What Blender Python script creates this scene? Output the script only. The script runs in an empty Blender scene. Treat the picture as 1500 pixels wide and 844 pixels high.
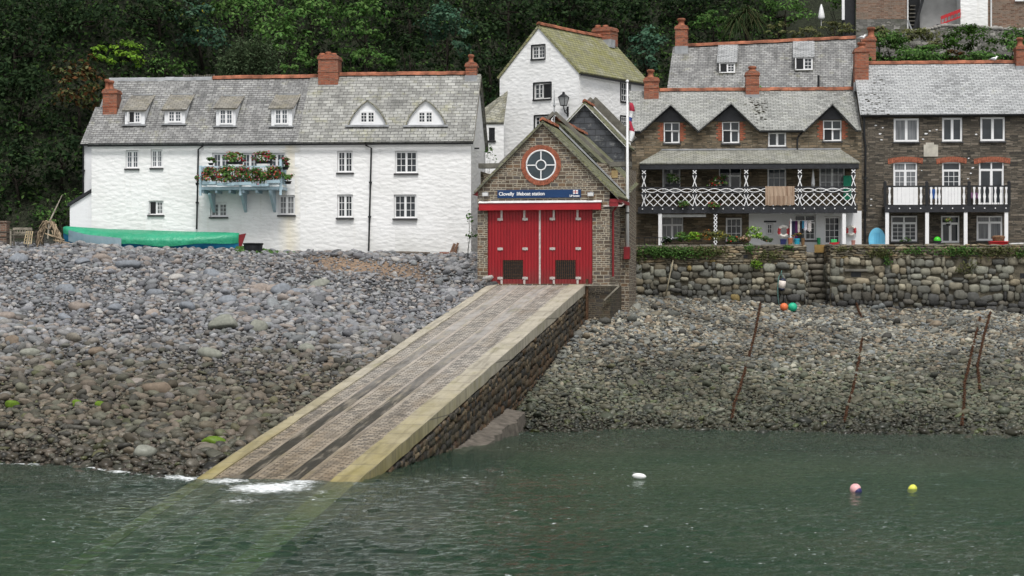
import bpy, bmesh, math, random
import numpy as np
from mathutils import Vector, Matrix
random.seed(7); RNG = np.random.default_rng(7)
SC = bpy.context.scene
COL = SC.collection
H = 4.43; FPX = 3000.0; HY = 430.0
R = math.radians

# ---------------------------------------------------------------- frames
def ray(px, py):
    return ((px-750)/FPX, 1.0, -(py-HY)/FPX)
def at_d(px, py, d):
    rx, _, rz = ray(px, py); return (rx*d, d, H+rz*d)
class Fr:
    """building frame: local x right along the facade, local y away from the sea, z up"""
    def __init__(s, o, a):
        s.o = o; s.a = R(a); s.c = math.cos(s.a); s.s = math.sin(s.a)
    def px(s, px, py, yl=0.0):
        rx, _, rz = ray(px, py)
        t = (yl+s.o[0]*s.s+s.o[1]*s.c)/(rx*s.s+s.c)
        return ((t*rx-s.o[0])*s.c-(t-s.o[1])*s.s, H+t*rz-s.o[2])
    def x(s, px, yl=0.0): return s.px(px, 400, yl)[0]
    def z(s, px, py, yl=0.0): return s.px(px, py, yl)[1]
    def w(s, xl, yl, zl=0.0):
        return (s.o[0]+xl*s.c+yl*s.s, s.o[1]-xl*s.s+yl*s.c, s.o[2]+zl)
    def loc(s, X, Y):
        return ((X-s.o[0])*s.c-(Y-s.o[1])*s.s, (X-s.o[0])*s.s+(Y-s.o[1])*s.c)
    def sub(s, xl, yl=0.0, zl=0.0):
        return Fr(s.w(xl, yl, zl), math.degrees(s.a))

# ---------------------------------------------------------------- meshes
OFF = {}
def ico(sub):
    bm = bmesh.new(); bmesh.ops.create_icosphere(bm, subdivisions=sub, radius=1)
    v = np.array([p.co[:] for p in bm.verts]); f = np.array([[q.index for q in p.verts] for p in bm.faces])
    bm.free(); return v, f
ICO1, ICO2, ICO3 = ico(1), ico(2), ico(3)
class MB:
    def __init__(s): s.v = []; s.f = []; s.smooth = False
    def add(s, vs, fs):
        n = len(s.v); s.v += [tuple(p) for p in vs]; s.f += [tuple(n+i for i in f) for f in fs]; return s
    def poly(s, pts): return s.add(pts, [range(len(pts))])
    def box(s, x0, x1, y0, y1, z0, z1):
        v = [(x0,y0,z0),(x1,y0,z0),(x1,y1,z0),(x0,y1,z0),(x0,y0,z1),(x1,y0,z1),(x1,y1,z1),(x0,y1,z1)]
        return s.add(v, [(0,3,2,1),(4,5,6,7),(0,1,5,4),(1,2,6,5),(2,3,7,6),(3,0,4,7)])
    def prism(s, pts, vec):
        n = len(pts); a = [Vector(p) for p in pts]; b = [p+Vector(vec) for p in a]
        return s.add(a+b, [tuple(range(n-1,-1,-1)), tuple(range(n,2*n))]+[(i,(i+1)%n,n+(i+1)%n,n+i) for i in range(n)])
    def bar(s, p, q, w, h, up=(0,0,1)):
        p = Vector(p); q = Vector(q); d = (q-p).normalized(); u = Vector(up)
        if abs(d.dot(u)) > .98: u = Vector((0,1,0))
        sx = d.cross(u).normalized()*w/2; sy = sx.cross(d).normalized()*h/2
        v = [p-sx-sy,p+sx-sy,p+sx+sy,p-sx+sy,q-sx-sy,q+sx-sy,q+sx+sy,q-sx+sy]
        return s.add(v, [(0,3,2,1),(4,5,6,7),(0,1,5,4),(1,2,6,5),(2,3,7,6),(3,0,4,7)])
    def tube(s, path, r, n=8, closed=False):
        path = [Vector(p) for p in path]; m = len(path)
        rs = r if hasattr(r, '__len__') else [r]*m
        rings = []
        for i, p in enumerate(path):
            if closed: t = path[(i+1)%m]-path[i-1]
            else: t = path[min(i+1,m-1)]-path[max(i-1,0)]
            t.normalize(); u = t.cross(Vector((0,0,1)))
            if u.length < .1: u = t.cross(Vector((0,1,0)))
            u.normalize(); w = u.cross(t)
            rings.append([p+(u*math.cos(k*2*math.pi/n)+w*math.sin(k*2*math.pi/n))*rs[i] for k in range(n)])
        v = [q for ring in rings for q in ring]; f = []
        for i in range(m if closed else m-1):
            j = (i+1)%m
            f += [(i*n+k, i*n+(k+1)%n, j*n+(k+1)%n, j*n+k) for k in range(n)]
        if not closed: f += [tuple(range(n-1,-1,-1)), tuple((m-1)*n+k for k in range(n))]
        return s.add(v, f)
    def lathe(s, prof, c=(0,0,0), n=16, axis='z', cap=True):
        v = []; f = []
        for r, z in prof:
            for k in range(n):
                a = k*2*math.pi/n; p = (r*math.cos(a), r*math.sin(a), z)
                if axis == 'y': p = (p[0], p[2], p[1])
                if axis == 'x': p = (p[2], p[0], p[1])
                v.append((p[0]+c[0], p[1]+c[1], p[2]+c[2]))
        m = len(prof)
        for i in range(m-1): f += [(i*n+k, i*n+(k+1)%n, (i+1)*n+(k+1)%n, (i+1)*n+k) for k in range(n)]
        if cap: f += [tuple(range(n-1,-1,-1)), tuple((m-1)*n+k for k in range(n))]
        else: f += [((m-1)*n+k, (m-1)*n+(k+1)%n, (k+1)%n, k) for k in range(n)]
        return s.add(v, f)
    def ball(s, c, r, I=None):
        v, f = I or ICO2; r = r if hasattr(r, '__len__') else (r,r,r)
        return s.add([(c[0]+p[0]*r[0], c[1]+p[1]*r[1], c[2]+p[2]*r[2]) for p in v], [tuple(int(i) for i in q) for q in f])
    def slab(s, p, t):
        """roof plane: quad/polygon p with thickness t below it"""
        P = [Vector(q) for q in p]; n = (P[1]-P[0]).cross(P[2]-P[0]).normalized()
        if n.z < 0: n = -n
        return s.prism(P, -n*t)
    def build(s, name, mat, parent=None, smooth=False, fix=True, bev=0, weld=False):
        vs = np.array(s.v, float)
        lo, hi = vs.min(0), vs.max(0); org = np.array([(lo[0]+hi[0])/2, (lo[1]+hi[1])/2, lo[2]])
        me = bpy.data.meshes.new(name); me.from_pydata([tuple(p) for p in vs-org], [], s.f)
        if fix:
            bm = bmesh.new(); bm.from_mesh(me)
            if weld: bmesh.ops.remove_doubles(bm, verts=bm.verts, dist=1e-4)
            bmesh.ops.recalc_face_normals(bm, faces=bm.faces)
            bm.to_mesh(me); bm.free()
        uvmap(me, org)
        if smooth: me.polygons.foreach_set('use_smooth', [True]*len(me.polygons))
        me.materials.append(mat)
        o = bpy.data.objects.new(name, me); COL.objects.link(o)
        po = OFF.get(parent.name, np.zeros(3)) if parent else np.zeros(3)
        o.location = tuple(org-po); OFF[o.name] = org
        if parent: o.parent = parent
        if bev:
            m = o.modifiers.new('Bevel', 'BEVEL'); m.width = bev; m.segments = 2; m.limit_method = 'ANGLE'
        return o
def uvmap(me, org=(0,0,0)):
    n = len(me.polygons)
    nr = np.empty(n*3); me.polygons.foreach_get('normal', nr); nr = nr.reshape(-1,3)
    co = np.empty(len(me.vertices)*3); me.vertices.foreach_get('co', co); co = co.reshape(-1,3)+np.array(org)
    tot = np.empty(n, int); me.polygons.foreach_get('loop_total', tot)
    vi = np.empty(len(me.loops), int); me.loops.foreach_get('vertex_index', vi)
    N = np.repeat(nr, tot, axis=0); P = co[vi]
    T = np.stack([-N[:,1], N[:,0], np.zeros(len(N))], 1); L = np.linalg.norm(T, axis=1)
    flat = L < .15; T[flat] = (1,0,0); L[flat] = 1; T /= L[:,None]
    B = np.cross(N, T)
    uv = np.stack([(P*T).sum(1), (P*B).sum(1)], 1)
    l = me.uv_layers.new(name='UVMap'); l.data.foreach_set('uv', uv.ravel())
def raw_mesh(name, V, F, mat, color=None, smooth=True, org=(0,0,0), parent=None, uv=False):
    """V (n,3) and F (m,k) arrays in one go"""
    me = bpy.data.meshes.new(name); k = F.shape[1]; m = len(F)
    me.vertices.add(len(V)); me.vertices.foreach_set('co', (V-np.array(org)).astype(np.float32).ravel())
    me.loops.add(m*k); me.loops.foreach_set('vertex_index', F.astype(np.int32).ravel())
    me.polygons.add(m); me.polygons.foreach_set('loop_start', np.arange(0, m*k, k, dtype=np.int32))
    if smooth: me.polygons.foreach_set('use_smooth', np.ones(m, bool))
    me.update(calc_edges=True)
    if color is not None:
        a = me.color_attributes.new('Col', 'FLOAT_COLOR', 'POINT')
        a.data.foreach_set('color', np.concatenate([color, np.ones((len(color),1))], 1).astype(np.float32).ravel())
    if uv: uvmap(me, org)
    me.materials.append(mat)
    o = bpy.data.objects.new(name, me); COL.objects.link(o)
    po = OFF.get(parent.name, np.zeros(3)) if parent else np.zeros(3)
    o.location = tuple(np.array(org)-po); OFF[o.name] = np.array(org)
    if parent: o.parent = parent
    return o
def tag(o, label=None, cat=None, group=None, kind=None):
    if label: o['label'] = label
    if cat: o['category'] = cat
    if group: o['group'] = group
    if kind: o['kind'] = kind
    return o
def thing(name, fr, label, cat, group=None):
    o = bpy.data.objects.new(name, None); COL.objects.link(o)
    o.empty_display_size = .2
    o.location = fr.o; o.rotation_euler = (0,0,-fr.a)
    return tag(o, label, cat, group)
def place(o, loc, rz=0.0):
    o.location = loc; o.rotation_euler = (0,0,rz); return o
def copy_tree(o, parent=None):
    c = o.copy(); COL.objects.link(c)
    if parent: c.parent = parent; c.matrix_parent_inverse = o.matrix_parent_inverse
    for ch in [x for x in SC.objects if x.parent == o]: copy_tree(ch, c)
    return c

# ---------------------------------------------------------------- materials
class Mt:
    def __init__(s, name):
        s.m = bpy.data.materials.new(name); s.m.use_nodes = True; s.nt = s.m.node_tree
        s.b = s.nt.nodes['Principled BSDF']; s.out = s.nt.nodes['Material Output']
    def n(s, t, props=None, **ins):
        nd = s.nt.nodes.new('ShaderNode'+t)
        for k, v in (props or {}).items(): setattr(nd, k, v)
        for k, v in ins.items():
            key = int(k[1:]) if k[0] == '_' and k[1:].isdigit() else k.replace('_', ' ')
            s.set(nd.inputs[key], v)
        return nd
    def set(s, sock, v):
        if isinstance(v, bpy.types.NodeSocket): s.nt.links.new(v, sock)
        elif isinstance(v, bpy.types.Node): s.nt.links.new(v.outputs[0], sock)
        else:
            if isinstance(v, tuple) and len(v) == 3 and len(sock.default_value) == 4: v = v+(1,)
            sock.default_value = v
    def uv(s, scale=(1,1,1), rot=0.0, loc=(0,0,0)):
        tc = s.n('TexCoord'); mp = s.n('Mapping', Vector=tc.outputs['UV']); mp.inputs['Scale'].default_value = scale
        mp.inputs['Rotation'].default_value = (0,0,rot); mp.inputs['Location'].default_value = loc
        return mp.outputs[0]
    def geo(s, scale=(1,1,1)):
        g = s.n('NewGeometry'); mp = s.n('Mapping', Vector=g.outputs['Position']); mp.inputs['Scale'].default_value = scale
        return mp.outputs[0]
    def noise(s, vec, scale, detail=4, rough=.55, out=0):
        return s.n('TexNoise', Vector=vec, Scale=scale, Detail=detail, Roughness=rough).outputs[out]
    def ramp(s, fac, stops, interp='LINEAR'):
        r = s.n('ValToRGB', Fac=fac); e = r.color_ramp.elements; r.color_ramp.interpolation = interp
        while len(e) < len(stops): e.new(.5)
        for el, (p, c) in zip(e, stops):
            el.position = p; el.color = (c+(1,)) if isinstance(c, tuple) else (c,c,c,1)
        return r.outputs[0]
    def mix(s, a, b, fac, mode='MIX'):
        m = s.n('Mix', {'data_type':'RGBA','blend_type':mode})
        s.set(m.inputs[0], fac); s.set(m.inputs[6], a); s.set(m.inputs[7], b); return m.outputs[2]
    def math(s, op, a, b=0.0, clamp=False):
        m = s.n('Math', {'operation':op,'use_clamp':clamp}); s.set(m.inputs[0], a); s.set(m.inputs[1], b); return m.outputs[0]
    def vadd(s, a, b, k):
        sc = s.n('VectorMath', {'operation':'SCALE'}); s.set(sc.inputs[0], b); sc.inputs['Scale'].default_value = k
        m = s.n('VectorMath', {'operation':'ADD'}); s.set(m.inputs[0], a); s.set(m.inputs[1], sc.outputs[0]); return m.outputs[0]
    def bump(s, h, dist=.02, strength=1.0, normal=None):
        b = s.n('Bump', Height=h, Distance=dist, Strength=strength)
        if normal is not None: s.set(b.inputs['Normal'], normal)
        return b.outputs[0]
    def done(s, col, rough=.8, normal=None, spec=.3, metal=0.0):
        s.set(s.b.inputs['Base Color'], col); s.set(s.b.inputs['Roughness'], rough)
        s.b.inputs['Specular IOR Level'].default_value = spec; s.b.inputs['Metallic'].default_value = metal
        if normal is not None: s.set(s.b.inputs['Normal'], normal)
        return s.m
def plain(name, c, rough=.6, var=.18, scale=6.0, spec=.4, metal=0.0, bump=.003):
    m = Mt(name); g = m.n('TexCoord').outputs['Object']; n = m.noise(g, scale, 5)
    d = tuple(x*(1-var*1.6) for x in c); l = tuple(min(x*(1+var),.95) for x in c)
    nb = m.noise(g, scale*9, 3)
    return m.done(m.ramp(n, [(.3,d),(.7,l)]), rough, m.bump(nb, bump), spec, metal)

def mat_render(name, c=(.85,.85,.84), stain=.55, rub=1.0, yellow=None):
    m = Mt(name); uv = m.uv(); uvs = m.uv((.95,2.1,1))
    big = m.noise(uv, .5, 4); lump = m.noise(uvs, 2.6, 5, .6)
    vor = m.n('TexVoronoi', {'feature':'SMOOTH_F1'}, Vector=m.vadd(uvs, m.noise(uv, 3, 2, out=1), .25), Scale=3.0, Smoothness=.25).outputs['Distance']
    hgt = m.math('ADD', m.math('MULTIPLY', vor, -.9*rub), m.math('MULTIPLY', lump, .7))
    col = m.mix(c, tuple(x*.80 for x in c[:2])+(c[2]*.78,), m.math('MULTIPLY', m.ramp(big, [(.45,0.0),(.75,1.0)]), stain))
    str_ = m.noise(m.uv((2.6,.14,1)), 1.3, 4)
    col = m.mix(col, (.56,.52,.42), m.math('MULTIPLY', m.ramp(str_, [(.60,0.0),(.78,1.0)]), stain*.5))
    bz = m.n('SeparateXYZ', Vector=uv).outputs[1]
    low = m.n('MapRange', Value=m.math('ADD', bz, m.math('MULTIPLY', big, -1.6))); low.inputs[1].default_value = -1.0; low.inputs[2].default_value = .7; low.inputs[3].default_value = .75; low.inputs[4].default_value = 0
    col = m.mix(col, (.50,.50,.46), m.math('MULTIPLY', low.outputs[0], stain))
    pit = m.noise(uvs, 7, 4)
    col = m.mix(col, (.42,.42,.41), m.math('MULTIPLY', m.ramp(pit, [(.60,0.0),(.74,1.0)]), .7*stain))
    if yellow:
        x, w = yellow; sx = m.n('SeparateXYZ', Vector=m.vadd(uv, m.noise(uv, 1.2, 3, out=1), .5)).outputs[0]
        d = m.math('ABSOLUTE', m.math('SUBTRACT', sx, x))
        f = m.math('MULTIPLY', m.math('SUBTRACT', 1.0, m.math('DIVIDE', d, w), True), .5)
        col = m.mix(col, (.70,.61,.40), f)
    return m.done(col, .85, m.bump(hgt, .022*rub), .2)
def mat_slate(name, base=(.205,.205,.20), light=(.33,.33,.32), lichen=.3, lcol=(.28,.27,.10), w=.32, h=.21, dark=.35):
    m = Mt(name); uv = m.uv(); wob = m.vadd(uv, m.noise(uv, 2.5, 2, out=1), .035)
    br = m.n('TexBrick', {'offset':.5}, Vector=wob, Color1=(0,0,0), Color2=(1,1,1), Mortar=(.5,.5,.5), Scale=1.0,
             Mortar_Size=.013, Mortar_Smooth=.3, Bias=0.0, Brick_Width=w, Row_Height=h)
    big = m.noise(uv, .55, 5, .6); fine = m.noise(uv, 11, 5, .65); streak = m.noise(m.uv((1.6,.3,1)), 1.6, 4)
    t = m.math('ADD', m.math('MULTIPLY', br.outputs['Color'], .30), m.math('ADD', m.math('MULTIPLY', fine, .55), m.math('MULTIPLY', big, .60)))
    col = m.ramp(t, [(.42,tuple(x*.45 for x in base)),(.68,base),(.98,light)])
    col = m.mix(col, tuple(x*.42 for x in base), m.math('MULTIPLY', m.ramp(streak, [(.48,0.0),(.72,1.0)]), dark*1.6, True))
    pat = m.noise(uv, 1.7, 6, .65)
    col = m.mix(col, (.50,.50,.48), m.math('MULTIPLY', m.ramp(pat, [(.56,0.0),(.68,1.0)]), .38))
    col = m.mix(col, lcol, m.math('MULTIPLY', m.ramp(m.noise(uv, 1.1, 6, .7), [(.62-lichen*.35,0.0),(.80-lichen*.3,1.0)]), min(.85,.35+lichen)))
    col = m.mix(col, (.03,.03,.03), m.math('MULTIPLY', br.outputs['Fac'], .75))
    # each course tilts slightly: a sawtooth up the slope
    sy = m.n('SeparateXYZ', Vector=wob).outputs[1]
    saw = m.math('SUBTRACT', 1.0, m.math('FRACT', m.math('DIVIDE', sy, h)))
    hh = m.math('ADD', m.math('MULTIPLY', saw, .6), m.math('ADD', m.math('MULTIPLY', br.outputs['Fac'], -.6), m.math('MULTIPLY', fine, .35)))
    return m.done(col, .62, m.bump(hh, .03), .35)
def mat_stone(name, stops, mortar, w=.42, h=.17, msize=.016, warp=.07, squash=1.0, bump=.035, green=0.0, rough=.85):
    m = Mt(name); uv = m.uv()
    wv = m.vadd(m.vadd(uv, m.noise(uv, 1.3, 3, out=1), warp*2), m.noise(uv, 5, 2, out=1), warp)
    def brick(W, Hh, off):
        return m.n('TexBrick', {'offset':off,'squash':squash,'squash_frequency':2,'offset_frequency':3}, Vector=wv, Color1=(0,0,0), Color2=(1,1,1), Mortar=(.5,.5,.5),
                   Scale=1.0, Mortar_Size=msize, Mortar_Smooth=.25, Bias=0.0, Brick_Width=W, Row_Height=Hh)
    b1 = brick(w, h, .43); b2 = brick(w*.62, h*.5, .37)
    sel = m.ramp(m.n('TexBrick', {'offset':.43}, Vector=wv, Color1=(0,0,0), Color2=(1,1,1), Mortar=(0,0,0), Scale=1.0, Mortar_Size=0.0, Brick_Width=w*2, Row_Height=h).outputs[0], [(.55,0.0),(.56,1.0)], 'CONSTANT')
    val = m.mix(b1.outputs['Color'], b2.outputs['Color'], sel); mor = m.mix(b1.outputs['Fac'], b2.outputs['Fac'], sel)
    fine = m.noise(uv, 14, 5, .65)
    t = m.math('ADD', m.math('MULTIPLY', val, .75), m.math('MULTIPLY', m.math('SUBTRACT', fine, .25), .5))
    col = m.ramp(t, stops)
    col = m.mix(col, tuple(x*.5 for x in stops[0][1]), m.math('MULTIPLY', m.ramp(m.noise(uv, .7, 5), [(.5,0.0),(.75,1.0)]), .4))
    mc = m.mix(mortar, tuple(x*.6 for x in mortar), m.noise(uv, 3, 4))
    col = m.mix(col, mc, mor)
    if green: col = m.mix(col, (.05,.065,.02), m.math('MULTIPLY', m.ramp(m.noise(uv, .9, 6, .7), [(.5,0.0),(.68,1.0)]), green))
    hh = m.math('ADD', m.math('MULTIPLY', mor, -.8), m.math('ADD', m.math('MULTIPLY', fine, .4), m.math('MULTIPLY', val, .4)))
    return m.done(col, rough, m.bump(hh, bump), .3)
def mat_attr(name, rough=.8, fine=14.0, amt=.35, bump=.01, spec=.3, trans=0.0, wet=None):
    m = Mt(name); a = m.n('VertexColor', {'layer_name':'Col'}).outputs[0]; g = m.n('TexCoord').outputs['Object']
    n = m.noise(g, fine, 4, .6)
    col = m.mix(a, m.ramp(n, [(.3,1-amt),(.7,1+amt)]), 1.0, 'MULTIPLY')
    rg = rough
    if wet:
        z = m.n('SeparateXYZ', Vector=m.n('NewGeometry').outputs['Position']).outputs[2]
        mr = m.n('MapRange', Value=z); mr.inputs[1].default_value = wet[0]; mr.inputs[2].default_value = wet[1]; mr.inputs[3].default_value = .28; mr.inputs[4].default_value = rough
        rg = mr.outputs[0]
    m.done(col, rg, m.bump(n, bump) if bump else None, spec)
    if trans:
        t = m.n('BsdfTranslucent', Color=col); mx = m.n('MixShader', Fac=trans, _1=m.b.outputs[0], _2=t.outputs[0])
        m.set(m.out.inputs[0], mx.outputs[0])
    return m.m
def mat_pane(name, c, rough=.06, folds=0.0, fc=(.45,.46,.47)):
    m = Mt(name); uv = m.uv(); n = m.noise(uv, 1.3, 3)
    col = m.ramp(n, [(.3,tuple(x*.6 for x in c)),(.7,tuple(x*1.3 for x in c))])
    if folds:
        f = m.noise(m.uv((9,.5,1)), 1.5, 2); col = m.mix(col, fc, m.math('MULTIPLY', m.ramp(f, [(.35,.35),(.65,1.0)]), folds))
    return m.done(col, rough, m.bump(m.noise(uv, 1.5, 2), .004), .5)
M = {}
M['render'] = mat_render('whitewashed rubble')
M['render_smooth'] = mat_render('whitewashed render', (.80,.81,.82), .35, .45)
M['slate'] = mat_slate('weathered slate', (.225,.225,.22), (.37,.37,.355), lichen=.16, w=.27, h=.155, dark=.5)
M['slate_big'] = mat_slate('rag slate', (.27,.27,.25), (.43,.43,.40), .24, w=.36, h=.205, dark=.4)
M['slate_pale'] = mat_slate('pale slate', (.36,.37,.37), (.50,.51,.51), .06, w=.28, h=.15, dark=.06)
M['slate_terr'] = mat_slate('greenish slate', (.30,.305,.285), (.44,.445,.415), .2, (.24,.245,.15), w=.28, h=.15, dark=.15)
M['slate_olive'] = mat_slate('dark olive slate', (.15,.155,.095), (.24,.24,.16), .45, (.16,.16,.05), w=.3, h=.2, dark=.3)
M['slate_moss'] = mat_slate('mossy slate', (.24,.235,.15), (.34,.335,.235), .62, (.235,.23,.075), w=.3, h=.2, dark=.1)
M['slate_moss2'] = mat_slate('mossy grey slate', (.24,.235,.19), (.36,.35,.28), .38, (.23,.21,.09), w=.3, h=.2, dark=.25)
M['slate_dark'] = mat_slate('hung slate', (.055,.06,.068), (.085,.09,.10), 0.0, (.08,.09,.09), w=.5, h=.28, dark=.2)
M['slate_porch'] = mat_slate('porch slate', (.285,.285,.245), (.42,.42,.37), .3, (.24,.24,.14), w=.26, h=.15, dark=.25)
M['squared'] = mat_stone('squared rubble', [(.05,(.05,.046,.042)),(.3,(.13,.09,.058)),(.5,(.10,.092,.085)),(.7,(.19,.12,.068)),(.95,(.14,.13,.12))], (.47,.42,.325), .31, .155, .018, .035, bump=.03)
M['rubble'] = mat_stone('brown rubble', [(.1,(.035,.032,.028)),(.35,(.095,.08,.062)),(.6,(.15,.125,.095)),(.95,(.22,.19,.155))], (.085,.08,.065), .38, .115, .012, .055, bump=.04)
M['rubble_warm'] = mat_stone('warm rubble', [(.1,(.06,.05,.035)),(.35,(.15,.12,.08)),(.6,(.22,.165,.105)),(.95,(.27,.23,.17))], (.13,.115,.085), .40, .13, .012, .055, bump=.04)
M['rubble_grey'] = mat_stone('grey rubble', [(.1,(.09,.09,.08)),(.4,(.17,.165,.15)),(.7,(.24,.23,.21)),(.95,(.33,.32,.29))], (.15,.145,.13), .42, .2, .02, .2, bump=.06, green=.4)
M['slip_wall'] = mat_stone('wet dark rubble', [(.1,(.018,.017,.016)),(.4,(.045,.040,.034)),(.7,(.075,.06,.045)),(.95,(.10,.09,.075))], (.10,.085,.06), .5, .24, .018, .06, bump=.06, green=.35, rough=.5)
M['brick'] = mat_stone('red brick', [(.1,(.20,.055,.03)),(.5,(.34,.105,.055)),(.95,(.42,.15,.08))], (.28,.20,.15), .22, .075, .009, .006, bump=.012)
M['brick_old'] = mat_stone('old brick', [(.1,(.11,.06,.04)),(.5,(.22,.12,.08)),(.95,(.32,.23,.17))], (.30,.26,.21), .23, .08, .012, .02, bump=.02)
M['brick_rad'] = plain('brick soldier', (.36,.12,.07), .85, .3, 9, .2, bump=.012)
M['terracotta'] = plain('terracotta', (.30,.115,.065), .8, .45, 2, .25)
M['lead'] = plain('lead flashing', (.30,.31,.32), .55, .2, 3)
M['white'] = plain('white paint', (.80,.80,.80), .45, .04, 3)
M['white_wood'] = plain('weathered white paint', (.68,.68,.67), .55, .12, 4)
M['black'] = plain('black paint and shade', (.012,.013,.015), .4, .3, 5)  # black paint, also used for sheets that stand for shade in openings
M['darkwood'] = plain('dark stained wood', (.02,.021,.025), .5, .3, 6)
M['sill'] = plain('slate sill', (.05,.05,.052), .6, .3, 6)
M['stone_trim'] = plain('stone coping', (.15,.142,.12), .85, .3, 2.5, bump=.01)
M['blue_pale'] = plain('pale blue paint', (.42,.56,.63), .5, .1, 4)
M['red'] = plain('red paint', (.36,.008,.014), .42, .10, 1.2)
M['red_dark'] = plain('dark red paint', (.22,.015,.02), .5, .2, 2)
M['galv'] = plain('pale bare metal', (.50,.45,.42), .5, .25, 8)
M['iron'] = plain('rusted iron', (.10,.055,.03), .7, .4, 14, .3, .2)
M['rust'] = plain('rusty chain', (.085,.043,.025), .9, .5, 9, .1, bump=.012)
M['pane'] = mat_pane('dark window pane', (.030,.036,.042))
M['pane_mid'] = mat_pane('window pane with grey inside', (.085,.10,.115), .08)
M['pane_net'] = mat_pane('window pane with net curtain', (.05,.055,.06), .1, .6, (.30,.31,.32))
M['leaf'] = mat_attr('leaves', .7, 3.0, .15, 0, .06, trans=.3)
M['bark'] = plain('bark', (.028,.024,.019), .9, .4, 8, .1, bump=.02)
# ---------------------------------------------------------------- camera, light
cam = bpy.data.cameras.new('camera'); co = bpy.data.objects.new('camera', cam); COL.objects.link(co)
co.location = (0,0,H); co.rotation_euler = (R(90),0,0); cam.lens = 72; cam.sensor_width = 36
cam.shift_y = 8/1500; cam.clip_start = .5; cam.clip_end = 2000; SC.camera = co
EL, AZ = 60, 172            # soft bright overcast, brightest over the sea a little left of the camera
w = bpy.data.worlds.new('World'); SC.world = w; w.use_nodes = True; nt = w.node_tree
sky = nt.nodes.new('ShaderNodeTexSky'); sky.sky_type = 'NISHITA'; sky.sun_disc = False
sky.sun_elevation = R(EL); sky.sun_rotation = R(AZ); sky.air_density = 1.0; sky.dust_density = 3.0; sky.ozone_density = 1.0
hs = nt.nodes.new('ShaderNodeHueSaturation'); hs.inputs['Saturation'].default_value = .22
bg = nt.nodes['Background']; bg.inputs['Strength'].default_value = .105
nt.links.new(sky.outputs[0], hs.inputs['Color']); nt.links.new(hs.outputs[0], bg.inputs['Color'])
sun = bpy.data.lights.new('sun', 'SUN'); so = bpy.data.objects.new('sun', sun); COL.objects.link(so)
sun.energy = 1.5; sun.angle = R(14); sun.color = (1,.975,.94)
sd = Vector((math.sin(R(AZ))*math.cos(R(EL)), math.cos(R(AZ))*math.cos(R(EL)), math.sin(R(EL))))
so.rotation_euler = (-sd).to_track_quat('-Z','Y').to_euler()
SC.view_settings.view_transform = 'Standard'; SC.view_settings.look = 'None'; SC.view_settings.exposure = .62; SC.view_settings.gamma = 1
cy = SC.cycles; cy.use_denoising = True; cy.max_bounces = 8; cy.transparent_max_bounces = 8; cy.transmission_bounces = 6; cy.glossy_bounces = 3; cy.diffuse_bounces = 3
cy.sample_clamp_indirect = 6; cy.use_adaptive_sampling = True; cy.adaptive_threshold = .015
try: cy.denoiser = 'OPENIMAGEDENOISE'; cy.denoising_input_passes = 'RGB_ALBEDO_NORMAL'
except Exception: pass

# ---------------------------------------------------------------- terrain height
SA = 10.76; ts = math.tan(R(SA))
SLIP = Fr(at_d(786.5, 418, 83), SA)      # top centre of the slipway
SLOPE = .1355; SW = 2.0
def smooth(a, b, x): t = np.clip((x-a)/(b-a), 0, 1); return t*t*(3-2*t)
def slip_loc(X, Y):
    return ((X-SLIP.o[0])*SLIP.c-(Y-SLIP.o[1])*SLIP.s, (X-SLIP.o[0])*SLIP.s+(Y-SLIP.o[1])*SLIP.c)
def h_left(X, Y):
    Yw = 51.1+np.clip(-7.7-X, -8, 10)*.37
    s = .195+(np.clip(X, -19, -2)+19)/17*(.148-.195)
    t = Y-Yw; h = s*t
    cap = 6.55-.27*smooth(-16, -6, X)+.02*np.clip(Y-90, 0, 30)
    return np.where(h > cap-.8, np.minimum(cap-.8+.8*(1-np.exp(-np.maximum(h-cap+.8, 0)/.8)), cap), h)
def h_right(X, Y):
    Yr = 69.2-.335*np.clip(X, -3, 30); s = .139-.0021*(np.clip(X, -3, 30)-5.5)
    return s*(Y-Yr)
def h_beach(X, Y):
    X = np.asarray(X, float); Y = np.asarray(Y, float)
    u, v = slip_loc(X, Y)
    k = smooth(-1.2, 1.4, u)
    hl_ = h_left(X, Y)+.13*np.sin(X*.9+Y*.31)*np.sin(Y*.7-X*.23)*smooth(-2.2,-4.5,u)
    sz = SLIP.o[2]+SLOPE*v-.10; q = smooth(-6.5,-2.2,u)*smooth(1.5,-1.5,v)
    hl_ = hl_*(1-q)+np.minimum(sz, hl_+.6)*q
    h = hl_*(1-k)+h_right(X, Y)*k
    hr2 = .63+.184*(Y-67.8); hr2 = np.minimum(hr2, 3.6+.05*(Y-84)); h = h+np.maximum(hr2-h,0)*smooth(7.0,2.6,u)*smooth(.5,1.6,u)*smooth(60,68,Y)
    h = np.where((np.abs(u) < 1.9) & (v < 0), np.minimum(h, sz-.35), h)
    lump = .10*np.sin(X*.9+Y*.31)*np.sin(Y*.7-X*.23)+.06*np.sin(X*2.1+1)*np.sin(Y*1.7)
    return np.maximum(h+lump*smooth(-1, 1, h)*smooth(2,4,u), -7)
def hill_base(X): return np.where(X < -19.2, 97.0, np.where(X < 8, 107+.12*X, np.where(X < 17, 110.5, 108.0)))
def h_hill(X, Y):
    Yb = np.interp(X, [-60,-22,-18.5,-16,-4,9,14,17,60], [95,96,99,106,106,109,110,107.2,107.2])
    t = np.maximum(Y-Yb, 0)
    z0 = np.interp(X, [-60,-16,0,12,17,60], [6.7,7,8,9,11.5,11.5])
    a = z0+t*.95
    b = np.where(t < 4, z0+t*1.4, z0+5.6+np.maximum(t-14, 0)*.9)     # steep bank, then the upper lane
    k = smooth(14.5, 17.5, X)
    return np.where(Y > Yb, a*(1-k)+b*k, -99)
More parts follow.
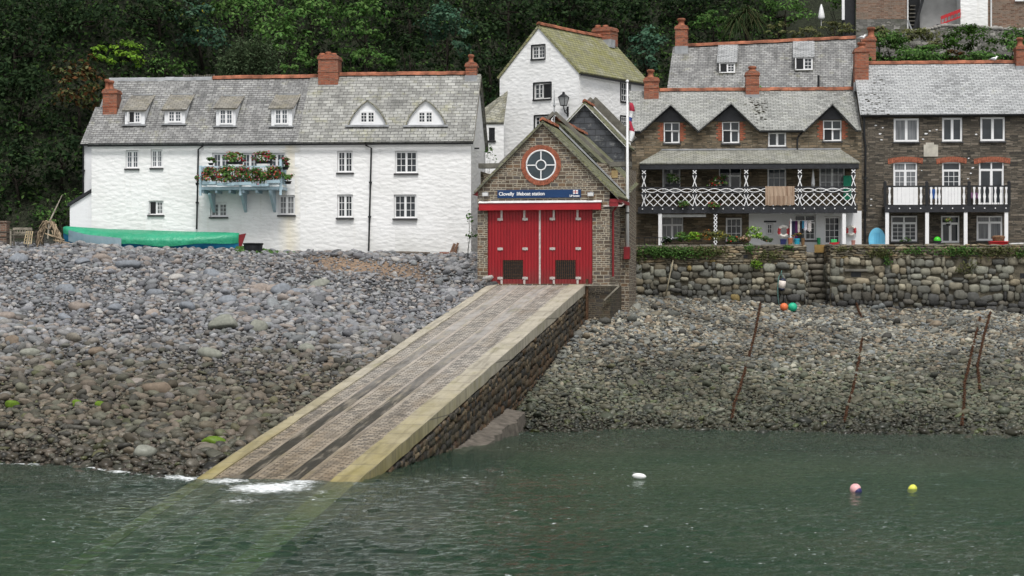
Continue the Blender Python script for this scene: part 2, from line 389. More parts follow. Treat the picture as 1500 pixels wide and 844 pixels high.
def ground(X, Y): return np.maximum(h_beach(X, Y), h_hill(np.asarray(X, float), np.asarray(Y, float)))
def gz(X, Y): return float(ground(X, Y))
def on_ground(px, py, lo=40, hi=125, f=h_beach):
    rx, _, rz = ray(px, py); d = np.linspace(lo, hi, 3000)
    below = (H+rz*d) <= f(rx*d, d)
    i = int(np.argmax(below)) if below.any() else len(d)-1
    return (rx*d[i], d[i], float(f(rx*d[i], d[i])))

# ---------------------------------------------------------------- terrain mesh
def axis(lo, hi, step, far):
    a = list(np.arange(lo, hi+1e-6, step)); l = []; r = []; g = step; p = lo
    while p > -far: g *= 1.35; p -= g; l.append(p)
    g = step; p = hi
    while p < far: g *= 1.35; p += g; r.append(p)
    return np.array(l[::-1]+a+r)
xs = axis(-34, 40, .5, 420); ys = axis(34, 150, .5, 420)
X, Y = np.meshgrid(xs, ys); Z = ground(X, Y)
Z = np.where(Y > 190, np.minimum(Z, 95), Z)
nx, ny = len(xs), len(ys)
idx = np.arange(nx*ny).reshape(ny, nx)
QF = np.stack([idx[:-1,:-1], idx[:-1,1:], idx[1:,1:], idx[1:,:-1]], -1).reshape(-1,4)
def gravel_patch(X, Y):
    cx, cyy, _ = on_ground(528, 392)
    return np.exp(-(((X-cx+.35*(Y-cyy))/2.7)**2+((Y-cyy)/3.9)**2)**2)
up = np.clip((Z-.2)/3.0, 0, 1)[...,None]
c = np.array([.022,.020,.016])*(1-up)+np.array([.055,.055,.055])*up  # ground darkened so the shade between stones is in its colour
sd = np.clip((-.35-Z)/.4,0,1)[...,None]; c = c*(1-sd)+np.array([.105,.10,.062])*sd
gp = gravel_patch(X, Y)[...,None]; c = c*(1-gp)+np.array([.22,.155,.105])*gp
hl = (h_hill(X, Y) > -50)[...,None]; c = np.where(hl, np.array([.016,.020,.010]), c)  # near-black soil puts the wood's deep shade into the ground colour
mt = Mt('shingle and soil'); a = mt.n('VertexColor', {'layer_name':'Col'}).outputs[0]; g = mt.geo((1,1,1))
vor = mt.n('TexVoronoi', {'feature':'F1'}, Vector=g, Scale=11.0)
cc = mt.mix(a, mt.ramp(vor.outputs['Color'], [(0.0,.45),(1.0,1.7)]), 1.0, 'MULTIPLY')
mt.done(cc, .85, mt.bump(vor.outputs['Distance'], -.04), .25)
terrain = raw_mesh('terrain', np.stack([X,Y,Z], -1).reshape(-1,3), QF, mt.m, c.reshape(-1,3)); tag(terrain, 'shingle beach rising from the water to a steep wooded hillside', 'terrain', kind='structure')

# ---------------------------------------------------------------- water
wx = axis(-16, 19, .095, 420); wy = axis(29.5, 71, .065, 420)
X, Y = np.meshgrid(wx, wy); Zw = np.zeros_like(X)
rg = np.random.default_rng(3)
for i in range(70):
    L = 10**rg.uniform(-.62, -.05); th = rg.normal(1.5, .5); k = 2*math.pi/L
    amp = .0036*L**.9
    Zw += amp*np.sin(k*(X*math.cos(th)+Y*math.sin(th))+rg.uniform(0,6.28)+.8*np.sin(X*.21+i)+.8*np.sin(Y*.17+2*i))
cx, cyy = at_d(905, 738, 3000*H/(738-HY))[:2]
r = np.hypot(X-cx, (Y-cyy)); Zw += .016*np.sin(r*2*math.pi/.62)*np.exp(-((r-3.6)/2.6)**2)*smooth(1.0,-2.0,X-cx)
calm = .55+.45*smooth(2, -7, X-.25*(Y-50))+.12*np.sin(X*.4+Y*.3)
edge = smooth(0,2,X+16)*smooth(0,2,19-X)*smooth(0,1,Y-29.5)*smooth(0,2,71-Y)
Zw = Zw*edge*np.clip(calm+smooth(48,36,Y)*.55, .2, 1.6)
dep = -h_beach(X, Y); u, v = slip_loc(X, Y)
zs = SLIP.o[2]+SLOPE*v; ons = (np.abs(u) < SW)
dep = np.where(ons, -zs, dep)
# foam: broken edge along the left shore and where the swell runs up the slip
nz = .5+.25*np.sin(X*2.3+1.1*np.sin(Y*1.7))+.25*np.sin(X*5.1+Y*2.9)
fo = np.exp(-((dep-.06-.05*np.sin(X*1.3))/.10)**2)*1.1*(u < -SW+.1)*(.55+.45*nz)
fo = np.maximum(fo, .35*np.exp(-((dep-.03)/.06)**2)*(u > SW))
for (px, py, rx_, ry_, s_) in [(395,716,1.5,2.0,1.1),(330,706,1.0,1.3,.95),(440,708,.8,1.2,.95),(350,735,1.2,2.0,.75),(480,722,.9,1.2,.75)]:
    d = 3000*H/(py-HY); fx = (px-750)/FPX*d; fo = np.maximum(fo, s_*np.exp(-((X-fx)/rx_)**2-((Y-d)/ry_)**2)*ons)
Zw += .03*fo*(dep > -.1)
nx, ny = len(wx), len(wy); idx = np.arange(nx*ny).reshape(ny, nx)
V = np.stack([X,Y,Zw], -1).reshape(-1,3)
QW = np.stack([idx[:-1,:-1], idx[:-1,1:], idx[1:,1:], idx[1:,:-1]], -1).reshape(-1,4)
rim = np.concatenate([idx[0,:], idx[1:,-1], idx[-1,-2::-1], idx[-2:0:-1,0]])
nb = len(V); B = V[rim].copy(); B[:,2] = -40; V = np.concatenate([V, B]); m_ = len(rim)
side = np.array([[rim[i], nb+i, nb+(i+1)%m_, rim[(i+1)%m_]] for i in range(m_)])
V = np.concatenate([V, [[0,0,-40.0]]]); ctr = len(V)-1
bot = np.array([[nb+i, ctr, nb+(i+1)%m_, nb+(i+1)%m_] for i in range(m_)])
mw = Mt('sea water')
g = mw.geo((1,1,1)); rip = mw.noise(mw.geo((.8,1.2,1)), 8.0, 4, .65); rip2 = mw.noise(mw.geo((.9,1.3,1)), 1.9, 3)
bn = mw.bump(mw.math('ADD', rip, mw.math('MULTIPLY', rip2, .8)), .05)
fr = mw.n('Fresnel', IOR=1.333, Normal=bn)
gl = mw.n('BsdfGlossy', Roughness=.04, Normal=bn, Color=(.92,.96,.95)); rf = mw.n('BsdfTransparent', Color=(.93,.97,.95))
hue = mw.ramp(mw.noise(mw.geo((.10,.16,1)), 1.0, 3), [(.35,(.034,.074,.050)),(.65,(.082,.108,.074))])
df = mw.n('BsdfDiffuse', Color=hue)
body = mw.n('MixShader', Fac=.34, _1=rf.outputs[0], _2=df.outputs[0])
wat = mw.n('MixShader', Fac=mw.math('MULTIPLY', fr, .92), _1=body.outputs[0], _2=gl.outputs[0])
fa = mw.n('VertexColor', {'layer_name':'Col'}).outputs[0]
fa1 = mw.n('SeparateColor', Color=fa).outputs[0]
fn = mw.noise(mw.geo((1,1.3,1)), 6.0, 8, .78)
ff = mw.math('MULTIPLY', mw.math('SUBTRACT', mw.math('MULTIPLY', fa1, mw.math('MULTIPLY', fn, 1.75)), .62), 3.4, True)
fl = mw.ramp(mw.noise(mw.geo((1.6,2.6,1)), 3.6, 2, .5), [(.705,0.0),(.722,.7)])
fl = mw.math('MULTIPLY', fl, mw.ramp(mw.noise(mw.geo((.12,.12,1)), 1.3, 2), [(.4,0.0),(.55,1.0)]))
ff = mw.math('MAXIMUM', ff, fl)
foam = mw.n('BsdfDiffuse', Color=(.72,.75,.75))
fin = mw.n('MixShader', Fac=ff, _1=wat.outputs[0], _2=foam.outputs[0]); mw.set(mw.out.inputs[0], fin.outputs[0])
va = mw.n('VolumeAbsorption', Color=(.42,.80,.62), Density=.25); mw.set(mw.out.inputs[1], va.outputs[0])
fc = np.zeros((len(V),3)); fc[:nx*ny] = fo.reshape(-1,1)
F4 = np.concatenate([QW, side[:, ::-1] if False else side]); 
me = bpy.data.meshes.new('sea'); me.from_pydata(V.tolist(), [], F4.tolist()+[tuple(b[:3]) for b in bot.tolist()])
bm = bmesh.new(); bm.from_mesh(me); bmesh.ops.recalc_face_normals(bm, faces=bm.faces); bm.to_mesh(me); bm.free()
if me.polygons[0].normal.z < 0: me.flip_normals()
me.polygons.foreach_set('use_smooth', np.ones(len(me.polygons), bool))
ca = me.color_attributes.new('Col', 'FLOAT_COLOR', 'POINT'); ca.data.foreach_set('color', np.concatenate([fc, np.ones((len(fc),1))], 1).astype(np.float32).ravel())
me.materials.append(mw.m); water = bpy.data.objects.new('water', me); COL.objects.link(water)
tag(water, 'dark green rippled harbour water with broken foam at the edge', 'water', kind='structure')

# ---------------------------------------------------------------- stones
def stone_variants(I, n, rg, amp=.22):
    v, f = I; out = []
    for i in range(n):
        p = v.copy()
        for k in range(5):
            d = rg.normal(size=3); d /= np.linalg.norm(d)
            p *= (1+amp*.5*np.sin(rg.uniform(1.2,2.6)*(p@d)+rg.uniform(0,6.28)))[:,None]
        for k in range(4):                       # a few worn flat faces
            d = rg.normal(size=3); d /= np.linalg.norm(d); t = rg.uniform(.62,.85); e = np.maximum(p@d-t, 0); p -= .8*e[:,None]*d
        out.append(p)
    return np.array(out), f
def scatter(I, pos, rad, flat, tilt, rg, sink=.3, nv=14, elong=1.3):
    """many stones as one vertex/face array"""
    N = len(pos); var, f = stone_variants(I, nv, rg); P = var[rg.integers(0, nv, N)]
    sc = np.stack([rad*rg.uniform(.9,elong,N), rad*rg.uniform(.7,1.0,N), rad*rg.uniform(flat[0],flat[1],N)], 1)
    P = P*sc[:,None,:]
    a = rg.uniform(0, 6.283, N); b = rg.normal(0, tilt, N); c_ = rg.normal(0, tilt, N)
    def rot(P, i, j, t):
        ci, si = np.cos(t)[:,None], np.sin(t)[:,None]; q = P.copy()
        q[:,:,i] = P[:,:,i]*ci-P[:,:,j]*si; q[:,:,j] = P[:,:,i]*si+P[:,:,j]*ci; return q
    P = rot(rot(rot(P, 0, 2, b), 1, 2, c_), 0, 1, a)
    o = pos.copy(); o[:,2] += sc[:,2]*(1-2*sink)
    P += o[:,None,:]; m = var.shape[1]
    F = (f[None]+(np.arange(N)*m)[:,None,None]).reshape(-1,3)
    return P.reshape(-1,3), F, m
GREY = np.array([[.17,.178,.195],[.21,.215,.23],[.25,.255,.265],[.135,.14,.15],[.30,.295,.285],[.20,.18,.17],[.225,.20,.185],[.18,.185,.20],[.18,.19,.20],[.19,.205,.215],[.23,.235,.245],[.155,.16,.175]])
BROWN = np.array([[.10,.085,.058],[.135,.11,.075],[.075,.07,.05],[.145,.12,.09],[.085,.085,.062],[.12,.12,.085],[.15,.135,.105],[.13,.105,.08],[.06,.058,.048]])
RSH = np.array([[.17,.165,.155],[.12,.115,.11],[.235,.22,.20],[.29,.265,.23],[.075,.07,.065],[.20,.155,.12],[.165,.17,.18],[.26,.215,.17],[.10,.10,.095],[.14,.12,.095]])
def stone_cols(pos, rg, left=True):
    N = len(pos); z = pos[:,2]+rg.normal(0,.38,N)
    up_ = GREY[rg.integers(0,len(GREY),N)] if left else RSH[rg.integers(0,len(RSH),N)]
    lo = BROWN[rg.integers(0,len(BROWN),N)]
    if not left: lo = lo*.9*np.array([.93,1.02,.98])
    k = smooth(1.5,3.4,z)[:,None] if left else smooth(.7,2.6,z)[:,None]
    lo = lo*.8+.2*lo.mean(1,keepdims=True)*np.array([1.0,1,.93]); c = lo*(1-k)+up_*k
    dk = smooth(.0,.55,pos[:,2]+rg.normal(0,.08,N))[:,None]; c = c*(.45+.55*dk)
    al = (rg.random(N) < .05*np.exp(-np.maximum(pos[:,2]-.9,0)**2/.8)); c[al] = c[al]*.6+np.array([.075,.09,.02])*.4
    if not left: c = c*(1+.22*np.sin(pos[:,0]*.55+2*np.sin(pos[:,1]*.35)))[:,None]
    c = c*(np.array([1.02,1.0,.97])*.97 if left else np.array([.96,1.0,.93]))
    return np.clip(c*rg.uniform(.65,1.3,(N,1)), .008, .6)
def in_left(X, Y):
    u, v = slip_loc(X, Y); return (u < -SW-.05) & (X > -.27*Y-1.5)
def in_right(X, Y):
    u, v = slip_loc(X, Y); return (u > SW+.05) & (X < .27*Y+1.5)
def jgrid(x0, x1, y0, y1, s, rg):
    a, b = np.meshgrid(np.arange(x0, x1, s), np.arange(y0, y1, s)); n = a.size
    return a.ravel()+rg.uniform(-.5,.5,n)*s, b.ravel()+rg.uniform(-.5,.5,n)*s
M['stone'] = mat_attr('beach stone', .75, 9.0, .22, .006, .3, wet=(.05,1.2))
rg = np.random.default_rng(11)
def beach(name, label, side, layers):
    Vs, Fs, Cs, nb = [], [], [], 0
    for (I, s, r0, r1, flat, bnd) in layers:
        X, Y = jgrid(*bnd, s, rg); k = in_left(X, Y) if side else in_right(X, Y); X, Y = X[k], Y[k]
        Z = h_beach(X, Y); k = (Z > -.45)
        if side:
            k &= ~((X > -7) & (Y > 93.2)); k &= (Y < 92.3+.16*np.clip(-X-8, 0, 30)) | (X > -8)
            big = s > .2; by_ = on_ground(225,367,70,100)[1]-1.15-.0875*(X+15.3); k &= ~((X > -19.6) & (X < -10.8) & (Y > by_))
            k &= rg.random(len(X)) > gravel_patch(X, Y)*(.99 if big else .75)
        else: k &= (SEA.loc(X, Y)[1] < .1) if False else (Y < 97.9-.0699*(X-15))
        X, Y, Z = X[k], Y[k], Z[k]; N = len(X)
        rad = r0*(r1/r0)**(rg.random(N)**1.7)
        if side: rad *= np.where(Z > 4.5, .9, 1.0)*(.78+.3*smooth(.0, 4.0, np.sin(X*.5+Y*.33)*2+2))
        pos = np.stack([X,Y,Z], 1)
        P, F, m = scatter(I, pos, rad, flat, .32, rg, .17)
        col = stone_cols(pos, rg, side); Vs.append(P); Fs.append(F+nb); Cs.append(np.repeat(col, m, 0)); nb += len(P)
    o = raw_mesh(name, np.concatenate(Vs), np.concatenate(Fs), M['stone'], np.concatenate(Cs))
    return tag(o, label, 'pebbles', kind='stuff')
beach('pebbles', 'grey and brown rounded pebbles covering the beach beside the slipway up to the white cottages', True,
      [(ICO1,.15,.05,.10,(.5,.8),(-27,0,49,95)), (ICO2,.27,.10,.22,(.42,.72),(-27,0,49,95)), (ICO2,.95,.16,.29,(.4,.7),(-27,0,49,95))])
beach('pebbles', 'smaller brown pebbles covering the beach below the stone sea wall', False,
      [(ICO1,.135,.045,.085,(.45,.75),(-4,28,60,98)), (ICO2,.20,.075,.15,(.4,.65),(-4,28,60,98)), (ICO2,.85,.13,.26,(.4,.65),(-4,28,60,98))])
# the biggest boulders are things of their own
def boulder(px, py, rpx, colour, label, group):
    p = on_ground(px, py, 45, 100); r = rpx/FPX*p[1]
    var, f = stone_variants(ICO3, 1, rg, .28); P = var[0]*np.array([r*1.2, r*.9, r*.72])
    a = rg.uniform(-.6,.6); ca_, sa_ = math.cos(a), math.sin(a)
    P = np.stack([P[:,0]*ca_-P[:,1]*sa_, P[:,0]*sa_+P[:,1]*ca_, P[:,2]], 1)+np.array([p[0],p[1],p[2]+r*.38])
    o = raw_mesh('boulder', P, f, M['stone'], np.repeat(np.array([colour])*rg.uniform(.9,1.1), len(P), 0), org=p)
    return tag(o, label, 'boulder', group)
bl = [((.19,.205,.225),'large smooth blue grey boulder among the pebbles in front of the white cottages','blue grey boulders on the upper beach',
       [(28,384,13),(120,388,11),(189,394,14),(312,408,12),(334,446,11),(228,434,11),(99,428,12),(275,455,12),(95,470,10),(415,431,12),(438,433,10),(56,410,9),(170,455,10),(245,475,9)]),
      ((.26,.22,.19),'large pinkish tan boulder among the grey pebbles of the upper beach','tan boulders on the upper beach',
       [(150,384,11),(161,398,8),(381,429,12),(400,430,13),(223,465,10),(8,470,12),(115,455,11)]),
      ((.21,.215,.18),'broad flat greenish grey boulder lying low among the pebbles','flat greenish boulders on the mid beach',
       [(330,482,20),(380,484,14),(470,418,12),(312,525,14),(43,523,16),(450,515,12),(214,670,18)]),
      ((.16,.125,.092),'broad brown boulder on the damp lower half of the pebble beach','brown boulders on the lower beach',
       [(230,577,17),(72,540,9),(20,505,12),(140,520,12),(265,590,11),(480,540,10)]),
      ((.10,.17,.012),'boulder capped with bright green weed near the water','weed covered boulders near the water',
       [(20,598,10),(311,655,11),(112,595,9),(147,598,9)])]
for c_, lab, grp, pts in bl:
    for q in pts: boulder(*q, c_, lab, grp)
# little pebble cairns stood up by visitors along the top of the beach
for k, (px, py) in enumerate([(68,352),(141,356),(166,361),(190,362)]):
    p = on_ground(px, py+3, 70, 100); mb = MB(); z = p[2]
    for r in (.13,.10,.065): mb.ball((p[0],p[1],z+r*.6), (r*1.1,r,r*.62)); z += r*1.15
    o = mb.build('pebble_cairn', plain('cairn stone', (.2,.2,.2)), smooth=True)
    tag(o, ['small stack of grey pebbles near the woven driftwood arch','small stack of grey pebbles under the bow end of the covered boat','small stack of grey pebbles where the faded tarp hangs lowest','small stack of grey pebbles under the join of the two tarps'][k], 'cairn')

# ---------------------------------------------------------------- slipway
sl = thing('slipway', SLIP, 'long pale stone slipway running from the red lifeboat doors down into the sea', 'slipway')
def slz(v): return SLOPE*v
V0, V1 = -58.0, .0
def strip(name, u0, u1, mat, lift=0.0, v0=V0, v1=V1, thick=.35):
    mb = MB(); n = 84; J = .018 if lift > .02 else .004
    for i in range(n):
        a = v0+(v1-v0)*i/n; k = random.uniform(-J,J); k2 = random.uniform(-J,J)*.5
        mb.v += [(u0+k,a,slz(a)+lift+k2),(u1+k,a,slz(a)+lift+k2)]
    mb.v += [(u0,v1,slz(v1)+lift),(u1,v1,slz(v1)+lift)]
    mb.f = [(2*i,2*i+1,2*i+3,2*i+2) for i in range(n)]
    t = len(mb.v); mb.v += [(x,y,z-thick) for x,y,z in mb.v[:t]]
    mb.f += [(2*i,2*i+2,t+2*i+2,t+2*i) for i in range(n)]+[(2*i+1,t+2*i+1,t+2*i+3,2*i+3) for i in range(n)]
    return mb.build(name, mat, sl)
# setts
m = Mt('granite setts'); uv = m.uv(); wv = m.vadd(uv, m.noise(uv, 3, 2, out=1), .03)
b1 = m.n('TexBrick', {'offset':.5}, Vector=wv, Color1=(0,0,0), Color2=(1,1,1), Mortar=(.5,.5,.5), Scale=1.0, Mortar_Size=.014, Mortar_Smooth=.3, Brick_Width=.24, Row_Height=.13)
fine = m.noise(uv, 16, 4, .6); big = m.noise(m.uv((1.4,.35,1)), 1.0, 5, .6)
t = m.math('ADD', m.math('MULTIPLY', b1.outputs['Color'], .6), m.math('MULTIPLY', fine, .5))
col = m.ramp(t, [(.15,(.13,.125,.115)),(.4,(.265,.25,.225)),(.65,(.38,.35,.305)),(.95,(.52,.475,.41))])
col = m.mix(col, (.075,.055,.035), m.math('MULTIPLY', b1.outputs['Fac'], .8))
col = m.mix(col, (.075,.068,.06), m.math('MULTIPLY', m.ramp(m.noise(m.uv((2.2,.16,1)), 1.5, 5, .65), [(.52,0.0),(.70,1.0)]), .7))
col = m.mix(col, (.27,.20,.12), m.math('MULTIPLY', m.ramp(big, [(.5,0.0),(.7,1.0)]), .35))
zz = m.n('SeparateXYZ', Vector=m.n('NewGeometry').outputs['Position']).outputs[2]
def wetmix(m, col, dark, lo, hi, amt):
    zz = m.n('SeparateXYZ', Vector=m.n('NewGeometry').outputs['Position']).outputs[2]
    mr = m.n('MapRange', Value=m.math('ADD', zz, m.math('MULTIPLY', m.noise(m.uv((1.5,.4,1)), 1.5, 5), 1.8)))
    mr.inputs[1].default_value = lo+.45; mr.inputs[2].default_value = hi+.45; mr.inputs[3].default_value = amt; mr.inputs[4].default_value = 0
    return m.mix(col, dark, mr.outputs[0], 'MULTIPLY'), mr.outputs[0]
col, wf = wetmix(m, col, (.74,.64,.50), .4, 2.6, .9)
rr = m.n('MapRange', Value=wf); rr.inputs[3].default_value = .7; rr.inputs[4].default_value = .38
m.done(col, rr.outputs[0], m.bump(m.math('ADD', m.math('MULTIPLY', b1.outputs['Fac'], -1.0), m.math('MULTIPLY', fine, .4)), .03), .4)
M['setts'] = m.m
def kerbmat(name, dry, wet_, jl=1.25, w=4.0, off=0.0, lo=-.1, hi=2.6):
    m = Mt(name); uv = m.uv((1,1,1), 0, (off,0,0))
    b = m.n('TexBrick', {'offset':0.0}, Vector=uv, Color1=(0,0,0), Color2=(1,1,1), Mortar=(.5,.5,.5), Scale=1.0, Mortar_Size=.016, Mortar_Smooth=.2, Brick_Width=w, Row_Height=jl)
    n = m.noise(m.uv((1.5,.8,1)), 1.6, 6, .65); t = m.math('ADD', m.math('MULTIPLY', b.outputs['Color'], .16), m.math('MULTIPLY', n, .9))
    col = m.ramp(t, [(.2,tuple(x*.62 for x in dry)),(.55,dry),(.9,tuple(min(x*1.25,.8) for x in dry))])
    st = m.noise(m.uv((2.6,.22,1)), 1.6, 5, .65)
    col = m.mix(col, tuple(x*.38 for x in dry), m.math('MULTIPLY', m.ramp(st, [(.50,0.0),(.68,1.0)]), .7))
    col = m.mix(col, (.20,.19,.06), m.math('MULTIPLY', m.ramp(m.noise(m.uv((1.2,.6,1)), .9, 6, .7), [(.52,0.0),(.70,1.0)]), .45))
    col, wf = wetmix(m, col, wet_, lo, hi, 1.0)
    if lo > 1: col = m.mix(col, (.30,.26,.20), m.math('MULTIPLY', m.ramp(m.noise(m.uv((3.5,.35,1)), 1.4, 6, .7), [(.50,0.0),(.64,1.0)]), .75))
    col = m.mix(col, tuple(x*.35 for x in dry), m.math('MULTIPLY', b.outputs['Fac'], .8))
    rr = m.n('MapRange', Value=wf); rr.inputs[3].default_value = .75; rr.inputs[4].default_value = .4
    return m.done(col, rr.outputs[0], m.bump(m.math('ADD', n, m.math('MULTIPLY', b.outputs['Fac'], -1.0)), .012), .4)
M['kerb'] = kerbmat('slipway kerb stone', (.40,.365,.29), (.76,.68,.28), off=2.0)
M['track'] = kerbmat('dark track stone', (.33,.31,.285), (.12,.112,.09), 1.0, off=2.0, lo=1.4, hi=3.6)
M['track_pale'] = kerbmat('pale track stone', (.37,.33,.285), (.55,.48,.34), 1.4, off=2.0)
strip('cobbled_deck', -SW+.30, SW-.60, M['setts'])
strip('kerb', -SW, -SW+.38, M['kerb'], .035); strip('kerb', SW-.68, SW, M['kerb'], .035)
for u0, ud in ((-1.10,.34),(.12,.38)):
    strip('track', u0, u0+ud, M['track'], .008); strip('track', u0+ud+.004, u0+ud+.13, M['track_pale'], .006)
    strip('track', u0-.10, u0-.004, M['track_pale'], .006)
for u0, u1 in ((-SW+.03,-SW+.5),(SW-.5,SW-.10)):
    mb = MB(); mb.prism([(u0,V0,slz(V0)-.3),(u0,V1,-.3),(u0,V1,-5.0),(u0,V0,-14)], (u1-u0,0,0)); mb.build('side_wall', M['slip_wall'], sl)
def slip_facing():
    rg = np.random.default_rng(8); pos, sc, col = [], [], []
    D = np.array([[.042,.038,.032],[.03,.028,.026],[.06,.05,.038],[.022,.022,.022],[.075,.062,.045],[.05,.035,.022]])
    row = .38
    while row < 3.4:
        h = rg.uniform(.12,.28); v = V0*.62
        while v < -.05:
            wd = .13+.6*rg.random()**1.8; cv = v+wd/2; cz = slz(cv)-row-h/2+rg.normal(0,.03)
            if cz+SLIP.o[2] > -.9 and cz > float(h_right(*SLIP.w(SW+.2,cv)[:2]))-SLIP.o[2]-.5:
                pos.append((cv,cz)); sc.append((wd*.53,.13,h*.54*rg.uniform(.85,1.15))); c = D[rg.integers(0,len(D))]*rg.uniform(.7,1.5)*np.array([1.02,.93,.76])
                if row > 1.1 and rg.random() < .3: c = c*.5+np.array([.05,.026,.012])
                if row < .7: c = c*1.3
                col.append(c)
            v += wd
        row += h
    pos, sc = np.array(pos), np.array(sc); N = len(pos); v, f = ICO2; sup = np.sign(v)*np.abs(v)**.6; sup /= np.abs(sup).max()
    P = sup[None]*sc[:,None,:]*(1+rg.normal(0,.09,(N,len(v),1)))
    Q = np.empty_like(P); Q[:,:,0] = SW-.10+P[:,:,1]; Q[:,:,1] = pos[:,0][:,None]+P[:,:,0]; Q[:,:,2] = pos[:,1][:,None]+P[:,:,2]+P[:,:,0]*SLOPE
    F = (f[None]+(np.arange(N)*len(v))[:,None,None]).reshape(-1,3)
    return Q.reshape(-1,3), F, np.repeat(np.array(col),len(v),0)
V, F, C = slip_facing(); raw_mesh('stone_facing', V, F, mat_attr('wet dark wall stone',.5,6.0,.35,.02,.4), C, True, parent=sl)
# broken concrete footing against the slip wall
mb = MB(); q = []
for i in range(13):
    v = -25.0+i*.68; k = 1+.16*math.sin(i*2.3)+.1*math.sin(i*5.1); wd = (.28+.32*min(1, i/4.0))*k
    zt = -.05+.66*(v+24.2)/7.4-SLIP.o[2]+.03*math.sin(i*1.7)
    q.append((v, wd, zt))
for v, wd, zt in q: mb.v += [(1.9,v,zt+.1),(2.0+wd,v,zt-.03),(2.04+wd*1.05,v+.05,zt-1.6),(1.9,v,zt-1.6)]
n = len(q); mb.f = [(4*i+k,4*i+4+k,4*i+4+(k+1)%4,4*i+(k+1)%4) for i in range(n-1) for k in range(4)]+[(0,1,2,3),(4*n-4,4*n-3,4*n-2,4*n-1)]
ft = mb.build('concrete_footing', plain('weathered concrete', (.135,.118,.098), .85, .3, 4, .25, bump=.02))
ft.location = SLIP.w(*ft.location); ft.rotation_euler = (0,0,-SLIP.a)
tag(ft, 'broken slab of brown concrete at the foot of the slipway wall by the water', 'footing')

# ---------------------------------------------------------------- sea wall, steps, terrace
SEA = Fr(at_d(1197, 455, 96.2), 4.0); S0 = SEA.o
TOPZ = SEA.z(1190, 359)            # parapet top
LANE = TOPZ-.28
xL = SEA.x(905); xA = SEA.x(1180); xB = SEA.x(1216); xR = 26.0; BOT = -2.2; TH = .62
M['mortar'] = plain('sea wall mortar', (.135,.12,.088), .9, .35, 3, .2, bump=.03)
M['wallstone'] = mat_attr('sea wall stone', .8, 5.0, .3, .02, .3)
sw = thing('sea_wall', SEA, 'long rough sea wall of rounded boulders holding up the cottage terrace', 'wall')
mb = MB(); mb.box(xL, xA, 0, TH, BOT, TOPZ-.06); mb.box(xB, xR, 0, TH, BOT, TOPZ-.06); mb.build('wall_core', M['mortar'], sw)
rg = np.random.default_rng(21)
WC = np.array([[.20,.185,.14],[.165,.16,.125],[.235,.215,.16],[.14,.14,.12],[.19,.19,.155],[.21,.18,.125],[.12,.12,.105]])
holes = [(SEA.x(1092),SEA.z(1092,376),.16,.13),(SEA.x(1298),SEA.z(1298,382),.2,.28),(SEA.x(1254),SEA.z(1254,402),.38,.2),(SEA.x(1413),SEA.z(1413,383),.16,.18),(SEA.x(1500),SEA.z(1500,404),.3,.2)]
def wall_stones(x0, x1, y=0.0, axis_y=False):
    pos, sc, col = [], [], []
    z = BOT+.2
    while z < TOPZ-.08:
        f = (z-BOT)/(TOPZ-BOT); top = z > TOPZ-.95
        h = rg.uniform(.08,.15) if top else rg.uniform(.20,.40)*(1.15-.3*f)
        x = x0+rg.uniform(0,.1)
        while x < x1-.05:
            wd = min((rg.uniform(.15,.6) if top else .16+.5*rg.random()**1.6), x1-x)
            cx = x+wd/2; cz = z+h/2+(rg.normal(0,.01) if top else rg.normal(0,.06))
            if not any(abs(cx-a) < b+.12 and abs(cz-c2) < d+.05 for a,c2,b,d in holes) or axis_y:
                pos.append((cx, cz)); hh = h*rg.uniform(.85,1.1) if top else h*rg.uniform(.75,1.35)
                sc.append((wd*.53, rg.uniform(.10,.2) if not top else .09, hh*.53))
                zz_ = cz+S0[2]
                c = WC[rg.integers(0,len(WC))]*rg.uniform(.55,1.3)*(.7 if rg.random() < .2 else 1)
                if top: c = c*np.array([1.12,1.0,.88])*.95
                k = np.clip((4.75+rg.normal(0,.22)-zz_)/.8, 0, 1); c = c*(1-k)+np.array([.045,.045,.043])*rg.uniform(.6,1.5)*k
                if rg.random() < .012: c = np.array([.20,.15,.06])
                col.append(c)
            x += wd
        z += h
    pos = np.array(pos); sc = np.array(sc); N = len(pos)
    v, f = ICO2; sup = np.sign(v)*np.abs(v)**.62; sup /= np.abs(sup).max()
    P = sup[None]*sc[:,None,:]*(1+rg.normal(0,.07,(N,len(v),1)))
    a = rg.normal(0,.10,N)[:,None]; ca_, sa_ = np.cos(a), np.sin(a)
    P = np.stack([P[:,:,0]*ca_-P[:,:,2]*sa_, P[:,:,1], P[:,:,0]*sa_+P[:,:,2]*ca_], 2)
    if axis_y: P = P[:,:,[1,0,2]]; P[:,:,0] += y; P[:,:,1] += pos[:,0][:,None]
    else: P[:,:,0] += pos[:,0][:,None]; P[:,:,1] += y
    P[:,:,2] += pos[:,1][:,None]
    F = (f[None]+(np.arange(N)*len(v))[:,None,None]).reshape(-1,3)
    return P.reshape(-1,3), F, np.repeat(np.array(col), len(v), 0)
def join(parts):
    nb = 0; V, F, C = [], [], []
    for v, f, c in parts: V.append(v); F.append(f+nb); C.append(c); nb += len(v)
    return np.concatenate(V), np.concatenate(F), np.concatenate(C)
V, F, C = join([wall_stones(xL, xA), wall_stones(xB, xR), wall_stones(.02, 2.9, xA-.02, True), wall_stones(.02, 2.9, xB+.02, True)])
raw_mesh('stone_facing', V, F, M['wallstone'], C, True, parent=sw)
mb = MB(); x = xL
while x < xR:
    wd = random.uniform(.3,.75)
    if not (x+wd > xA and x < xB):
        h = random.uniform(.05,.11); mb.box(x+.01, min(x+wd,xR)-.01, -.05-random.uniform(0,.05), TH+.04, TOPZ-.06, TOPZ-.06+h)
    x += wd
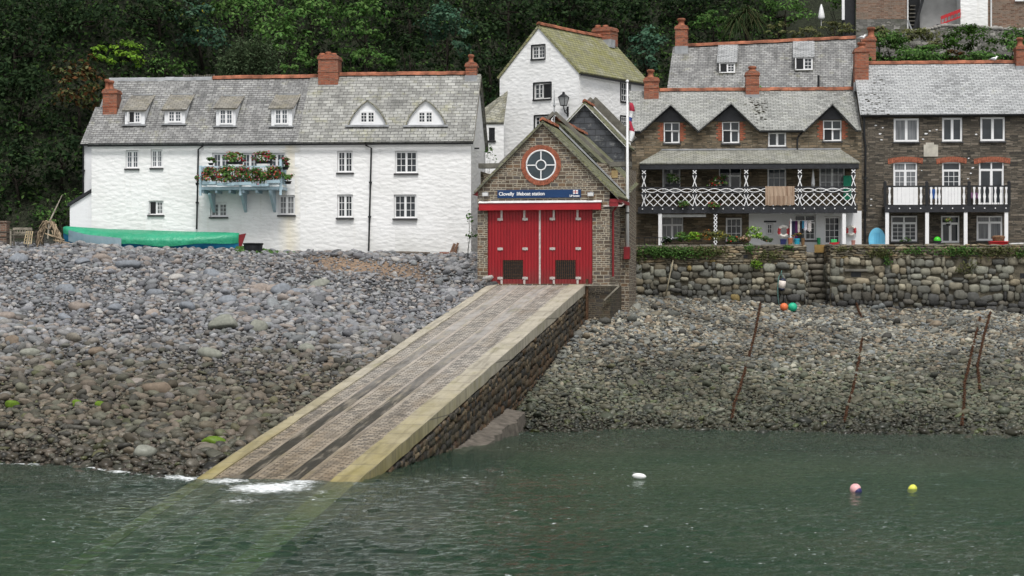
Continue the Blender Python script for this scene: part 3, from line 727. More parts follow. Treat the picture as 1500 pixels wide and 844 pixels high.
mb.build('coping', plain('coping stones', (.20,.185,.15), .9, .35, 2.2, .2, bump=.02), sw, bev=.015)
mb = MB()
for a, c2, b, d in holes: mb.box(a-b*.6, a+b*.6, -.012, .05, c2-d*.6, c2+d*.6)
mb.build('drain_hole_shade', M['black'], sw)  # black boxes paint the shade inside the drain holes
mb = MB()
for a, c2, b, d in holes[2:3]: mb.box(a-.55, a+.55, -.13, .05, c2+d*.6+.01, c2+d*.6+.13)
mb.build('lintel', M['stone_trim'], sw, bev=.02)
# steps recessed in the gap
n = 11; rise = (LANE+S0[2]-(S0[2]-.35))/n
V, F, C = [], [], []
parts = []
v, f = ICO2; sup = np.sign(v)*np.abs(v)**.55; sup /= np.abs(sup).max()
for i in range(n):
    zc = -.35+rise*(i+.5); yc = .35+.25*i
    cuts = [xA]+sorted(xA+(xB-xA)*np.clip(rg.normal([.5],[.16]),.25,.75))+[xB]
    for a, b in zip(cuts[:-1], cuts[1:]):
        P = sup*np.array([(b-a)*.5, .32, rise*.52])*(1+rg.normal(0,.03,(len(v),1)))+np.array([(a+b)/2, yc+.3, zc])
        k = i/(n-1); c = np.array([.05,.048,.04])*(1-k)+np.array([.15,.135,.105])*k  # lower steps coloured darker, the recess shade put into the stone
        parts.append((P, f, np.repeat(c[None]*rg.uniform(.8,1.3), len(v), 0)))
V, F, C = join(parts); raw_mesh('steps', V, F, M['wallstone'], C, True, parent=sw)
mb = MB()
for i in range(n): mb.box(xA, xB, .55+.25*i, 3.1, -1.0, -.35+rise*(i+1)-.12)
mb.box(xA-.05, xB+.05, 3.1, 3.3, -1, LANE-.01)
mb.build('step_core', M['mortar'], sw)
# terrace
tr = thing('terrace', SEA, 'stone paved terrace behind the sea wall', 'terrace'); tr['kind'] = 'structure'
mb = MB(); mb.box(xL, xA, TH, 16, BOT, LANE); mb.box(xB, xR+12, TH, 16, BOT, LANE); mb.box(xA, xB, 3.0, 16, BOT, LANE)
mb.build('paving', mat_stone('terrace paving', [(.1,(.12,.115,.1)),(.5,(.2,.19,.17)),(.95,(.28,.26,.23))], (.1,.09,.08), .7, .5, .015, .02), tr)
# ---------------------------------------------------------------- building kit
def clip(poly, a, b, c):
    """keep a*x+b*z<=c"""
    out = []
    for i in range(len(poly)):
        p, q = poly[i], poly[(i+1)%len(poly)]; dp = a*p[0]+b*p[1]-c; dq = a*q[0]+b*q[1]-c
        if dp <= 1e-9: out.append(p)
        if (dp < -1e-9 and dq > 1e-9) or (dp > 1e-9 and dq < -1e-9):
            t = dp/(dp-dq); out.append((p[0]+t*(q[0]-p[0]), p[1]+t*(q[1]-p[1])))
    return out
def wall_face(mb, outline, holes, y=0.0, rec=.1):
    """a wall in the xz plane of a convex outline, with rectangular openings and their reveals"""
    cx = sum(p[0] for p in outline)/len(outline); cz = sum(p[1] for p in outline)/len(outline)
    hp = []
    for i in range(len(outline)):
        p, q = outline[i], outline[(i+1)%len(outline)]; a, b = q[1]-p[1], p[0]-q[0]; c = a*p[0]+b*p[1]
        if a*cx+b*cz > c: a, b, c = -a, -b, -c
        hp.append((a,b,c))
    X = sorted({p[0] for p in outline}|{v for h in holes for v in (h[0],h[2])}); Z = sorted({p[1] for p in outline}|{v for h in holes for v in (h[1],h[3])})
    for i in range(len(X)-1):
        for j in range(len(Z)-1):
            mx, mz = (X[i]+X[i+1])/2, (Z[j]+Z[j+1])/2
            if any(h[0] < mx < h[2] and h[1] < mz < h[3] for h in holes): continue
            P = [(X[i],Z[j]),(X[i+1],Z[j]),(X[i+1],Z[j+1]),(X[i],Z[j+1])]
            for a,b,c in hp:
                P = clip(P, a, b, c)
                if len(P) < 3: break
            if len(P) >= 3: mb.poly([(x,y,z) for x,z in P])
    for x0,z0,x1,z1 in holes:
        for p, q in (((x0,z0),(x0,z1)),((x0,z1),(x1,z1)),((x1,z1),(x1,z0)),((x1,z0),(x0,z0))):
            mb.poly([(p[0],y,p[1]),(q[0],y,q[1]),(q[0],y+rec,q[1]),(p[0],y+rec,p[1])])
def window(par, r, y=0.0, cols=(2,2), rows=3, rec=.1, fw=.055, gb=.022, pane='pane', frame='white', sill='sill', top=0.0, arch=0.0, open_=None, label=None, name='window', sw_=.08, mull=.05, out=.0):
    """r = (x0,z0,x1,z1); cols = bars in each casement; top = share of a transom light; open_ = a casement set ajar"""
    x0,z0,x1,z1 = r; yf = y+rec-.055+out
    mb = MB()
    ax = .012
    mb.box(x0+ax, x0+fw, yf, yf+.05, z0+.004, z1-.004); mb.box(x1-fw, x1-ax, yf, yf+.05, z0+.004, z1-.004)
    mb.box(x0+fw, x1-fw, yf+.001, yf+.049, z1-fw, z1-ax); mb.box(x0+fw, x1-fw, yf+.001, yf+.049, z0+ax, z0+fw)
    zt = z1-fw-(z1-z0)*top if top else z1-fw
    if top: mb.box(x0+fw, x1-fw, yf+.002, yf+.048, zt-fw*.5, zt+fw*.5)
    n = len(cols); iw = (x1-x0-2*fw-(n-1)*mull)/n
    dark = []
    for k, c in enumerate(cols):
        a = x0+fw+k*(iw+mull); b = a+iw
        if k < n-1: mb.box(b, b+mull, yf+.003, yf+.047, z0+fw, z1-fw)
        s = .028; zz0, zz1 = z0+fw, zt-(fw*.5 if top else 0)
        if open_ == k:
            dark.append((a,zz0,b,zz1)); o = .28*iw/.4
            mb.bar((a,yf-.0,zz0),(a,yf-.0,zz1),.03,.04); mb.bar((a-.02,yf-o,zz0+.02),(a-.02,yf-o,zz1-.02),.035,.03)
            for z in (zz0+.02, zz1-.02): mb.bar((a,yf,z),(a-.02,yf-o,z),.03,.03)
            continue
        mb.box(a, a+s, yf+.006, yf+.04, zz0, zz1); mb.box(b-s, b, yf+.006, yf+.04, zz0, zz1)
        mb.box(a+s, b-s, yf+.007, yf+.039, zz0, zz0+s); mb.box(a+s, b-s, yf+.007, yf+.039, zz1-s, zz1)
        for i in range(1, c): mb.box(a+iw*i/c-gb/2, a+iw*i/c+gb/2, yf+.012, yf+.036, zz0+s, zz1-s)
        for i in range(1, rows): z = zz0+(zz1-zz0)*i/rows; mb.box(a+s, b-s, yf+.013, yf+.035, z-gb/2, z+gb/2)
    w = mb.build(name, M[frame], par)
    if label: w['label'] = label
    p = MB(); p.box(x0+fw*.5, x1-fw*.5, yf+.026, yf+.04, z0+fw*.5, z1-fw*.5); p.build('pane', M[pane], w)
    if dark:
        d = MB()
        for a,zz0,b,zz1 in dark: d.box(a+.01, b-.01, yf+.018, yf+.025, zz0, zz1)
        d.build('casement_shade', M['black'], w)  # black sheet painted as the room's shade behind the open casement
    if sill:
        s = MB(); s.box(x0-.05, x1+.05, y-sw_, y+rec-.056+out, z0-.075, z0-.002); s.build('sill', M[sill], w, bev=.008)
    return w
def rct(fr, x0, y0, x1, y1, yl=0.0):
    a = fr.px(x0, y1, yl); b = fr.px(x1, y0, yl); return (a[0], a[1], b[0], b[1])
def chimney(par, fr, x0, x1, ytop, ybot, yl, pots, depth=None, fl=True, mat='brick', courses=2):
    """stack from pixel column x0..x1; pots = [(px, top py, width px)]"""
    a, zt = fr.px(x0, ytop, yl); b, zb = fr.px(x1, ybot, yl); wd = b-a; dp = depth or wd*.85
    mb = MB(); mb.box(a, b, yl, yl+dp, zb-.3, zt-.22)
    mb.box(a-.045, b+.045, yl-.045, yl+dp+.045, zt-.22, zt-.13); mb.box(a-.02, b+.02, yl-.02, yl+dp+.02, zt-.13, zt-.06)
    mb.prism([(a-.02,yl-.02,zt-.06),(b+.02,yl-.02,zt-.06),(b-.1,yl-.02,zt),(a+.1,yl-.02,zt)], (0,dp+.04,0))
    for k in range(courses-1): z = zb+(zt-zb)*(.42+.3*k); mb.box(a-.018, b+.018, yl-.018, yl+dp+.018, z, z+.05)
    c = mb.build('chimney', M[mat], par)
    for px, py, wpx in pots:
        x, z2 = fr.px(px, py, yl+dp/2); r = wpx/2/FPX*fr.w(0,yl)[1]
        m2 = MB(); m2.lathe([(r*1.1,zt-.03),(r*1.1,zt+.05),(r*.85,zt+.10),(r*.8,z2-.16),(r*1.12,z2-.12),(r*1.12,z2-.03),(r*.8,z2)], (x,yl+dp/2,0), 14)
        m2.build('chimney_pot', M['terracotta'], c, True)
    if fl:
        m3 = MB(); m3.box(a-.03, b+.03, yl-.03, yl+dp*.6, zb-.42, zb+.02); m3.build('flashing', M['lead'], c)
    return c
def ridge_tiles(par, p, q, r=.13, mat='terracotta', name='ridge'):
    mb = MB(); p, q = Vector(p), Vector(q); n = max(1, int((q-p).length/.45))
    for i in range(n):
        a = p+(q-p)*(i/n); b = p+(q-p)*((i+.985)/n); d = (b-a).normalized(); s = d.cross(Vector((0,0,1))).normalized()
        pr = [(1.0,-.09),(.7,.03),(0,.085),(-.7,.03),(-1.0,-.09),(0,-.02)]; k = random.uniform(-.012,.012)
        mb.prism([a+s*r*x+Vector((0,0,z+k)) for x,z in pr], b-a)
    return mb.build(name, M[mat], par)
def pipe(par, fr, pts, y=-.09, r=.04, name='downpipe', mat='black', col=True):
    P = [fr.px(x, yy, y) for x, yy in pts]; mb = MB(); mb.tube([(x,y,z) for x,z in P], r, 8)
    if col:
        for (x,z),(x2,z2) in zip(P[:-1],P[1:]):
            n = int(abs(z2-z)/1.7)
            for i in range(1, n+1): zz = z+(z2-z)*i/(n+1); xx = x+(x2-x)*i/(n+1); mb.box(xx-r*1.6, xx+r*1.6, y-.045, y+.085, zz-.04, zz+.04)
    return mb.build(name, M[mat], par)
def gutter(par, x0, x1, y, z, name='gutter', mat='black', r=.065):
    mb = MB(); pr = [(0,-r,0),(0,-r*.75,-r*.8),(0,0,-r*1.1),(0,r*.75,-r*.8),(0,r,0)]
    mb.prism([(x0,y+b,z+c) for _,b,c in pr], (x1-x0,0,0)); return mb.build(name, M[mat], par)

# ---------------------------------------------------------------- the two white cottages on the beach
CF = Fr(at_d(690, 376, 93.0), 5.0)
xj = CF.x(440); xw0 = CF.x(134); DEP = 6.6
M['render_yellow'] = mat_render('whitewashed rubble stained', yellow=(xj-xw0-.25,.55))
def rowhouse(name, label, cat, x0, x1, eave_py, ridge_py, ref, mat_wall, specs, base=-.9, matroof='slate', ridge_y=3.25, lv=0.0, rv=0.0, rd=None, gable=(True,True)):
    fr = CF.sub(x0)
    t = thing(name, fr, label, cat); wd = x1-x0
    ze = fr.z(ref, eave_py); zr = fr.z(ref, ridge_py, ridge_y)
    holes = [rct(fr, *s['px']) for s in specs]
    mb = MB(); wall_face(mb, [(0,base),(wd,base),(wd,ze),(0,ze)], holes, 0, .13)
    D = ridge_y*2
    for xx, on in ((0,gable[0]),(wd,gable[1])):
        if on: mb.poly([(xx,0,base),(xx,D,base),(xx,D,ze),(xx,ridge_y,zr-.12),(xx,0,ze)])
    mb.poly([(0,D,base),(wd,D,base),(wd,D,ze),(0,D,ze)])
    mb.build('wall', M[mat_wall], t)
    for s, h in zip(specs, holes):
        k = {a:b for a,b in s.items() if a != 'px'}; window(t, h, 0, rec=.13, **k)
    ov = .16; e0 = ze-.02; sl_ = (zr-ze)/ridge_y
    rf = MB(); rf.slab([(-lv,-ov,e0-ov*sl_+.14),(wd+rv,-ov,e0-ov*sl_+.14),(wd+rv,ridge_y,zr+.12),(-lv,ridge_y,zr+.12)], .10)
    rf.slab([(-lv,D+ov,e0-ov*sl_+.14),(wd+rv,D+ov,e0-ov*sl_+.14),(wd+rv,ridge_y+.001,zr+.115),(-lv,ridge_y+.001,zr+.115)], .10)
    rf.build('roof', M[matroof], t)
    gutter(t, -lv, wd+rv, -ov-.05, e0-ov*sl_+.06)
    return t, fr, ze, zr, sl_
W = lambda *p, **k: dict(px=p, **k)
A, FA, zeA, zrA, slA = rowhouse('cottage', 'white cottage with four slate dormers and a flower balcony behind the covered boat', 'house', xw0, xj, 208.5, 119, 300, 'render_yellow',
    [W(184,220,203,247,cols=(2,2),rows=3,pane='pane_mid'), W(221,219,238,246,cols=(2,2),rows=3,pane='pane_mid'), W(217.5,294,239.5,315,cols=(2,2),rows=3,open_=0,pane='pane_net'),
     W(308,297,333,318,cols=(2,2),rows=3,pane='pane_net',sw_=.12), W(408,286,432,315,cols=(2,2),rows=3,pane='pane_net',sw_=.12),
     W(311,224,336,257,cols=(2,2),rows=3,pane='pane_mid'), W(354,224,378,262,cols=(2,2),rows=3,pane='pane_mid'), W(392,224,418,257,cols=(2,2),rows=3,pane='pane_mid')],
    lv=.12, rv=.06, gable=(True,False))
B, FB, zeB, zrB, slB = rowhouse('cottage', 'white cottage with two pointed arch dormers and a white gable next to the lifeboat house', 'house', xj+.002, CF.x(690), 206.5, 113.5, 565, 'render',
    [W(494,221,517,253,cols=(2,2),rows=3), W(578.5,221,611.5,254,cols=(2,2),rows=3,mull=.04), W(494,285,517,319,cols=(2,2),rows=3,sw_=.14), W(577,285,610,320,cols=(2,2),rows=3,sw_=.14)],
    matroof='slate_big', lv=.12, rv=.12)
ridge_tiles(A, (FA.x(312,3.25),3.25,zrA+.17), (FA.x(470,3.25),3.25,zrA+.2))
ridge_tiles(A, (-.1,3.25,zrA+.12), (FA.x(311,3.25),3.25,zrA+.12), .12, 'lead')
ridge_tiles(B, (FB.x(494,3.25),3.25,zrB+.18), (FB.x(683,3.25),3.25,zrB+.18))
chimney(A, FA, 150.5, 171, 130, 176, 1.35, [(157,116,7),(163,118,8)], .75, courses=2)
chimney(B, FB, 466, 495, 80, 125, 2.75, [(472,78,8),(481,76,8),(489,78,8)], 1.0, courses=2)
chimney(B, FB, 682, 698, 91, 111, 2.9, [(690,80,8)], .6)
pipe(A, FA, [(298,210),(297,214),(290.5,219),(288,336)])
pipe(B, FB, [(535,209),(536,213),(544,217),(540,368)])
# verge boards and little fittings on the right gable
mb = MB(); wB = CF.x(690)-xj
for y0,z0,y1,z1 in ((-.1,zeB-.02,3.25,zrB),(6.6,zeB-.02,3.25,zrB)):
    mb.bar((wB+.05,y0,z0),(wB+.05,y1,z1),.05,.2,(1,0,0))
mb.build('verge_board', M['stone_trim'], B)
for yy, z in ((1.4,zeB-.3),(3.6,zeB-1.9),(4.6,zeB-3.6),(2.2,zeB-4.0)): mb = MB(); mb.box(wB, wB+.22, yy, yy+.08, z, z+.07); mb.build('bracket', M['black'], B)
M['slate_dorm'] = mat_slate('dormer slate', (.25,.235,.20), (.36,.34,.29), .3, (.23,.20,.10), w=.3, h=.17)
# shed dormers on cottage A
def shed_dormer(x0,y0,x1,y1,wx0,wx1,ytop,op=None):
    s = slA; r0 = .12
    yf = .55                                            # face set back on the slope
    for _ in range(12):
        a, zb = FA.px(x0, y1, yf); yf += ((zb-(zeA+r0))/s-yf)*.7
    a, zb = FA.px(x0, y1, yf); b, zt = FA.px(x1, y0, yf)
    yb = yf+.9
    for _ in range(20):
        zr_ = zeA+r0+s*yb; yb += (FA.px(x0, ytop, yb)[1]-zr_)/s*.5
    zr_ = zeA+r0+s*yb
    mb = MB(); mb.poly([(a,yf,zb),(a,yf,zt),(a,yb,zr_)]); mb.poly([(b,yf,zb),(b,yf,zt),(b,yb,zr_)])
    wall_face(mb, [(a,zb-.05),(b,zb-.05),(b,zt),(a,zt)], [], yf)
    d = mb.build('dormer', M['render_smooth'], A)
    rf = MB(); rf.slab([(a-.12,yf-.16,zt-.02),(b+.10,yf-.16,zt-.02),(b+.10,yb+.05,zr_+.05),(a-.12,yb+.05,zr_+.05)], .07); rf.build('dormer_roof', M['slate_dorm'], d)
    p = MB(); p.box(a+.0, b-.0, yb-.02, yb+.12, zr_+.03, zr_+.09); p.build('flashing', M['lead'], d); p = MB(); p.box(a-.1, b+.1, yf-.22, yf+.02, zb-.09, zb-.03); p.build('flashing', M['lead'], d)
    w0 = FA.px(wx0, y0+3, yf)[0]; w1 = FA.px(wx1, y0+3, yf)[0]
    window(d, (w0,zb+.03,w1,zt-.05), yf, cols=(2,2), rows=3, rec=.055, out=-.052, pane='pane_mid', open_=op, sill=None)
shed_dormer(183,161,212,182,188,207,141,0); shed_dormer(241,160,271,181,246,267,140); shed_dormer(316.5,158,345,184,321,342,142); shed_dormer(397.5,157.5,428,184,402,423,140)
# pointed arch dormers on cottage B
def arch_dormer(xc, hw, y0, y1, wx0, wx1, wy0, wy1):
    s = slB; r0 = .12; yf = .6
    for _ in range(12):
        a, zb = FB.px(xc-hw, y1, yf); yf += ((zb-(zeB+r0))/s-yf)*.7
    a, zb = FB.px(xc-hw, y1, yf); b, zt = FB.px(xc+hw, y0, yf); c = (a+b)/2; h = zt-zb; w_ = (b-a)/2
    pr = [(c+w_*math.sin(t)*(1 if k else -1), zb+h*(1-abs(math.sin(t))**1.55)) for k, t in []]
    def prof(g):
        L = [(c-(w_+g)*(1-(i/10)**1.45)**.86 if i < 10 else c, zb+(h+g)*(i/10)) for i in range(11)]
        return L+[(2*c-x, z) for x, z in L[-2::-1]]
    P = prof(0)
    mb = MB(); mb.poly([(x,yf,z) for x,z in P]); d = mb.build('dormer', M['render_smooth'], B)
    rf = MB(); Q = prof(.05); n = len(Q)
    yb = lambda z: yf+(z-zb)/s+.05
    for i in range(n-1):
        (xa,za),(xb2,zb2) = Q[i], Q[i+1]; (pa,pz),(pb,pz2) = P[i], P[i+1]
        rf.poly([(xa,yf-.12,za),(xb2,yf-.12,zb2),(xb2,yb(zb2),zb2),(xa,yb(za),za)])
        rf.poly([(xa,yf-.12,za),(xb2,yf-.12,zb2),(pb,yf-.12,pz2),(pa,yf-.12,pz)])
        rf.poly([(pa,yf-.12,pz),(pb,yf-.12,pz2),(pb,yf+.01,pz2),(pa,yf+.01,pz)])
    rf.build('dormer_roof', M['slate_moss2'], d)
    p = MB(); p.box(a-.15, b+.15, yf-.2, yf, zb-.08, zb+.01); p.build('flashing', M['lead'], d)
    x0_, z1_ = FB.px(wx0, wy0, yf); x1_, z0_ = FB.px(wx1, wy1, yf)
    window(d, (x0_,z0_,x1_,z1_), yf, cols=(2,2), rows=3, rec=.05, out=-.048, sill='render_smooth')
arch_dormer(538.5,27,148,184,527,550,163,181); arch_dormer(624,28,147,184,612,635,163,181)
# lean-to at the left end of cottage A
mb = MB(); mb.box(FA.x(121,1.5), -.01, 1.5, 5, 1.5, FA.z(121,213,1.5)); mb.build('outshut_wall', M['render_smooth'], A)
a = FA.x(118,1.4); zt = FA.z(121,211,1.4)
mb = MB(); mb.slab([(a,1.35,zt),(-.005,1.35,zt),(-.005,3.3,zt+1.9),(a+.15,3.3,zt+1.9)], .1); mb.build('outshut_roof', M['slate'], A)
gutter(A, a, -.01, 1.30, zt-.02); pipe(A, FA, [(122,214),(122,286)], y=1.4, r=.04)
x0_, z0_ = FA.px(108,300,.9); x1_, z1_ = FA.px(136,279,.9)
mb = MB(); mb.prism([(x0_,.3,-.5),(-.005,.3,-.5),(-.005,.3,z1_-.08),(x0_,.3,z0_-.08)], (0,4,0)); mb.build('porch_wall', M['render_smooth'], A)
mb = MB(); mb.prism([(x0_-.1,.2,z0_-.12),(-.005,.2,z1_-.05),(-.005,.2,z1_+.08),(x0_-.1,.2,z0_+.02)], (0,4.2,0)); mb.build('porch_roof', M['darkwood'], A)
# pale blue balcony
yb = -1.15
bx0, zd = FA.px(293,273,yb); bx1, _ = FA.px(413,271,yb); zr = FA.z(350,243,yb)
mb = MB(); mb.box(bx0, bx1+.02, yb, -.003, zd-.16, zd-.03); bal = mb.build('balcony', M['blue_pale'], A)
mb = MB()
for x in np.arange(bx0+.1, bx1, .62): mb.box(x-.05, x+.05, yb+.1, -.01, zd-.30, zd-.162)
mb.build('joist', M['blue_pale'], bal)
mb = MB()
mb.box(bx0, bx1, yb, yb+.06, zr-.07, zr); mb.box(bx0, bx1, yb+.01, yb+.05, zd+.06, zd+.11)
for x in np.arange(bx0+.09, bx1-.02, .115): mb.box(x-.014, x+.014, yb+.015, yb+.045, zd+.11, zd+(zr-zd)-.07)
for y0_, y1_ in ((yb+.06,-.02),):
    for x in (bx0+.02, bx1-.05):
        mb.box(x, x+.05, y0_, y1_, zr-.065, zr-.005); mb.box(x, x+.04, y0_, y1_, zd+.06, zd+.11)
        for y in np.arange(yb+.15, -.05, .13): mb.box(x+.012, x+.036, y-.012, y+.012, zd+.11, zr-.065)
mb.build('railing', M['blue_pale'], bal)
for px in (293.5,352,411):
    x = FA.x(px,yb); mb = MB(); z1_ = zr+.02
    if px > 400: z1_ = zr+.28
    if px == 352: z1_ = zd+.55
    mb.box(x-.05, x+.05, yb-.03, yb+.07, zd-.42, z1_); mb.build('post', M['blue_pale'], bal)
for px in (305,352,395):
    x = FA.x(px,yb); mb = MB(); mb.prism([(x-.06,-.005,zd-.30),(x-.06,-.95,zd-.30),(x-.06,-.95,zd-.38),(x-.06,-.22,zd-1.0),(x-.06,-.005,zd-1.15)], (.12,0,0)); mb.build('bracket', M['blue_pale'], bal)

# ---------------------------------------------------------------- tall white house behind the lifeboat house
TF = Fr(at_d(790, 300, 105.0), 33.0)
xl = TF.x(732); zl = TF.z(732,106); xr_ = TF.x(848); zr_ = TF.z(848,104); xa, za = TF.px(785,40)
ze = (zl+zr_)/2; xc = (xl+xr_)/2; hw = (xr_-xl)/2; LT = 7.2
T = thing('tall_house', TF.sub(xc,0,0), 'tall white gabled house with mossy green roof rising behind the lifeboat house', 'house')
FT = TF.sub(xc)
ze = FT.z(848,105)-0; za = FT.z(785,40)
def fix(px0,py0,px1,py1): return rct(FT,px0,py0,px1,py1)
specs = [W(782,121,807,146,cols=(2,2),rows=3,open_=1,frame='white_wood',sill='black'), W(783,169,806,190,cols=(2,2),rows=3,frame='white_wood',sill='black')]
gh = W(779,66,798,87,cols=(2,2),rows=3,frame='white_wood',sill='black')
mb = MB(); holes = [fix(*s['px']) for s in specs+[gh]]
wall_face(mb, [(-hw,-4),(hw,-4),(hw,ze),(0,za),(-hw,ze)], holes, 0, .12)
mb.poly([(hw,0,-4),(hw,LT,-4),(hw,LT,ze),(hw,0,ze)]); mb.poly([(-hw,0,-4),(-hw,LT,-4),(-hw,LT,ze),(-hw,0,ze)])
mb.poly([(-hw,LT,-4),(hw,LT,-4),(hw,LT,ze),(0,LT,za),(-hw,LT,ze)])
mb.build('wall', M['render'], T)
for s, h in zip(specs+[gh], holes): window(T, h, 0, rec=.12, **{a:b for a,b in s.items() if a != 'px'})
fb = MB()
for h in holes: fb.box(h[0]-.05,h[0]+.004,-.012,.05,h[1]-.05,h[3]+.05); fb.box(h[2]-.004,h[2]+.05,-.012,.05,h[1]-.05,h[3]+.05); fb.box(h[0],h[2],-.012,.05,h[3]-.004,h[3]+.06)
fb.build('window_surround', M['black'], T)
sg = (za-ze)/hw; mb = MB(); o = .14
mb.slab([(hw+o,-.06,ze-o*sg+.12),(hw+o,LT+.1,ze-o*sg+.12),(0,LT+.1,za+.12),(0,-.06,za+.12)], .12)
mb.slab([(-hw-o,-.06,ze-o*sg+.12),(-hw-o,LT+.1,ze-o*sg+.12),(-.001,LT+.1,za+.117),(-.001,-.06,za+.117)], .12)
mb.build('roof', M['slate_moss'], T)
ridge_tiles(T, (0,-.05,za+.18), (0,LT,za+.18))
mb = MB(); mb.box(hw+o-.02, hw+o+.09, -.06, LT+.1, ze-o*sg-.06, ze-o*sg+.03); mb.build('gutter', M['black'], T)
# side windows lie in the yz plane on the right flank: built in place
def side_window(px, py0, py1, wid):
    # find local y where the flank plane x=hw meets pixel column
    lo, hi = 0, 12
    for _ in range(50):
        m = (lo+hi)/2; X,Y_,_z = FT.w(hw, m); p = 750+FPX*X/Y_
        if p < px: lo = m
        else: hi = m
    y = lo; d = FT.w(hw,y)[1]; z1_ = H-(py0-HY)/FPX*d-FT.o[2]; z0_ = H-(py1-HY)/FPX*d-FT.o[2]
    mb = MB(); x = hw+.006
    mb.box(x-.02, x+.03, y-wid/2-.07, y+wid/2+.07, z1_, z1_+.09); mb.box(x-.02, x+.03, y-wid/2-.07, y-wid/2, z0_, z1_); mb.box(x-.02, x+.03, y+wid/2, y+wid/2+.07, z0_, z1_); mb.box(x-.02, x+.05, y-wid/2-.07, y+wid/2+.07, z0_-.09, z0_)
    w = mb.build('window', M['black'], T)
    mb = MB(); mb.box(x-.015, x+.012, y-wid/2, y+wid/2, z0_, z1_); mb.build('pane', M['pane'], w)
    mb = MB()
    for t in (0.02,.25,.5,.75,.98): mb.box(x+.0122, x+.03, y-wid/2+wid*t-.015, y-wid/2+wid*t+.015, z0_, z1_)
    for t in (.02,.33,.66,.98): mb.box(x+.0124, x+.028, y-wid/2, y+wid/2, z0_+(z1_-z0_)*t-.015, z0_+(z1_-z0_)*t+.015)
    mb.build('glazing_bar', M['white_wood'], w)
side_window(916,122,149,.95); side_window(915,172,190,.85)
chimney(T, FT, 868, 894, 41, 58, LT-1.0, [(876,37,8),(887,37,8)], .8, fl=True)

# low annex between the tall house and the beach cottage
XF = Fr(at_d(722, 300, 103.0), 5.0)
X_ = thing('annex', XF, 'small white annex with dark sagging slate roof squeezed left of the tall house', 'house')
x0_ = XF.x(700); x1_ = XF.x(738); zt = XF.z(715,179)
h = rct(XF,716,187,725,206)
mb = MB(); wall_face(mb, [(x0_,-4),(x1_,-4),(x1_,zt),(x0_,zt)], [h], 0, .1); mb.poly([(x0_,0,-4),(x0_,4,-4),(x0_,4,zt),(x0_,0,zt)]); mb.build('wall', M['render'], X_)
window(X_, h, 0, cols=(1,1), rows=1, frame='black', sill='black')
z2 = XF.z(732,140,2.2); mb = MB(); mb.slab([(x0_,-.1,zt-.02),(x1_,-.1,zt-.02),(x1_,2.2,z2+.25),(x0_,2.2,z2-.7)], .12); mb.build('roof', M['slate_moss2'], X_)

# ---------------------------------------------------------------- lifeboat house
BF = SLIP; L1 = 3.3
BH = thing('lifeboat_house', BF, 'stone lifeboat house with big red doors and a round window at the slipway head', 'lifeboat house')
xl = BF.x(699.5); xr_ = BF.x(893); zl = BF.z(697,281); xa, za = BF.px(787.5,183); xc = (xl+xr_)/2
za = BF.z(788,181); ze = zl+.02
door = rct(BF,714,300,868,416)
mb = MB(); wall_face(mb, [(xl,-3),(xr_,-3),(xr_,ze),(xc,za),(xl,ze)], [(door[0],.06,door[2],door[3])], 0, .16)
mb.build('front_wall', M['squared'], BH)
mb = MB(); mb.poly([(xl,.0,-3),(xl,L1,-3),(xl,L1,ze),(xl,0,ze)]); mb.build('side_wall', M['squared'], BH); mb = MB(); mb.poly([(xr_,0,-3),(xr_,L1+.2,-3),(xr_,L1+.2,ze),(xr_,0,ze)]); mb.build('side_wall', M['squared'], BH)
sg = (za-ze)/(xr_-xc); o = .38; mb = MB()
mb.slab([(xr_+o,-.10,ze-o*sg+.12),(xr_+o,L1,ze-o*sg+.12),(xc,L1,za+.12),(xc,-.10,za+.12)], .1)
mb.slab([(xl-o*.4,-.10,ze-o*.4*sg+.12),(xl-o*.4,L1,ze-o*.4*sg+.12),(xc-.001,L1,za+.117),(xc-.001,-.10,za+.117)], .1)
mb.build('roof', M['slate_olive'], BH)
ridge_tiles(BH, (xc,-.12,za+.17), (xc,L1,za+.17), .14)
mb = MB()
for (xx,s) in ((xr_,1),(xl,-1)):
    q = o if s > 0 else o*.4
    mb.bar((xc,-.115,za+.0),(xx+s*q,-.115,ze-q*sg+.0),.02,.10,(0,1,0))
mb.build('verge', M['stone_trim'], BH)
mb = MB(); mb.box(xr_+.02, xr_+o, -.1, L1, ze-o*sg-.12, ze-o*sg+.02); mb.box(xr_, xr_+o-.02, -.08, 0.0, ze-o*sg-.28, ze-o*sg-.02)
mb.prism([(xl-.2,-.08,ze-.15),(xl+.02,-.08,ze-.02),(xl+.02,-.08,ze-.2)], (0,.08,0)); mb.build('eaves_board', M['red_dark'], BH)
mb = MB(); pxx = xr_+.09
mb.tube([(xr_+.3,.35,ze-.55),(xr_+.2,.35,ze-.7),(pxx,.35,ze-.85),(pxx,.35,.35)], .045, 8); mb.build('downpipe', M['red_dark'], BH)
mb = MB(); mb.box(door[2]-.2,xr_+.03,-.035,L1+.3,-3,-.03); M['stained'] = mat_stone('stained base rubble', [(.05,(.022,.021,.02)),(.3,(.055,.042,.03)),(.5,(.045,.042,.039)),(.7,(.085,.062,.04)),(.95,(.07,.066,.06))], (.15,.125,.09), .31, .155, .018, .05, bump=.05, green=.3); mb.build('plinth', M['stained'], BH)
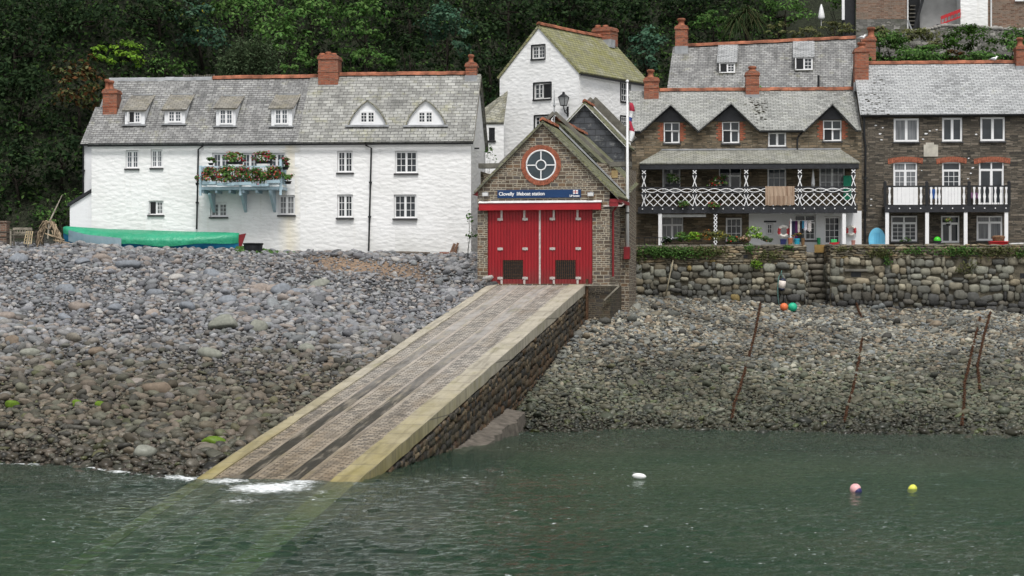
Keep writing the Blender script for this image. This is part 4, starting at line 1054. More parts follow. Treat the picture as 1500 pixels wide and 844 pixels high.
# the doors: a vertical boarded leaf each side
mv = Mt('red boarding'); uv = mv.uv(); sx = mv.n('SeparateXYZ', Vector=uv).outputs[0]
fr_ = mv.math('FRACT', mv.math('DIVIDE', sx, .125)); gr = mv.ramp(mv.math('ABSOLUTE', mv.math('SUBTRACT', fr_, .5)), [(.40,0.0),(.47,1.0)])
nz = mv.noise(mv.uv((1,.25,1)), 2.0, 4); cr = mv.ramp(nz, [(.3,(.23,.006,.011)),(.7,(.31,.008,.014))])
zv = mv.n('SeparateXYZ', Vector=uv).outputs[1]; gm = mv.n('MapRange', Value=mv.math('ADD', zv, mv.math('MULTIPLY', mv.noise(mv.uv((3,.8,1)),2.0,4), -.9))); gm.inputs[1].default_value = -.4; gm.inputs[2].default_value = .35; gm.inputs[3].default_value = .6; gm.inputs[4].default_value = 0
cr = mv.mix(cr, (.10,.035,.03), gm.outputs[0]); cr = mv.mix(cr, (.42,.05,.05), mv.math('MULTIPLY', mv.ramp(mv.noise(mv.uv((5,.3,1)),1.5,5),[(.55,0.0),(.75,1.0)]), .35))
cr = mv.mix(cr, (.14,.004,.006), mv.math('MULTIPLY', gr, .85)); mv.done(cr, .45, mv.bump(gr, -.012), .35); M['red_boards'] = mv.m
xm = BF.x(790.5); gz_ = .06
gr1 = rct(BF,736,381,766,409); gr2 = rct(BF,813,381,843,409)
for (a,b,g,nm) in ((door[0]+.01,xm-.04,gr1,0),(xm+.04,door[2]-.01,gr2,1)):
    mb = MB(); wall_face(mb, [(a,gz_),(b,gz_),(b,door[3]),(a,door[3])], [g], .05, .08); d = mb.build('door', M['red_boards'], BH)
    mb = MB(); mb.box(g[0],g[2],.11,.125,g[1],g[3]); mb.build('grille_shade', M['black'], d)  # shade behind the grille, put in as a flat black panel
    mb = MB()
    for i in range(10): x = g[0]+(g[2]-g[0])*(i+.5)/10; mb.box(x-.008,x+.008,.035,.06,g[1],g[3])
    for i in range(6): z = g[1]+(g[3]-g[1])*(i+.5)/6; mb.box(g[0],g[2],.061,.075,z-.006,z+.006)
    mb.build('grille', M['iron'], d)
    xs_ = (BF.x(732.5), BF.x(769)) if nm == 0 else (BF.x(809), BF.x(847))
    for k, x in enumerate(xs_):
        for py in (321,364.5,407.5):
            z = BF.z(790,py); mb = MB(); mb.box(x-.11,x+.11,.012,.049,z-.05,z+.05); mb.box(x-.02,x+.02,-.005,.03,z-.06,z+.06); mb.build('hinge', M['galv'], d)
        mb = MB(); x2 = x+(.06 if k == 0 else -.03); mb.box(x2-.04,x2+.04,.008,.048,BF.z(790,319),door[3]); mb.box(x2-.04,x2+.04,.012,.049,gz_,gz_+.15); mb.build('strap', M['galv'], d)
mb = MB(); mb.box(xm-.035,xm+.035,.02,.10,gz_,door[3]-.01); mb.build('meeting_strip', M['galv'], BH)
x0_, z1_ = BF.px(703,298); x1_, z0_ = BF.px(881,308); z1_ = BF.z(790,297.5); z0_ = BF.z(790,308)
mb = MB(); mb.box(x0_,x1_,-.22,-.004,z0_,z1_); mb.build('door_hood', M['red'], BH)
mb = MB(); mb.prism([(x0_-.03,-.26,z1_+.003),(x0_-.03,-.003,z1_+.10),(x0_-.03,-.003,z1_+.003)], (x1_-x0_+.06,0,0)); mb.build('hood_flashing', M['white_wood'], BH)
# round window in a ring of bricks
cx, cz = BF.px(792.5,242); ro = 29.5/36.1; ri = 22.6/36.1
mb = MB(); n = 64
for i in range(n):
    a0 = 2*math.pi*i/n; a1 = 2*math.pi*(i+.86)/n; y0 = -.03+random.uniform(-.006,.006); k = random.uniform(-.01,.01)
    P = [(cx+r*math.cos(a), y0, cz+r*math.sin(a)) for r, a in ((ri,a0),(ro+k,a0),(ro+k,a1),(ri,a1))]
    mb.prism(P, (0,.06,0))
ring = mb.build('brick_ring', M['brick_rad'], BH)
mb = MB(); mb.lathe([(ri+.01,-.012),(ro-.01,-.012),(ro-.01,.02),(ri+.01,.02)], (cx,0,cz), 64, 'y', False); mb.build('ring_mortar', M['mortar'], ring)
mb = MB(); mb.tube([(cx+(ri-.03)*math.cos(a), -.012, cz+(ri-.03)*math.sin(a)) for a in np.linspace(0,2*math.pi,48,endpoint=False)], .035, 6, True)
mb.tube([(cx+.2*math.cos(a), -.012, cz+.2*math.sin(a)) for a in np.linspace(0,2*math.pi,32,endpoint=False)], .028, 6, True)
for a in range(4):
    c_, s_ = math.cos(a*math.pi/2), math.sin(a*math.pi/2); mb.bar((cx+.2*c_,-.012,cz+.2*s_),(cx+(ri-.02)*c_,-.012,cz+(ri-.02)*s_),.045,.03,(0,1,0))
rw = mb.build('round_window', M['white'], BH)
mb = MB(); mb.lathe([(ri,-.006),(ri,.01)], (cx,0,cz), 48, 'y'); mb.build('pane', mat_pane('round window glass', (.04,.055,.065), .2), rw)
# main hall behind with a coped gable
am, zm = BF.px(812,165,L1); kz = BF.z(900,240,L1); xr2 = BF.x(921.5,L1); xk = BF.x(893,L1); hwm = xk-am; xl2 = am-(xr2-am)
L2 = 8.6
mb = MB(); wall_face(mb, [(xl2,-3),(xr2,-3),(xr2,kz-.1),(xk,kz),(am,zm-.05),(am-hwm,kz),(xl2,kz-.1)], [], L1)
TP = .8; mb.poly([(xr2,L1,-3),(xr2-TP,L1+L2,-3),(xr2-TP,L1+L2,kz+.2),(xr2,L1,kz-.25)]); mb.poly([(xl2,L1,-3),(xl2,L1+L2,-3),(xl2,L1+L2,kz-.25),(xl2,L1,kz-.25)])
wall_face(mb, [(xl2,-3),(xr2-TP,-3),(xr2-TP,kz+.15),(xk-TP*1.3,kz+.2),(am,zm-.3),(am-hwm,kz-.2),(xl2,kz-.3)], [], L1+L2)
mb.build('hall_wall', M['squared'], BH)
mb = MB()
for s in (1,-1):
    mb.bar((am+s*.02,L1+.1,zm),(am+s*hwm,L1+.1,kz+.02),.14,.30,(0,1,0)); mb.box(min(am+s*hwm,am+s*(xr2-am+.08)),max(am+s*hwm,am+s*(xr2-am+.08)),L1-.1,L1+.35,kz-.12,kz+.08)
mb.build('gable_coping', M['stone_trim'], BH)
mb = MB(); q = (zm-kz)/hwm
for s in (1,-1):
    w2 = xr2-am+.1; w3 = w2-(TP if s > 0 else 0); mb.slab([(am+s*w2,L1+.2,zm-.28-q*w2),(am+s*w3,L1+L2+.1,zm-.28-q*w3),(am+s*.001,L1+L2+.1,zm-.28),(am+s*.001,L1+.2,zm-.28)], .12)
mb.build('hall_roof', M['slate_olive'], BH); ridge_tiles(BH, (am,L1+.3,zm-.2), (am,L1+L2,zm-.2), .14)
mb = MB(); xx = BF.x(910,L1-.05); mb.box(BF.x(896,L1),BF.x(905,L1),L1-.03,L1+.1,BF.z(900,250,L1)-.30,BF.z(900,250,L1)); mb.build('pad_stone', plain('yellow pad stone', (.34,.25,.12), .9), BH)
mb = MB(); mb.tube([(am,L1-.02,zm-.6),(am,L1-.02,zm+.62)], .028, 8); mb.ball((am,L1-.02,zm+.3), .06); mb.tube([(am,L1-.02,zm+.62),(am,L1-.02,zm+.95)], .012, 6); mb.build('finial', M['lead'], BH)
# lead flashing where the front roof meets the hall gable
mb = MB(); mb.bar((xc,L1-.03,za+.22),(xr_+o,L1-.03,ze-o*sg+.22),.06,.22,(0,1,0)); mb.build('flashing', M['lead'], BH)
# slate hung building beyond it
y3 = L1+L2+.15; a3, z3 = BF.px(857,153,y3); xe, zE = BF.px(915,213,y3); h3 = xe-a3; L3 = 2.6
SH = thing('slate_hung_building', BF.sub(a3,y3), 'building with dark slate hung gable just behind the lifeboat house roof', 'house')
mb = MB(); wall_face(mb, [(-h3,-3),(h3,-3),(h3,zE),(0,z3),(-h3,zE)], [], 0); mb.build('gable_wall', M['slate_dark'], SH)
mb = MB(); mb.poly([(h3,0,-3),(h3,L3,-3),(h3,L3,zE),(h3,0,zE)]); mb.poly([(-h3,0,-3),(-h3,L3,-3),(-h3,L3,zE),(-h3,0,zE)]); mb.build('side_wall', M['rubble'], SH)
q = (z3-zE)/h3; mb = MB()
for s in (1,-1): mb.slab([(s*(h3+.15),-.1,zE-.15*q+.12),(s*(h3+.15),L3,zE-.15*q+.12),(s*.001,L3,z3+.12),(s*.001,-.1,z3+.12)], .1)
mb.build('roof', M['slate_olive'], SH); ridge_tiles(SH, (0,-.1,z3+.17), (0,L3,z3+.17), .13)
mb = MB()
for s in (1,-1): mb.bar((0,-.115,z3),(s*(h3+.12),-.115,zE-.12*q),.02,.14,(0,1,0))
mb.build('barge_board', M['white_wood'], SH)
mb = MB()
for s in (1,-1): mb.bar((0,L3+.1,z3+.45),(s*(h3+.1),L3+.1,zE+.4),.35,.5,(0,1,0))
mb.build('gable_coping', M['stone_trim'], SH)
# ---------------------------------------------------------------- stone terrace: left cottage E with the lattice balcony
EF = Fr(at_d(1090, 358, 100.2), 4.0); EF = Fr((EF.o[0],EF.o[1],LANE+S0[2]), 4.0)
e0 = EF.x(924); e1 = EF.x(1262)
E = thing('terrace_cottage', EF, 'stone cottage with black and white lattice balcony and three black gabled dormers', 'house')
ze = EF.z(1140,191); RY = 3.1; zr = EF.z(1100,135,RY); se = (zr-ze)/RY
up = [W(972,179,996,210,cols=(1,1),rows=1,top=.36,open_=0), W(1057.5,178,1083.5,210,cols=(1,1),rows=1,top=.36,open_=0), W(1125,193.5,1152,215,cols=(1,1),rows=1), W(1205.5,176,1233,207,cols=(1,1),rows=1,top=.36,open_=0)]
mid = [W(970,246,997,281,cols=(1,1),rows=1,pane='pane_net'), W(1053,245,1086,280,cols=(1,1),rows=1,top=.3), W(1124,246,1152,301,cols=(3,),rows=4,pane='pane_mid',sill=None), W(1200,244,1238,279,cols=(2,2),rows=3,pane='pane_net')]
low = [W(968,318,1001,350,cols=(2,2),rows=1,top=.3,pane='pane_net'), W(1063,319,1087,354,cols=(3,),rows=3), W(1122.5,327,1132.5,343.5,cols=(2,),rows=2,sill=None), W(1164,315,1195,352,cols=(2,2),rows=3,top=.25), W(1207,317,1231,358,cols=(3,),rows=4,sill=None,name='glazed_door')]
holes = [rct(EF,*s['px']) for s in up+mid+low]; holes = [(a,max(b,.02),c,d) for a,b,c,d in holes]
gab = [(982.4,154,939,1023),(1070.7,152,1023,1112),(1218.8,153,1178,1254)]
mb = MB(); wall_face(mb, [(e0,-.3),(e1,-.3),(e1,ze),(e0,ze)], [h for h in holes if h[3] < ze], 0, .12)
tops = [h for h in holes if h[3] >= ze]
# the wall again with the windows that break the eaves
mb = MB(); cut = [(h[0],h[1],h[2],min(h[3],ze)) for h in holes]
wall_face(mb, [(e0,-.3),(e1,-.3),(e1,ze),(e0,ze)], cut, 0, .12)
mb.poly([(e0,0,-.3),(e0,6,-.3),(e0,6,ze),(e0,RY,zr),(e0,0,ze)]); mb.poly([(e1,0,-.3),(e1,6,-.3),(e1,6,ze),(e1,RY,zr),(e1,0,ze)]); mb.poly([(e0,6,-.3),(e1,6,-.3),(e1,6,ze),(e0,6,ze)])
mb.build('wall', M['rubble_warm'], E)
for s, h in zip(up+mid+low, holes): window(E, h, 0, rec=.12, **{a:b for a,b in s.items() if a != 'px'})
# gabled half dormers: gable wall, black boarding, barge boards, slate roof
rf = MB(); ov = .14; e_ = ze-ov*se+.10
hipy = .0
xs_ = [e0-.1]; 
def eave_seg(a, b): rf.slab([(a,-ov,e_),(b,-ov,e_),(b,RY,zr+.10),(a,RY,zr+.10)], .09)
G = []
for (ax, ay, lx, rx) in gab:
    a, z = EF.px(ax, ay, -.1); l = EF.x(lx, -.1); r = EF.x(rx, -.1); G.append((a, z, l, r))
edges = [e0-.12]
for a,z,l,r in G: edges += [l, r]
edges.append(e1-.02)
for i in range(0, len(edges), 2): 
    if edges[i+1]-edges[i] > .05: eave_seg(edges[i], edges[i+1])
for k,(a,z,l,r) in enumerate(G):
    zb = ze-.02; yk = (z-e_)/se-ov     # where the dormer ridge meets the slope
    # main roof above the dormer: two triangles and a strip behind
    P = [(l,-ov,e_),(a,yk,z+.03),(r,-ov,e_),(r,RY,zr+.10),(l,RY,zr+.10)]
    for tri in ([P[0],P[1],P[4]],[P[1],P[2],P[3]],[P[4],P[1],P[3]]): rf.slab(tri, .09)
    d = MB(); wall_face(d, [(l+.1,zb),(r-.1,zb),(a,z-.12)], [(h[0],h[1]-.5,h[2],h[3]) for h in tops if h[0] < a < h[2]], 0.0, .12)
    dg = d.build('dormer', M['rubble_warm'], E, weld=True)
    sl2 = (z-e_)/((r-l)/2); q = MB()
    q.slab([(l-.05,-.30,e_-.05*sl2-.0),(a,-.30,z+.06),(a,yk+.05,z+.06),(l-.02,-.02,e_+.03)], .08); q.slab([(r+.05,-.30,e_-.05*sl2),(a+.001,-.30,z+.06),(a+.001,yk+.05,z+.06),(r+.02,-.02,e_+.03)], .08)
    q.build('dormer_roof', M['slate_terr'], dg)
    q = MB(); q.bar((l-.06,-.315,e_-.12),(a,-.315,z-.05),.035,.17,(0,1,0)); q.bar((r+.06,-.318,e_-.12),(a,-.318,z-.05),.035,.17,(0,1,0)); q.build('barge_board', M['black'], dg)
    hz = [h for h in tops if h[0] < a < h[2]]
    zt = hz[0][3]+.02 if hz else z-.9
    q = MB(); wv = (z-.1-zt)/sl2; q.prism([(a-wv,-.05,zt),(a+wv,-.05,zt),(a,-.05,z-.1)], (0,.045,0))
    for i in range(1,4): zz_ = zt+(z-.1-zt)*i/4.5; wq = (z-.1-zz_)/sl2; q.box(a-wq,a+wq,-.06,-.051,zz_,zz_+.02)
    q.build('boarding', M['darkwood'], dg)
    if hz:
        h = hz[0]; q = MB(); q2 = MB()
        for i in range(9):
            zz_ = h[3]-.05-.10*i; wv_ = .28 if i%2 else .18
            q.box(h[0]-wv_,h[0]-.004,-.012,.02,zz_-.08,zz_); q2.box(h[2]+.004,h[2]+wv_,-.012,.02,zz_-.08,zz_)
        q.build('brick_quoin', M['brick_rad'], dg); q2.build('brick_quoin', M['brick_rad'], dg)
rf.slab([(e0-.12,6.2,ze),(e1-.02,6.2,ze),(e1-.02,RY,zr+.097),(e0-.12,RY,zr+.097)], .09)
rf.build('roof', M['slate_terr'], E)
ridge_tiles(E, (EF.x(966,RY),RY,zr+.15), (EF.x(1250,RY),RY,zr+.15), .14)
gutter(E, G[1][3], G[2][2], -ov-.05, e_-.06); gutter(E, e0-.1, G[0][2], -ov-.05, e_-.06)
pipe(E, EF, [(1176,193),(1170,199),(1168,204),(1168,219)])
chimney(E, EF, 943.5, 965, 113, 141, 2.4, [(953,102,10)], .8, fl=False)
chimney(E, EF, 1092.5, 1112, 104, 139, 2.5, [(1102,97,11)], .75)
# porch roof over the balcony
YB = -1.55
def hip(yw, px0t, px1t, pyt, px0b, px1b, pyb, name, mat):
    a, zt = EF.px(px0t, pyt, -.02); b, _ = EF.px(px1t, pyt, -.02); c, zb = EF.px(px0b, pyb, yw); d, _ = EF.px(px1b, pyb, yw)
    mb = MB(); mb.slab([(c,yw,zb),(d,yw,zb),(b,-.01,zt),(a,-.01,zt)], .06); mb.slab([(c,yw,zb),(a,-.01,zt),(c,-.01,zb+.02)], .06); mb.slab([(d,yw,zb),(b,-.01,zt),(d,-.01,zb+.02)], .06)
    o = mb.build(name, M[mat], E)
    m2 = MB(); m2.box(a, b, -.10, -.004, zt-.02, zt+.05); m2.build('flashing', M['lead'], o)
    return c, d, zb
pc, pd, pz = hip(YB-.12, 969, 1231, 220, 936, 1260, 239, 'porch_roof', 'slate_porch')
bx0 = EF.x(937.5,YB); bx1 = EF.x(1255,YB); zd = EF.z(1100,303,YB); zd0 = EF.z(1100,312.5,YB); zt = EF.z(1100,275,YB)
mb = MB(); mb.box(bx0-.1, bx1+.02, YB-.05, YB+.12, zd0, zd); mb.box(bx0-.1, bx1+.02, YB+.12, -.003, zd-.12, zd-.02)
bal = mb.build('balcony', M['darkwood'], E)
mb = MB()
for i in range(22): x = bx0+.12+(bx1-bx0-.2)*i/21; mb.lathe([(.03,-.085),(.034,-.055),(.02,-.05)], (x,YB,(zd+zd0)/2+.06), 8, 'y')
mb.build('joist_bolt', M['white'], bal)
mb = MB(); mb.box(pc+.05, pd-.05, YB-.06, YB+.06, pz-.30, pz-.07); mb.box(pc+.05,pc+.13,YB+.06,-.01,pz-.3,pz-.08); mb.box(pd-.13,pd-.05,YB+.06,-.01,pz-.3,pz-.08); mb.build('eaves_beam', M['darkwood'], bal)
posts = [943.3,1017.5,1093,1171.5,1250]
px_ = [EF.x(p,YB) for p in posts]
zm = EF.z(1100,283,YB)
for x in px_:
    mb = MB(); mb.box(x-.075, x+.075, YB-.04, YB+.04, zd, pz-.3); p = mb.build('balcony_post', M['darkwood'], bal)
    q = MB(); f = YB-.055
    def X(z0,z1,w=.10):
        q.bar((x-w,f,z0),(x+w,f,z1),.04,.03,(0,1,0)); q.bar((x+w,f-.004,z0),(x-w,f-.004,z1),.04,.03,(0,1,0))
    hs = zt-zd
    X(zd+.04, zm-.06); X(zm+.03, zt-.05, .09); zz_ = EF.z(1100,258,YB)
    X(zt+.06, EF.z(1100,257,YB), .09); X(EF.z(1100,254.5,YB), EF.z(1100,249.5,YB), .09)
    q.build('cross_brace', M['white'], p)
mb = MB(); mb.box(bx0,bx1,YB-.035,YB+.035,zt-.03,zt+.045); mb.box(bx0,bx1,YB-.02,YB+.02,zm-.03,zm+.02); mb.box(bx0,bx1,YB-.02,YB+.02,zd+.01,zd+.05)
for xx in (bx0+.02,bx1-.06): mb.box(xx,xx+.05,YB,-.01,zt-.02,zt+.04); mb.box(xx,xx+.05,YB,-.01,zd+.1,zd+.15)
mb.build('rail', M['darkwood'], bal)
for a, b in zip(px_[:-1], px_[1:]):
    a += .09; b -= .09; q = MB(); f = YB-.03; n = 6; s = (b-a)/n; zl0 = zd+.04; zl1 = zm-.03; hh = zl1-zl0
    for i in range(-2, n+1):
        for sg_ in (1,-1):
            xa_ = a+i*s if sg_ > 0 else b-i*s; xb_ = xa_+sg_*s*1.6
            t0 = 0; t1 = 1
            def cl(v): return (v-xa_)/(xb_-xa_)
            lo, hi = sorted((cl(a),cl(b))); t0 = max(0,lo); t1 = min(1,hi)
            if t1-t0 > .05: q.bar((xa_+(xb_-xa_)*t0,f-.006*sg_,zl0+hh*t0),(xa_+(xb_-xa_)*t1,f-.006*sg_,zl0+hh*t1),.035,.02,(0,1,0))
    k = 4; s = (b-a)/k
    for i in range(k):
        c_ = a+s*(i+.5)
        for sg_ in (1,-1):
            L = [(c_+s*.52*t, f, (zm+zt)/2+sg_*(1-t*t)*.085+.0) for t in np.linspace(-1,1,9)]
            q.tube(L, .019, 5)
    q.build('lattice', M['white'], bal)
for pxx, lat in ((967,0),(1048,1),(1217.5,0)):
    x = EF.x(pxx,YB); pass
for pxx, lat in ((967,0),(1048,1),(1218,0)) if False else ((967,0),(1048,1),(1236.5,0)):
    x = EF.x(pxx,YB); mb = MB()
    if lat:
        mb.box(x-.075,x+.075,YB-.03,YB+.03,-.2,zd0); o = mb.build('ground_post', M['darkwood'], E)
        q = MB(); n = 9
        for i in range(n):
            z0_ = .1+(zd0-.15)*i/n; z1_ = .1+(zd0-.15)*(i+1)/n
            q.bar((x-.08,YB-.045,z0_),(x+.08,YB-.045,z1_),.04,.02,(0,1,0)); q.bar((x+.08,YB-.05,z0_),(x-.08,YB-.05,z1_),.04,.02,(0,1,0))
        q.build('cross_brace', M['white'], o)
    else: mb.box(x-.085,x+.085,YB-.02,YB+.13,-.2,zd0-.003); mb.build('ground_post', M['white'], E)
# whitewashed ground floor on the right with its details
a = EF.x(1097); b = EF.x(1262); zt2 = zd-.15
mb = MB(); wall_face(mb, [(a,-.1),(b,-.1),(b,zt2),(a,zt2)], [h for h in holes if h[0] > a and h[3] < zt2+.2], -.03, .14); mb.build('whitewashed_wall', M['render_smooth'], E)
mb = MB(); x0_, z0_ = EF.px(1119,326); x1_, z1_ = EF.px(1137,323.5); mb.box(x0_,x1_,-.07,-.032,z0_,z1_); mb.build('hood', M['black'], E)
mb = MB(); x0_, z0_ = EF.px(967,318,YB+.2); x1_, z1_ = EF.px(1034,314,YB+.2); mb.box(x0_,x1_,YB+.2,YB+.3,z0_,z1_); mb.build('awning_bar', M['white_wood'], E)
mb = MB(); mb.box(EF.x(997)+.02, EF.x(997)+.10, -.05, -.01, .2, .3); 
# downpipe between the two houses
pipe(E, EF, [(1266,172),(1266,200),(1268,214),(1267,356)], y=-.1, r=.05)

# ---------------------------------------------------------------- right house F with white balusters
FF = EF.sub(e1+.004); f0 = 0.0; f1 = FF.x(1545)
Fh = thing('terrace_house', FF, 'tall dark stone house with white baluster balcony, brick window arches and pale slate roof', 'house')
ze = FF.z(1400,166.5); RY = 3.5; zr = FF.z(1390,96,RY); se = (zr-ze)/RY
u3 = [W(1309,173,1346.5,208,cols=(1,1),rows=1,pane='pane_net'), W(1380,172,1410,207.5,cols=(1,1),rows=1), W(1436,171,1472.5,207,cols=(1,1),rows=1)]
m3 = [W(1308.5,237.5,1344,300,cols=(2,2),rows=6,top=.16,sill=None,name='glazed_door',pane='pane_net'), W(1380,237,1407.5,300,cols=(3,),rows=6,top=.16,sill=None,name='glazed_door'), W(1434,236,1471,300,cols=(1,1),rows=1,top=.16,sill=None,name='glazed_door')]
l3 = [W(1305,316,1344,354,cols=(2,2),rows=4,top=.22), W(1378.5,316,1406,356,cols=(1,1),rows=1,top=.22,sill=None,name='glazed_door'), W(1430.5,316,1469,353,cols=(1,1),rows=1,top=.2,pane='pane_net')]
holes = [rct(FF,*s['px']) for s in u3+m3+l3]; holes = [(a,max(b,.02),c,d) for a,b,c,d in holes]
mb = MB(); wall_face(mb, [(0,-.3),(f1,-.3),(f1,ze),(0,ze)], holes, 0, .12)
mb.poly([(0,0,-.3),(0,7,-.3),(0,7,ze),(0,RY,zr),(0,0,ze)]); mb.poly([(f1,0,-.3),(f1,7,-.3),(f1,7,ze),(f1,RY,zr),(f1,0,ze)]); mb.poly([(0,7,-.3),(f1,7,-.3),(f1,7,ze),(0,7,ze)])
mb.build('wall', M['rubble'], Fh)
for s, h in zip(u3+m3+l3, holes): window(Fh, h, 0, rec=.12, fw=.075, mull=.07, **{a:b for a,b in s.items() if a != 'px'})
ov = .2; e_ = ze-ov*se+.12; mb = MB()
mb.slab([(-.08,-ov,e_),(f1+.1,-ov,e_),(f1+.1,RY,zr+.12),(-.08,RY,zr+.12)], .09); mb.slab([(-.08,7+ov,e_),(f1+.1,7+ov,e_),(f1+.1,RY+.001,zr+.117),(-.08,RY+.001,zr+.117)], .09)
mb.build('roof', M['slate_pale'], Fh)
# moss clumps on the slates near the chimney
def moss(par, fr, ze_, se_, ov_, box, n, name='moss'):
    mb = MB()
    for i in range(n):
        px = random.gauss(box[0], box[1]); py = random.gauss(box[2], box[3])
        y = 1.0
        for _ in range(12): y += (fr.px(px,py,y)[1]-(ze_+.12+se_*y))/se_*.6
        x = fr.px(px,py,y)[0]
        if y < -ov_ or y > 3.3: continue
        r = random.uniform(.02,.06); mb.ball((x,y,ze_+.12+se_*y), (r*1.8,r,r*.4), ICO1)
    o = mb.build(name, plain('roof moss', (.045,.038,.02), .95, .4, 9, .1), par, True); o['kind'] = 'stuff'; return o
moss(Fh, FF, ze, se, ov, (1282,12,148,16), 60); moss(E, EF, EF.z(1140,191), (EF.z(1100,135,3.1)-EF.z(1140,191))/3.1, .1, (1112,6,160,11), 50)
ridge_tiles(Fh, (0,RY,zr+.17), (f1,RY,zr+.17), .13)
gutter(Fh, -.08, f1, -ov-.05, e_-.05)
chimney(Fh, FF, 1252, 1272.5, 70, 121, 2.3, [(1262,62,11)], .8, courses=2)
chimney(Fh, FF, 1489, 1512, 66, 97, 3.0, [(1494,55,9)], .8)
# brick arches and the pale stone tablet
for (p0,p1) in ((1301,1352),(1372,1416),(1427,1480)):
    x0_, z0_ = FF.px(p0,237.5); x1_, z1_ = FF.px(p1,229.5); mb = MB(); n = int((x1_-x0_)/.085); c_ = (x0_+x1_)/2
    for i in range(n):
        a = x0_+(x1_-x0_)*i/n; b = a+(x1_-x0_)/n*.85; t = ((a-c_)/(x1_-x0_)*2); zc = -.10*t*t
        mb.prism([(a,-.02,z0_+zc),(b,-.02,z0_+zc),(b+.02*t,-.02,z1_+zc),(a+.02*t,-.02,z1_+zc)], (0,.06,0))
    mb.build('brick_arch', M['brick_rad'], Fh)
r_ = rct(FF,1353,212,1374,229.5); mb = MB(); mb.box(r_[0],r_[2],-.03,.02,r_[1],r_[3]); mb.box(r_[0]+.1,r_[2]-.2,-.03,.02,r_[3]+.002,r_[3]+.1); mb.build('stone_tablet', plain('pale tablet stone', (.5,.47,.40), .85, .2, 3), Fh)
# patches of old whitewash and render left on the wall
mb = MB()
for (px,py,s_) in [(1356,196,.12),(1362,192,.1),(1372,190,.08),(1352,204,.1),(1289,196,.12),(1291,205,.09),(1419,232,.08),(1425,246,.1),(1422,254,.09),(1418,262,.08),(1276,292,.1),(1276,301,.08),(1430,197,.09),(1283,184,.09),(1293,187,.1),(1350,250,.06)]:
    x, z = FF.px(px,py); s_ *= .6; P = [(x+s_*math.cos(a)*random.uniform(.6,1.5), -.022, z+s_*.6*math.sin(a)*random.uniform(.5,1.3)) for a in np.linspace(0,6.283,9)[:-1]]
    mb.prism(P, (0,.04,0))
mb.build('old_whitewash', M['render_smooth'], Fh)
# balcony
YB = -1.25; bx0 = FF.x(1297,YB); bx1 = FF.x(1478,YB); zd = FF.z(1390,301.5,YB); zd0 = FF.z(1390,311,YB); zt = FF.z(1390,273.5,YB)
mb = MB(); mb.box(bx0-.03,bx1+.03,YB-.06,YB+.1,zd0,zd); mb.box(bx0-.03,bx1+.03,YB+.1,-.003,zd-.15,zd-.02); bal = mb.build('balcony', M['darkwood'], Fh)
mb = MB()
for i in range(12): x = bx0+.15+(bx1-bx0-.3)*i/11; mb.lathe([(.03,-.09),(.034,-.065),(.02,-.055)], (x,YB,(zd+zd0)/2+.03), 8, 'y')
mb.build('joist_bolt', M['white'], bal)
mb = MB(); mb.box(bx0,bx1,YB-.035,YB+.035,zt-.02,zt+.05); mb.box(bx0,bx1,YB-.02,YB+.02,zd+.01,zd+.06)
for xx in (bx0,bx1-.05): mb.box(xx,xx+.05,YB+.03,-.01,zt-.02,zt+.045); mb.box(xx,xx+.05,YB+.03,-.01,zd+.1,zd+.14)
for x in np.arange(bx0+.1,bx1,.09): mb.box(x-.008,x+.008,YB+.03,YB+.045,zd+.06,zt-.02)
mb.build('rail', M['black'], bal)
for p in (1296.5,1357.5,1419.5,1478):
    x = FF.x(p,YB); mb = MB(); mb.box(x-.07,x+.07,YB-.07,YB+.07,zd,zt+.17); mb.ball((x,YB,zt+.2),.08); mb.build('balcony_post', M['black'], bal)
bp = [.12,.55,.9]
def baluster(x):
    mb = MB(); h = zt-.02-zd-.06; pr = [(0,.055),(.06,.055),(.10,.038),(.30,.045),(.45,.065),(.58,.05),(.70,.030),(.82,.034),(.92,.055),(1,.055)]
    L = [(x+r,YB-.03,zd+.06+h*t) for t,r in pr]; Rr = [(x-r,YB-.03,zd+.06+h*t) for t,r in pr[::-1]]
    mb.prism(L+Rr, (0,.025,0)); mb.build('baluster', M['white'], bal)
for p in (1303,1349,1364,1371,1376,1412,1427,1434.5,1442,1450,1458,1466,1474): baluster(FF.x(p,YB))
for p0,p1 in ((1308.5,1344.5),(1379.5,1407.5)):
    a, b = FF.x(p0,YB), FF.x(p1,YB); mb = MB(); n = 6
    for i in range(n): mb.box(a+(b-a)*i/n+.004,a+(b-a)*(i+1)/n-.004,YB-.035,YB-.012,zd+.05,zt-.02)
    mb.build('balcony_panel', M['white'], bal)
for p in (1299.5,1358,1414.5,1474):
    x = FF.x(p,YB); mb = MB(); mb.box(x-.085,x+.085,YB-.03,YB+.13,-.2,zd0-.003); mb.build('ground_post', M['white'], Fh)

# ---------------------------------------------------------------- upper house G behind E
GF = Fr(at_d(1110, 130, 107.0), 8.0)
Gh = thing('upper_house', GF, 'long grey slate roofed house with two shed dormers rising behind the lattice balcony cottage', 'house')
RY = 3.2
x0_ = GF.x(976); x1_ = GF.x(1254)
zeL = GF.z(976,131); zeR = GF.z(1254,121); ze = (zeL+zeR)/2-.3
zrL = GF.z(986,69,RY); zrR = GF.z(1254,56,RY)
x0r = GF.x(986,RY); x1r = GF.x(1254,RY)
zq = (zrL+zrR)/2; s = (zq-ze)/RY
mb = MB(); mb.slab([(x0_,-.15,ze-.15),(x1r,-.15,ze-.15),(x1r,RY,zrR),(x0r,RY,zrL)], .12); mb.slab([(x0_,6.4,ze-.15),(x1r,6.4,ze-.15),(x1r,RY,zrR-.004),(x0r,RY,zrL-.004)], .12)
mb.build('roof', M['slate'], Gh)
mb = MB(); mb.box(x0_+.15,x1r-.05,0,6.2,ze-5,ze-.12)
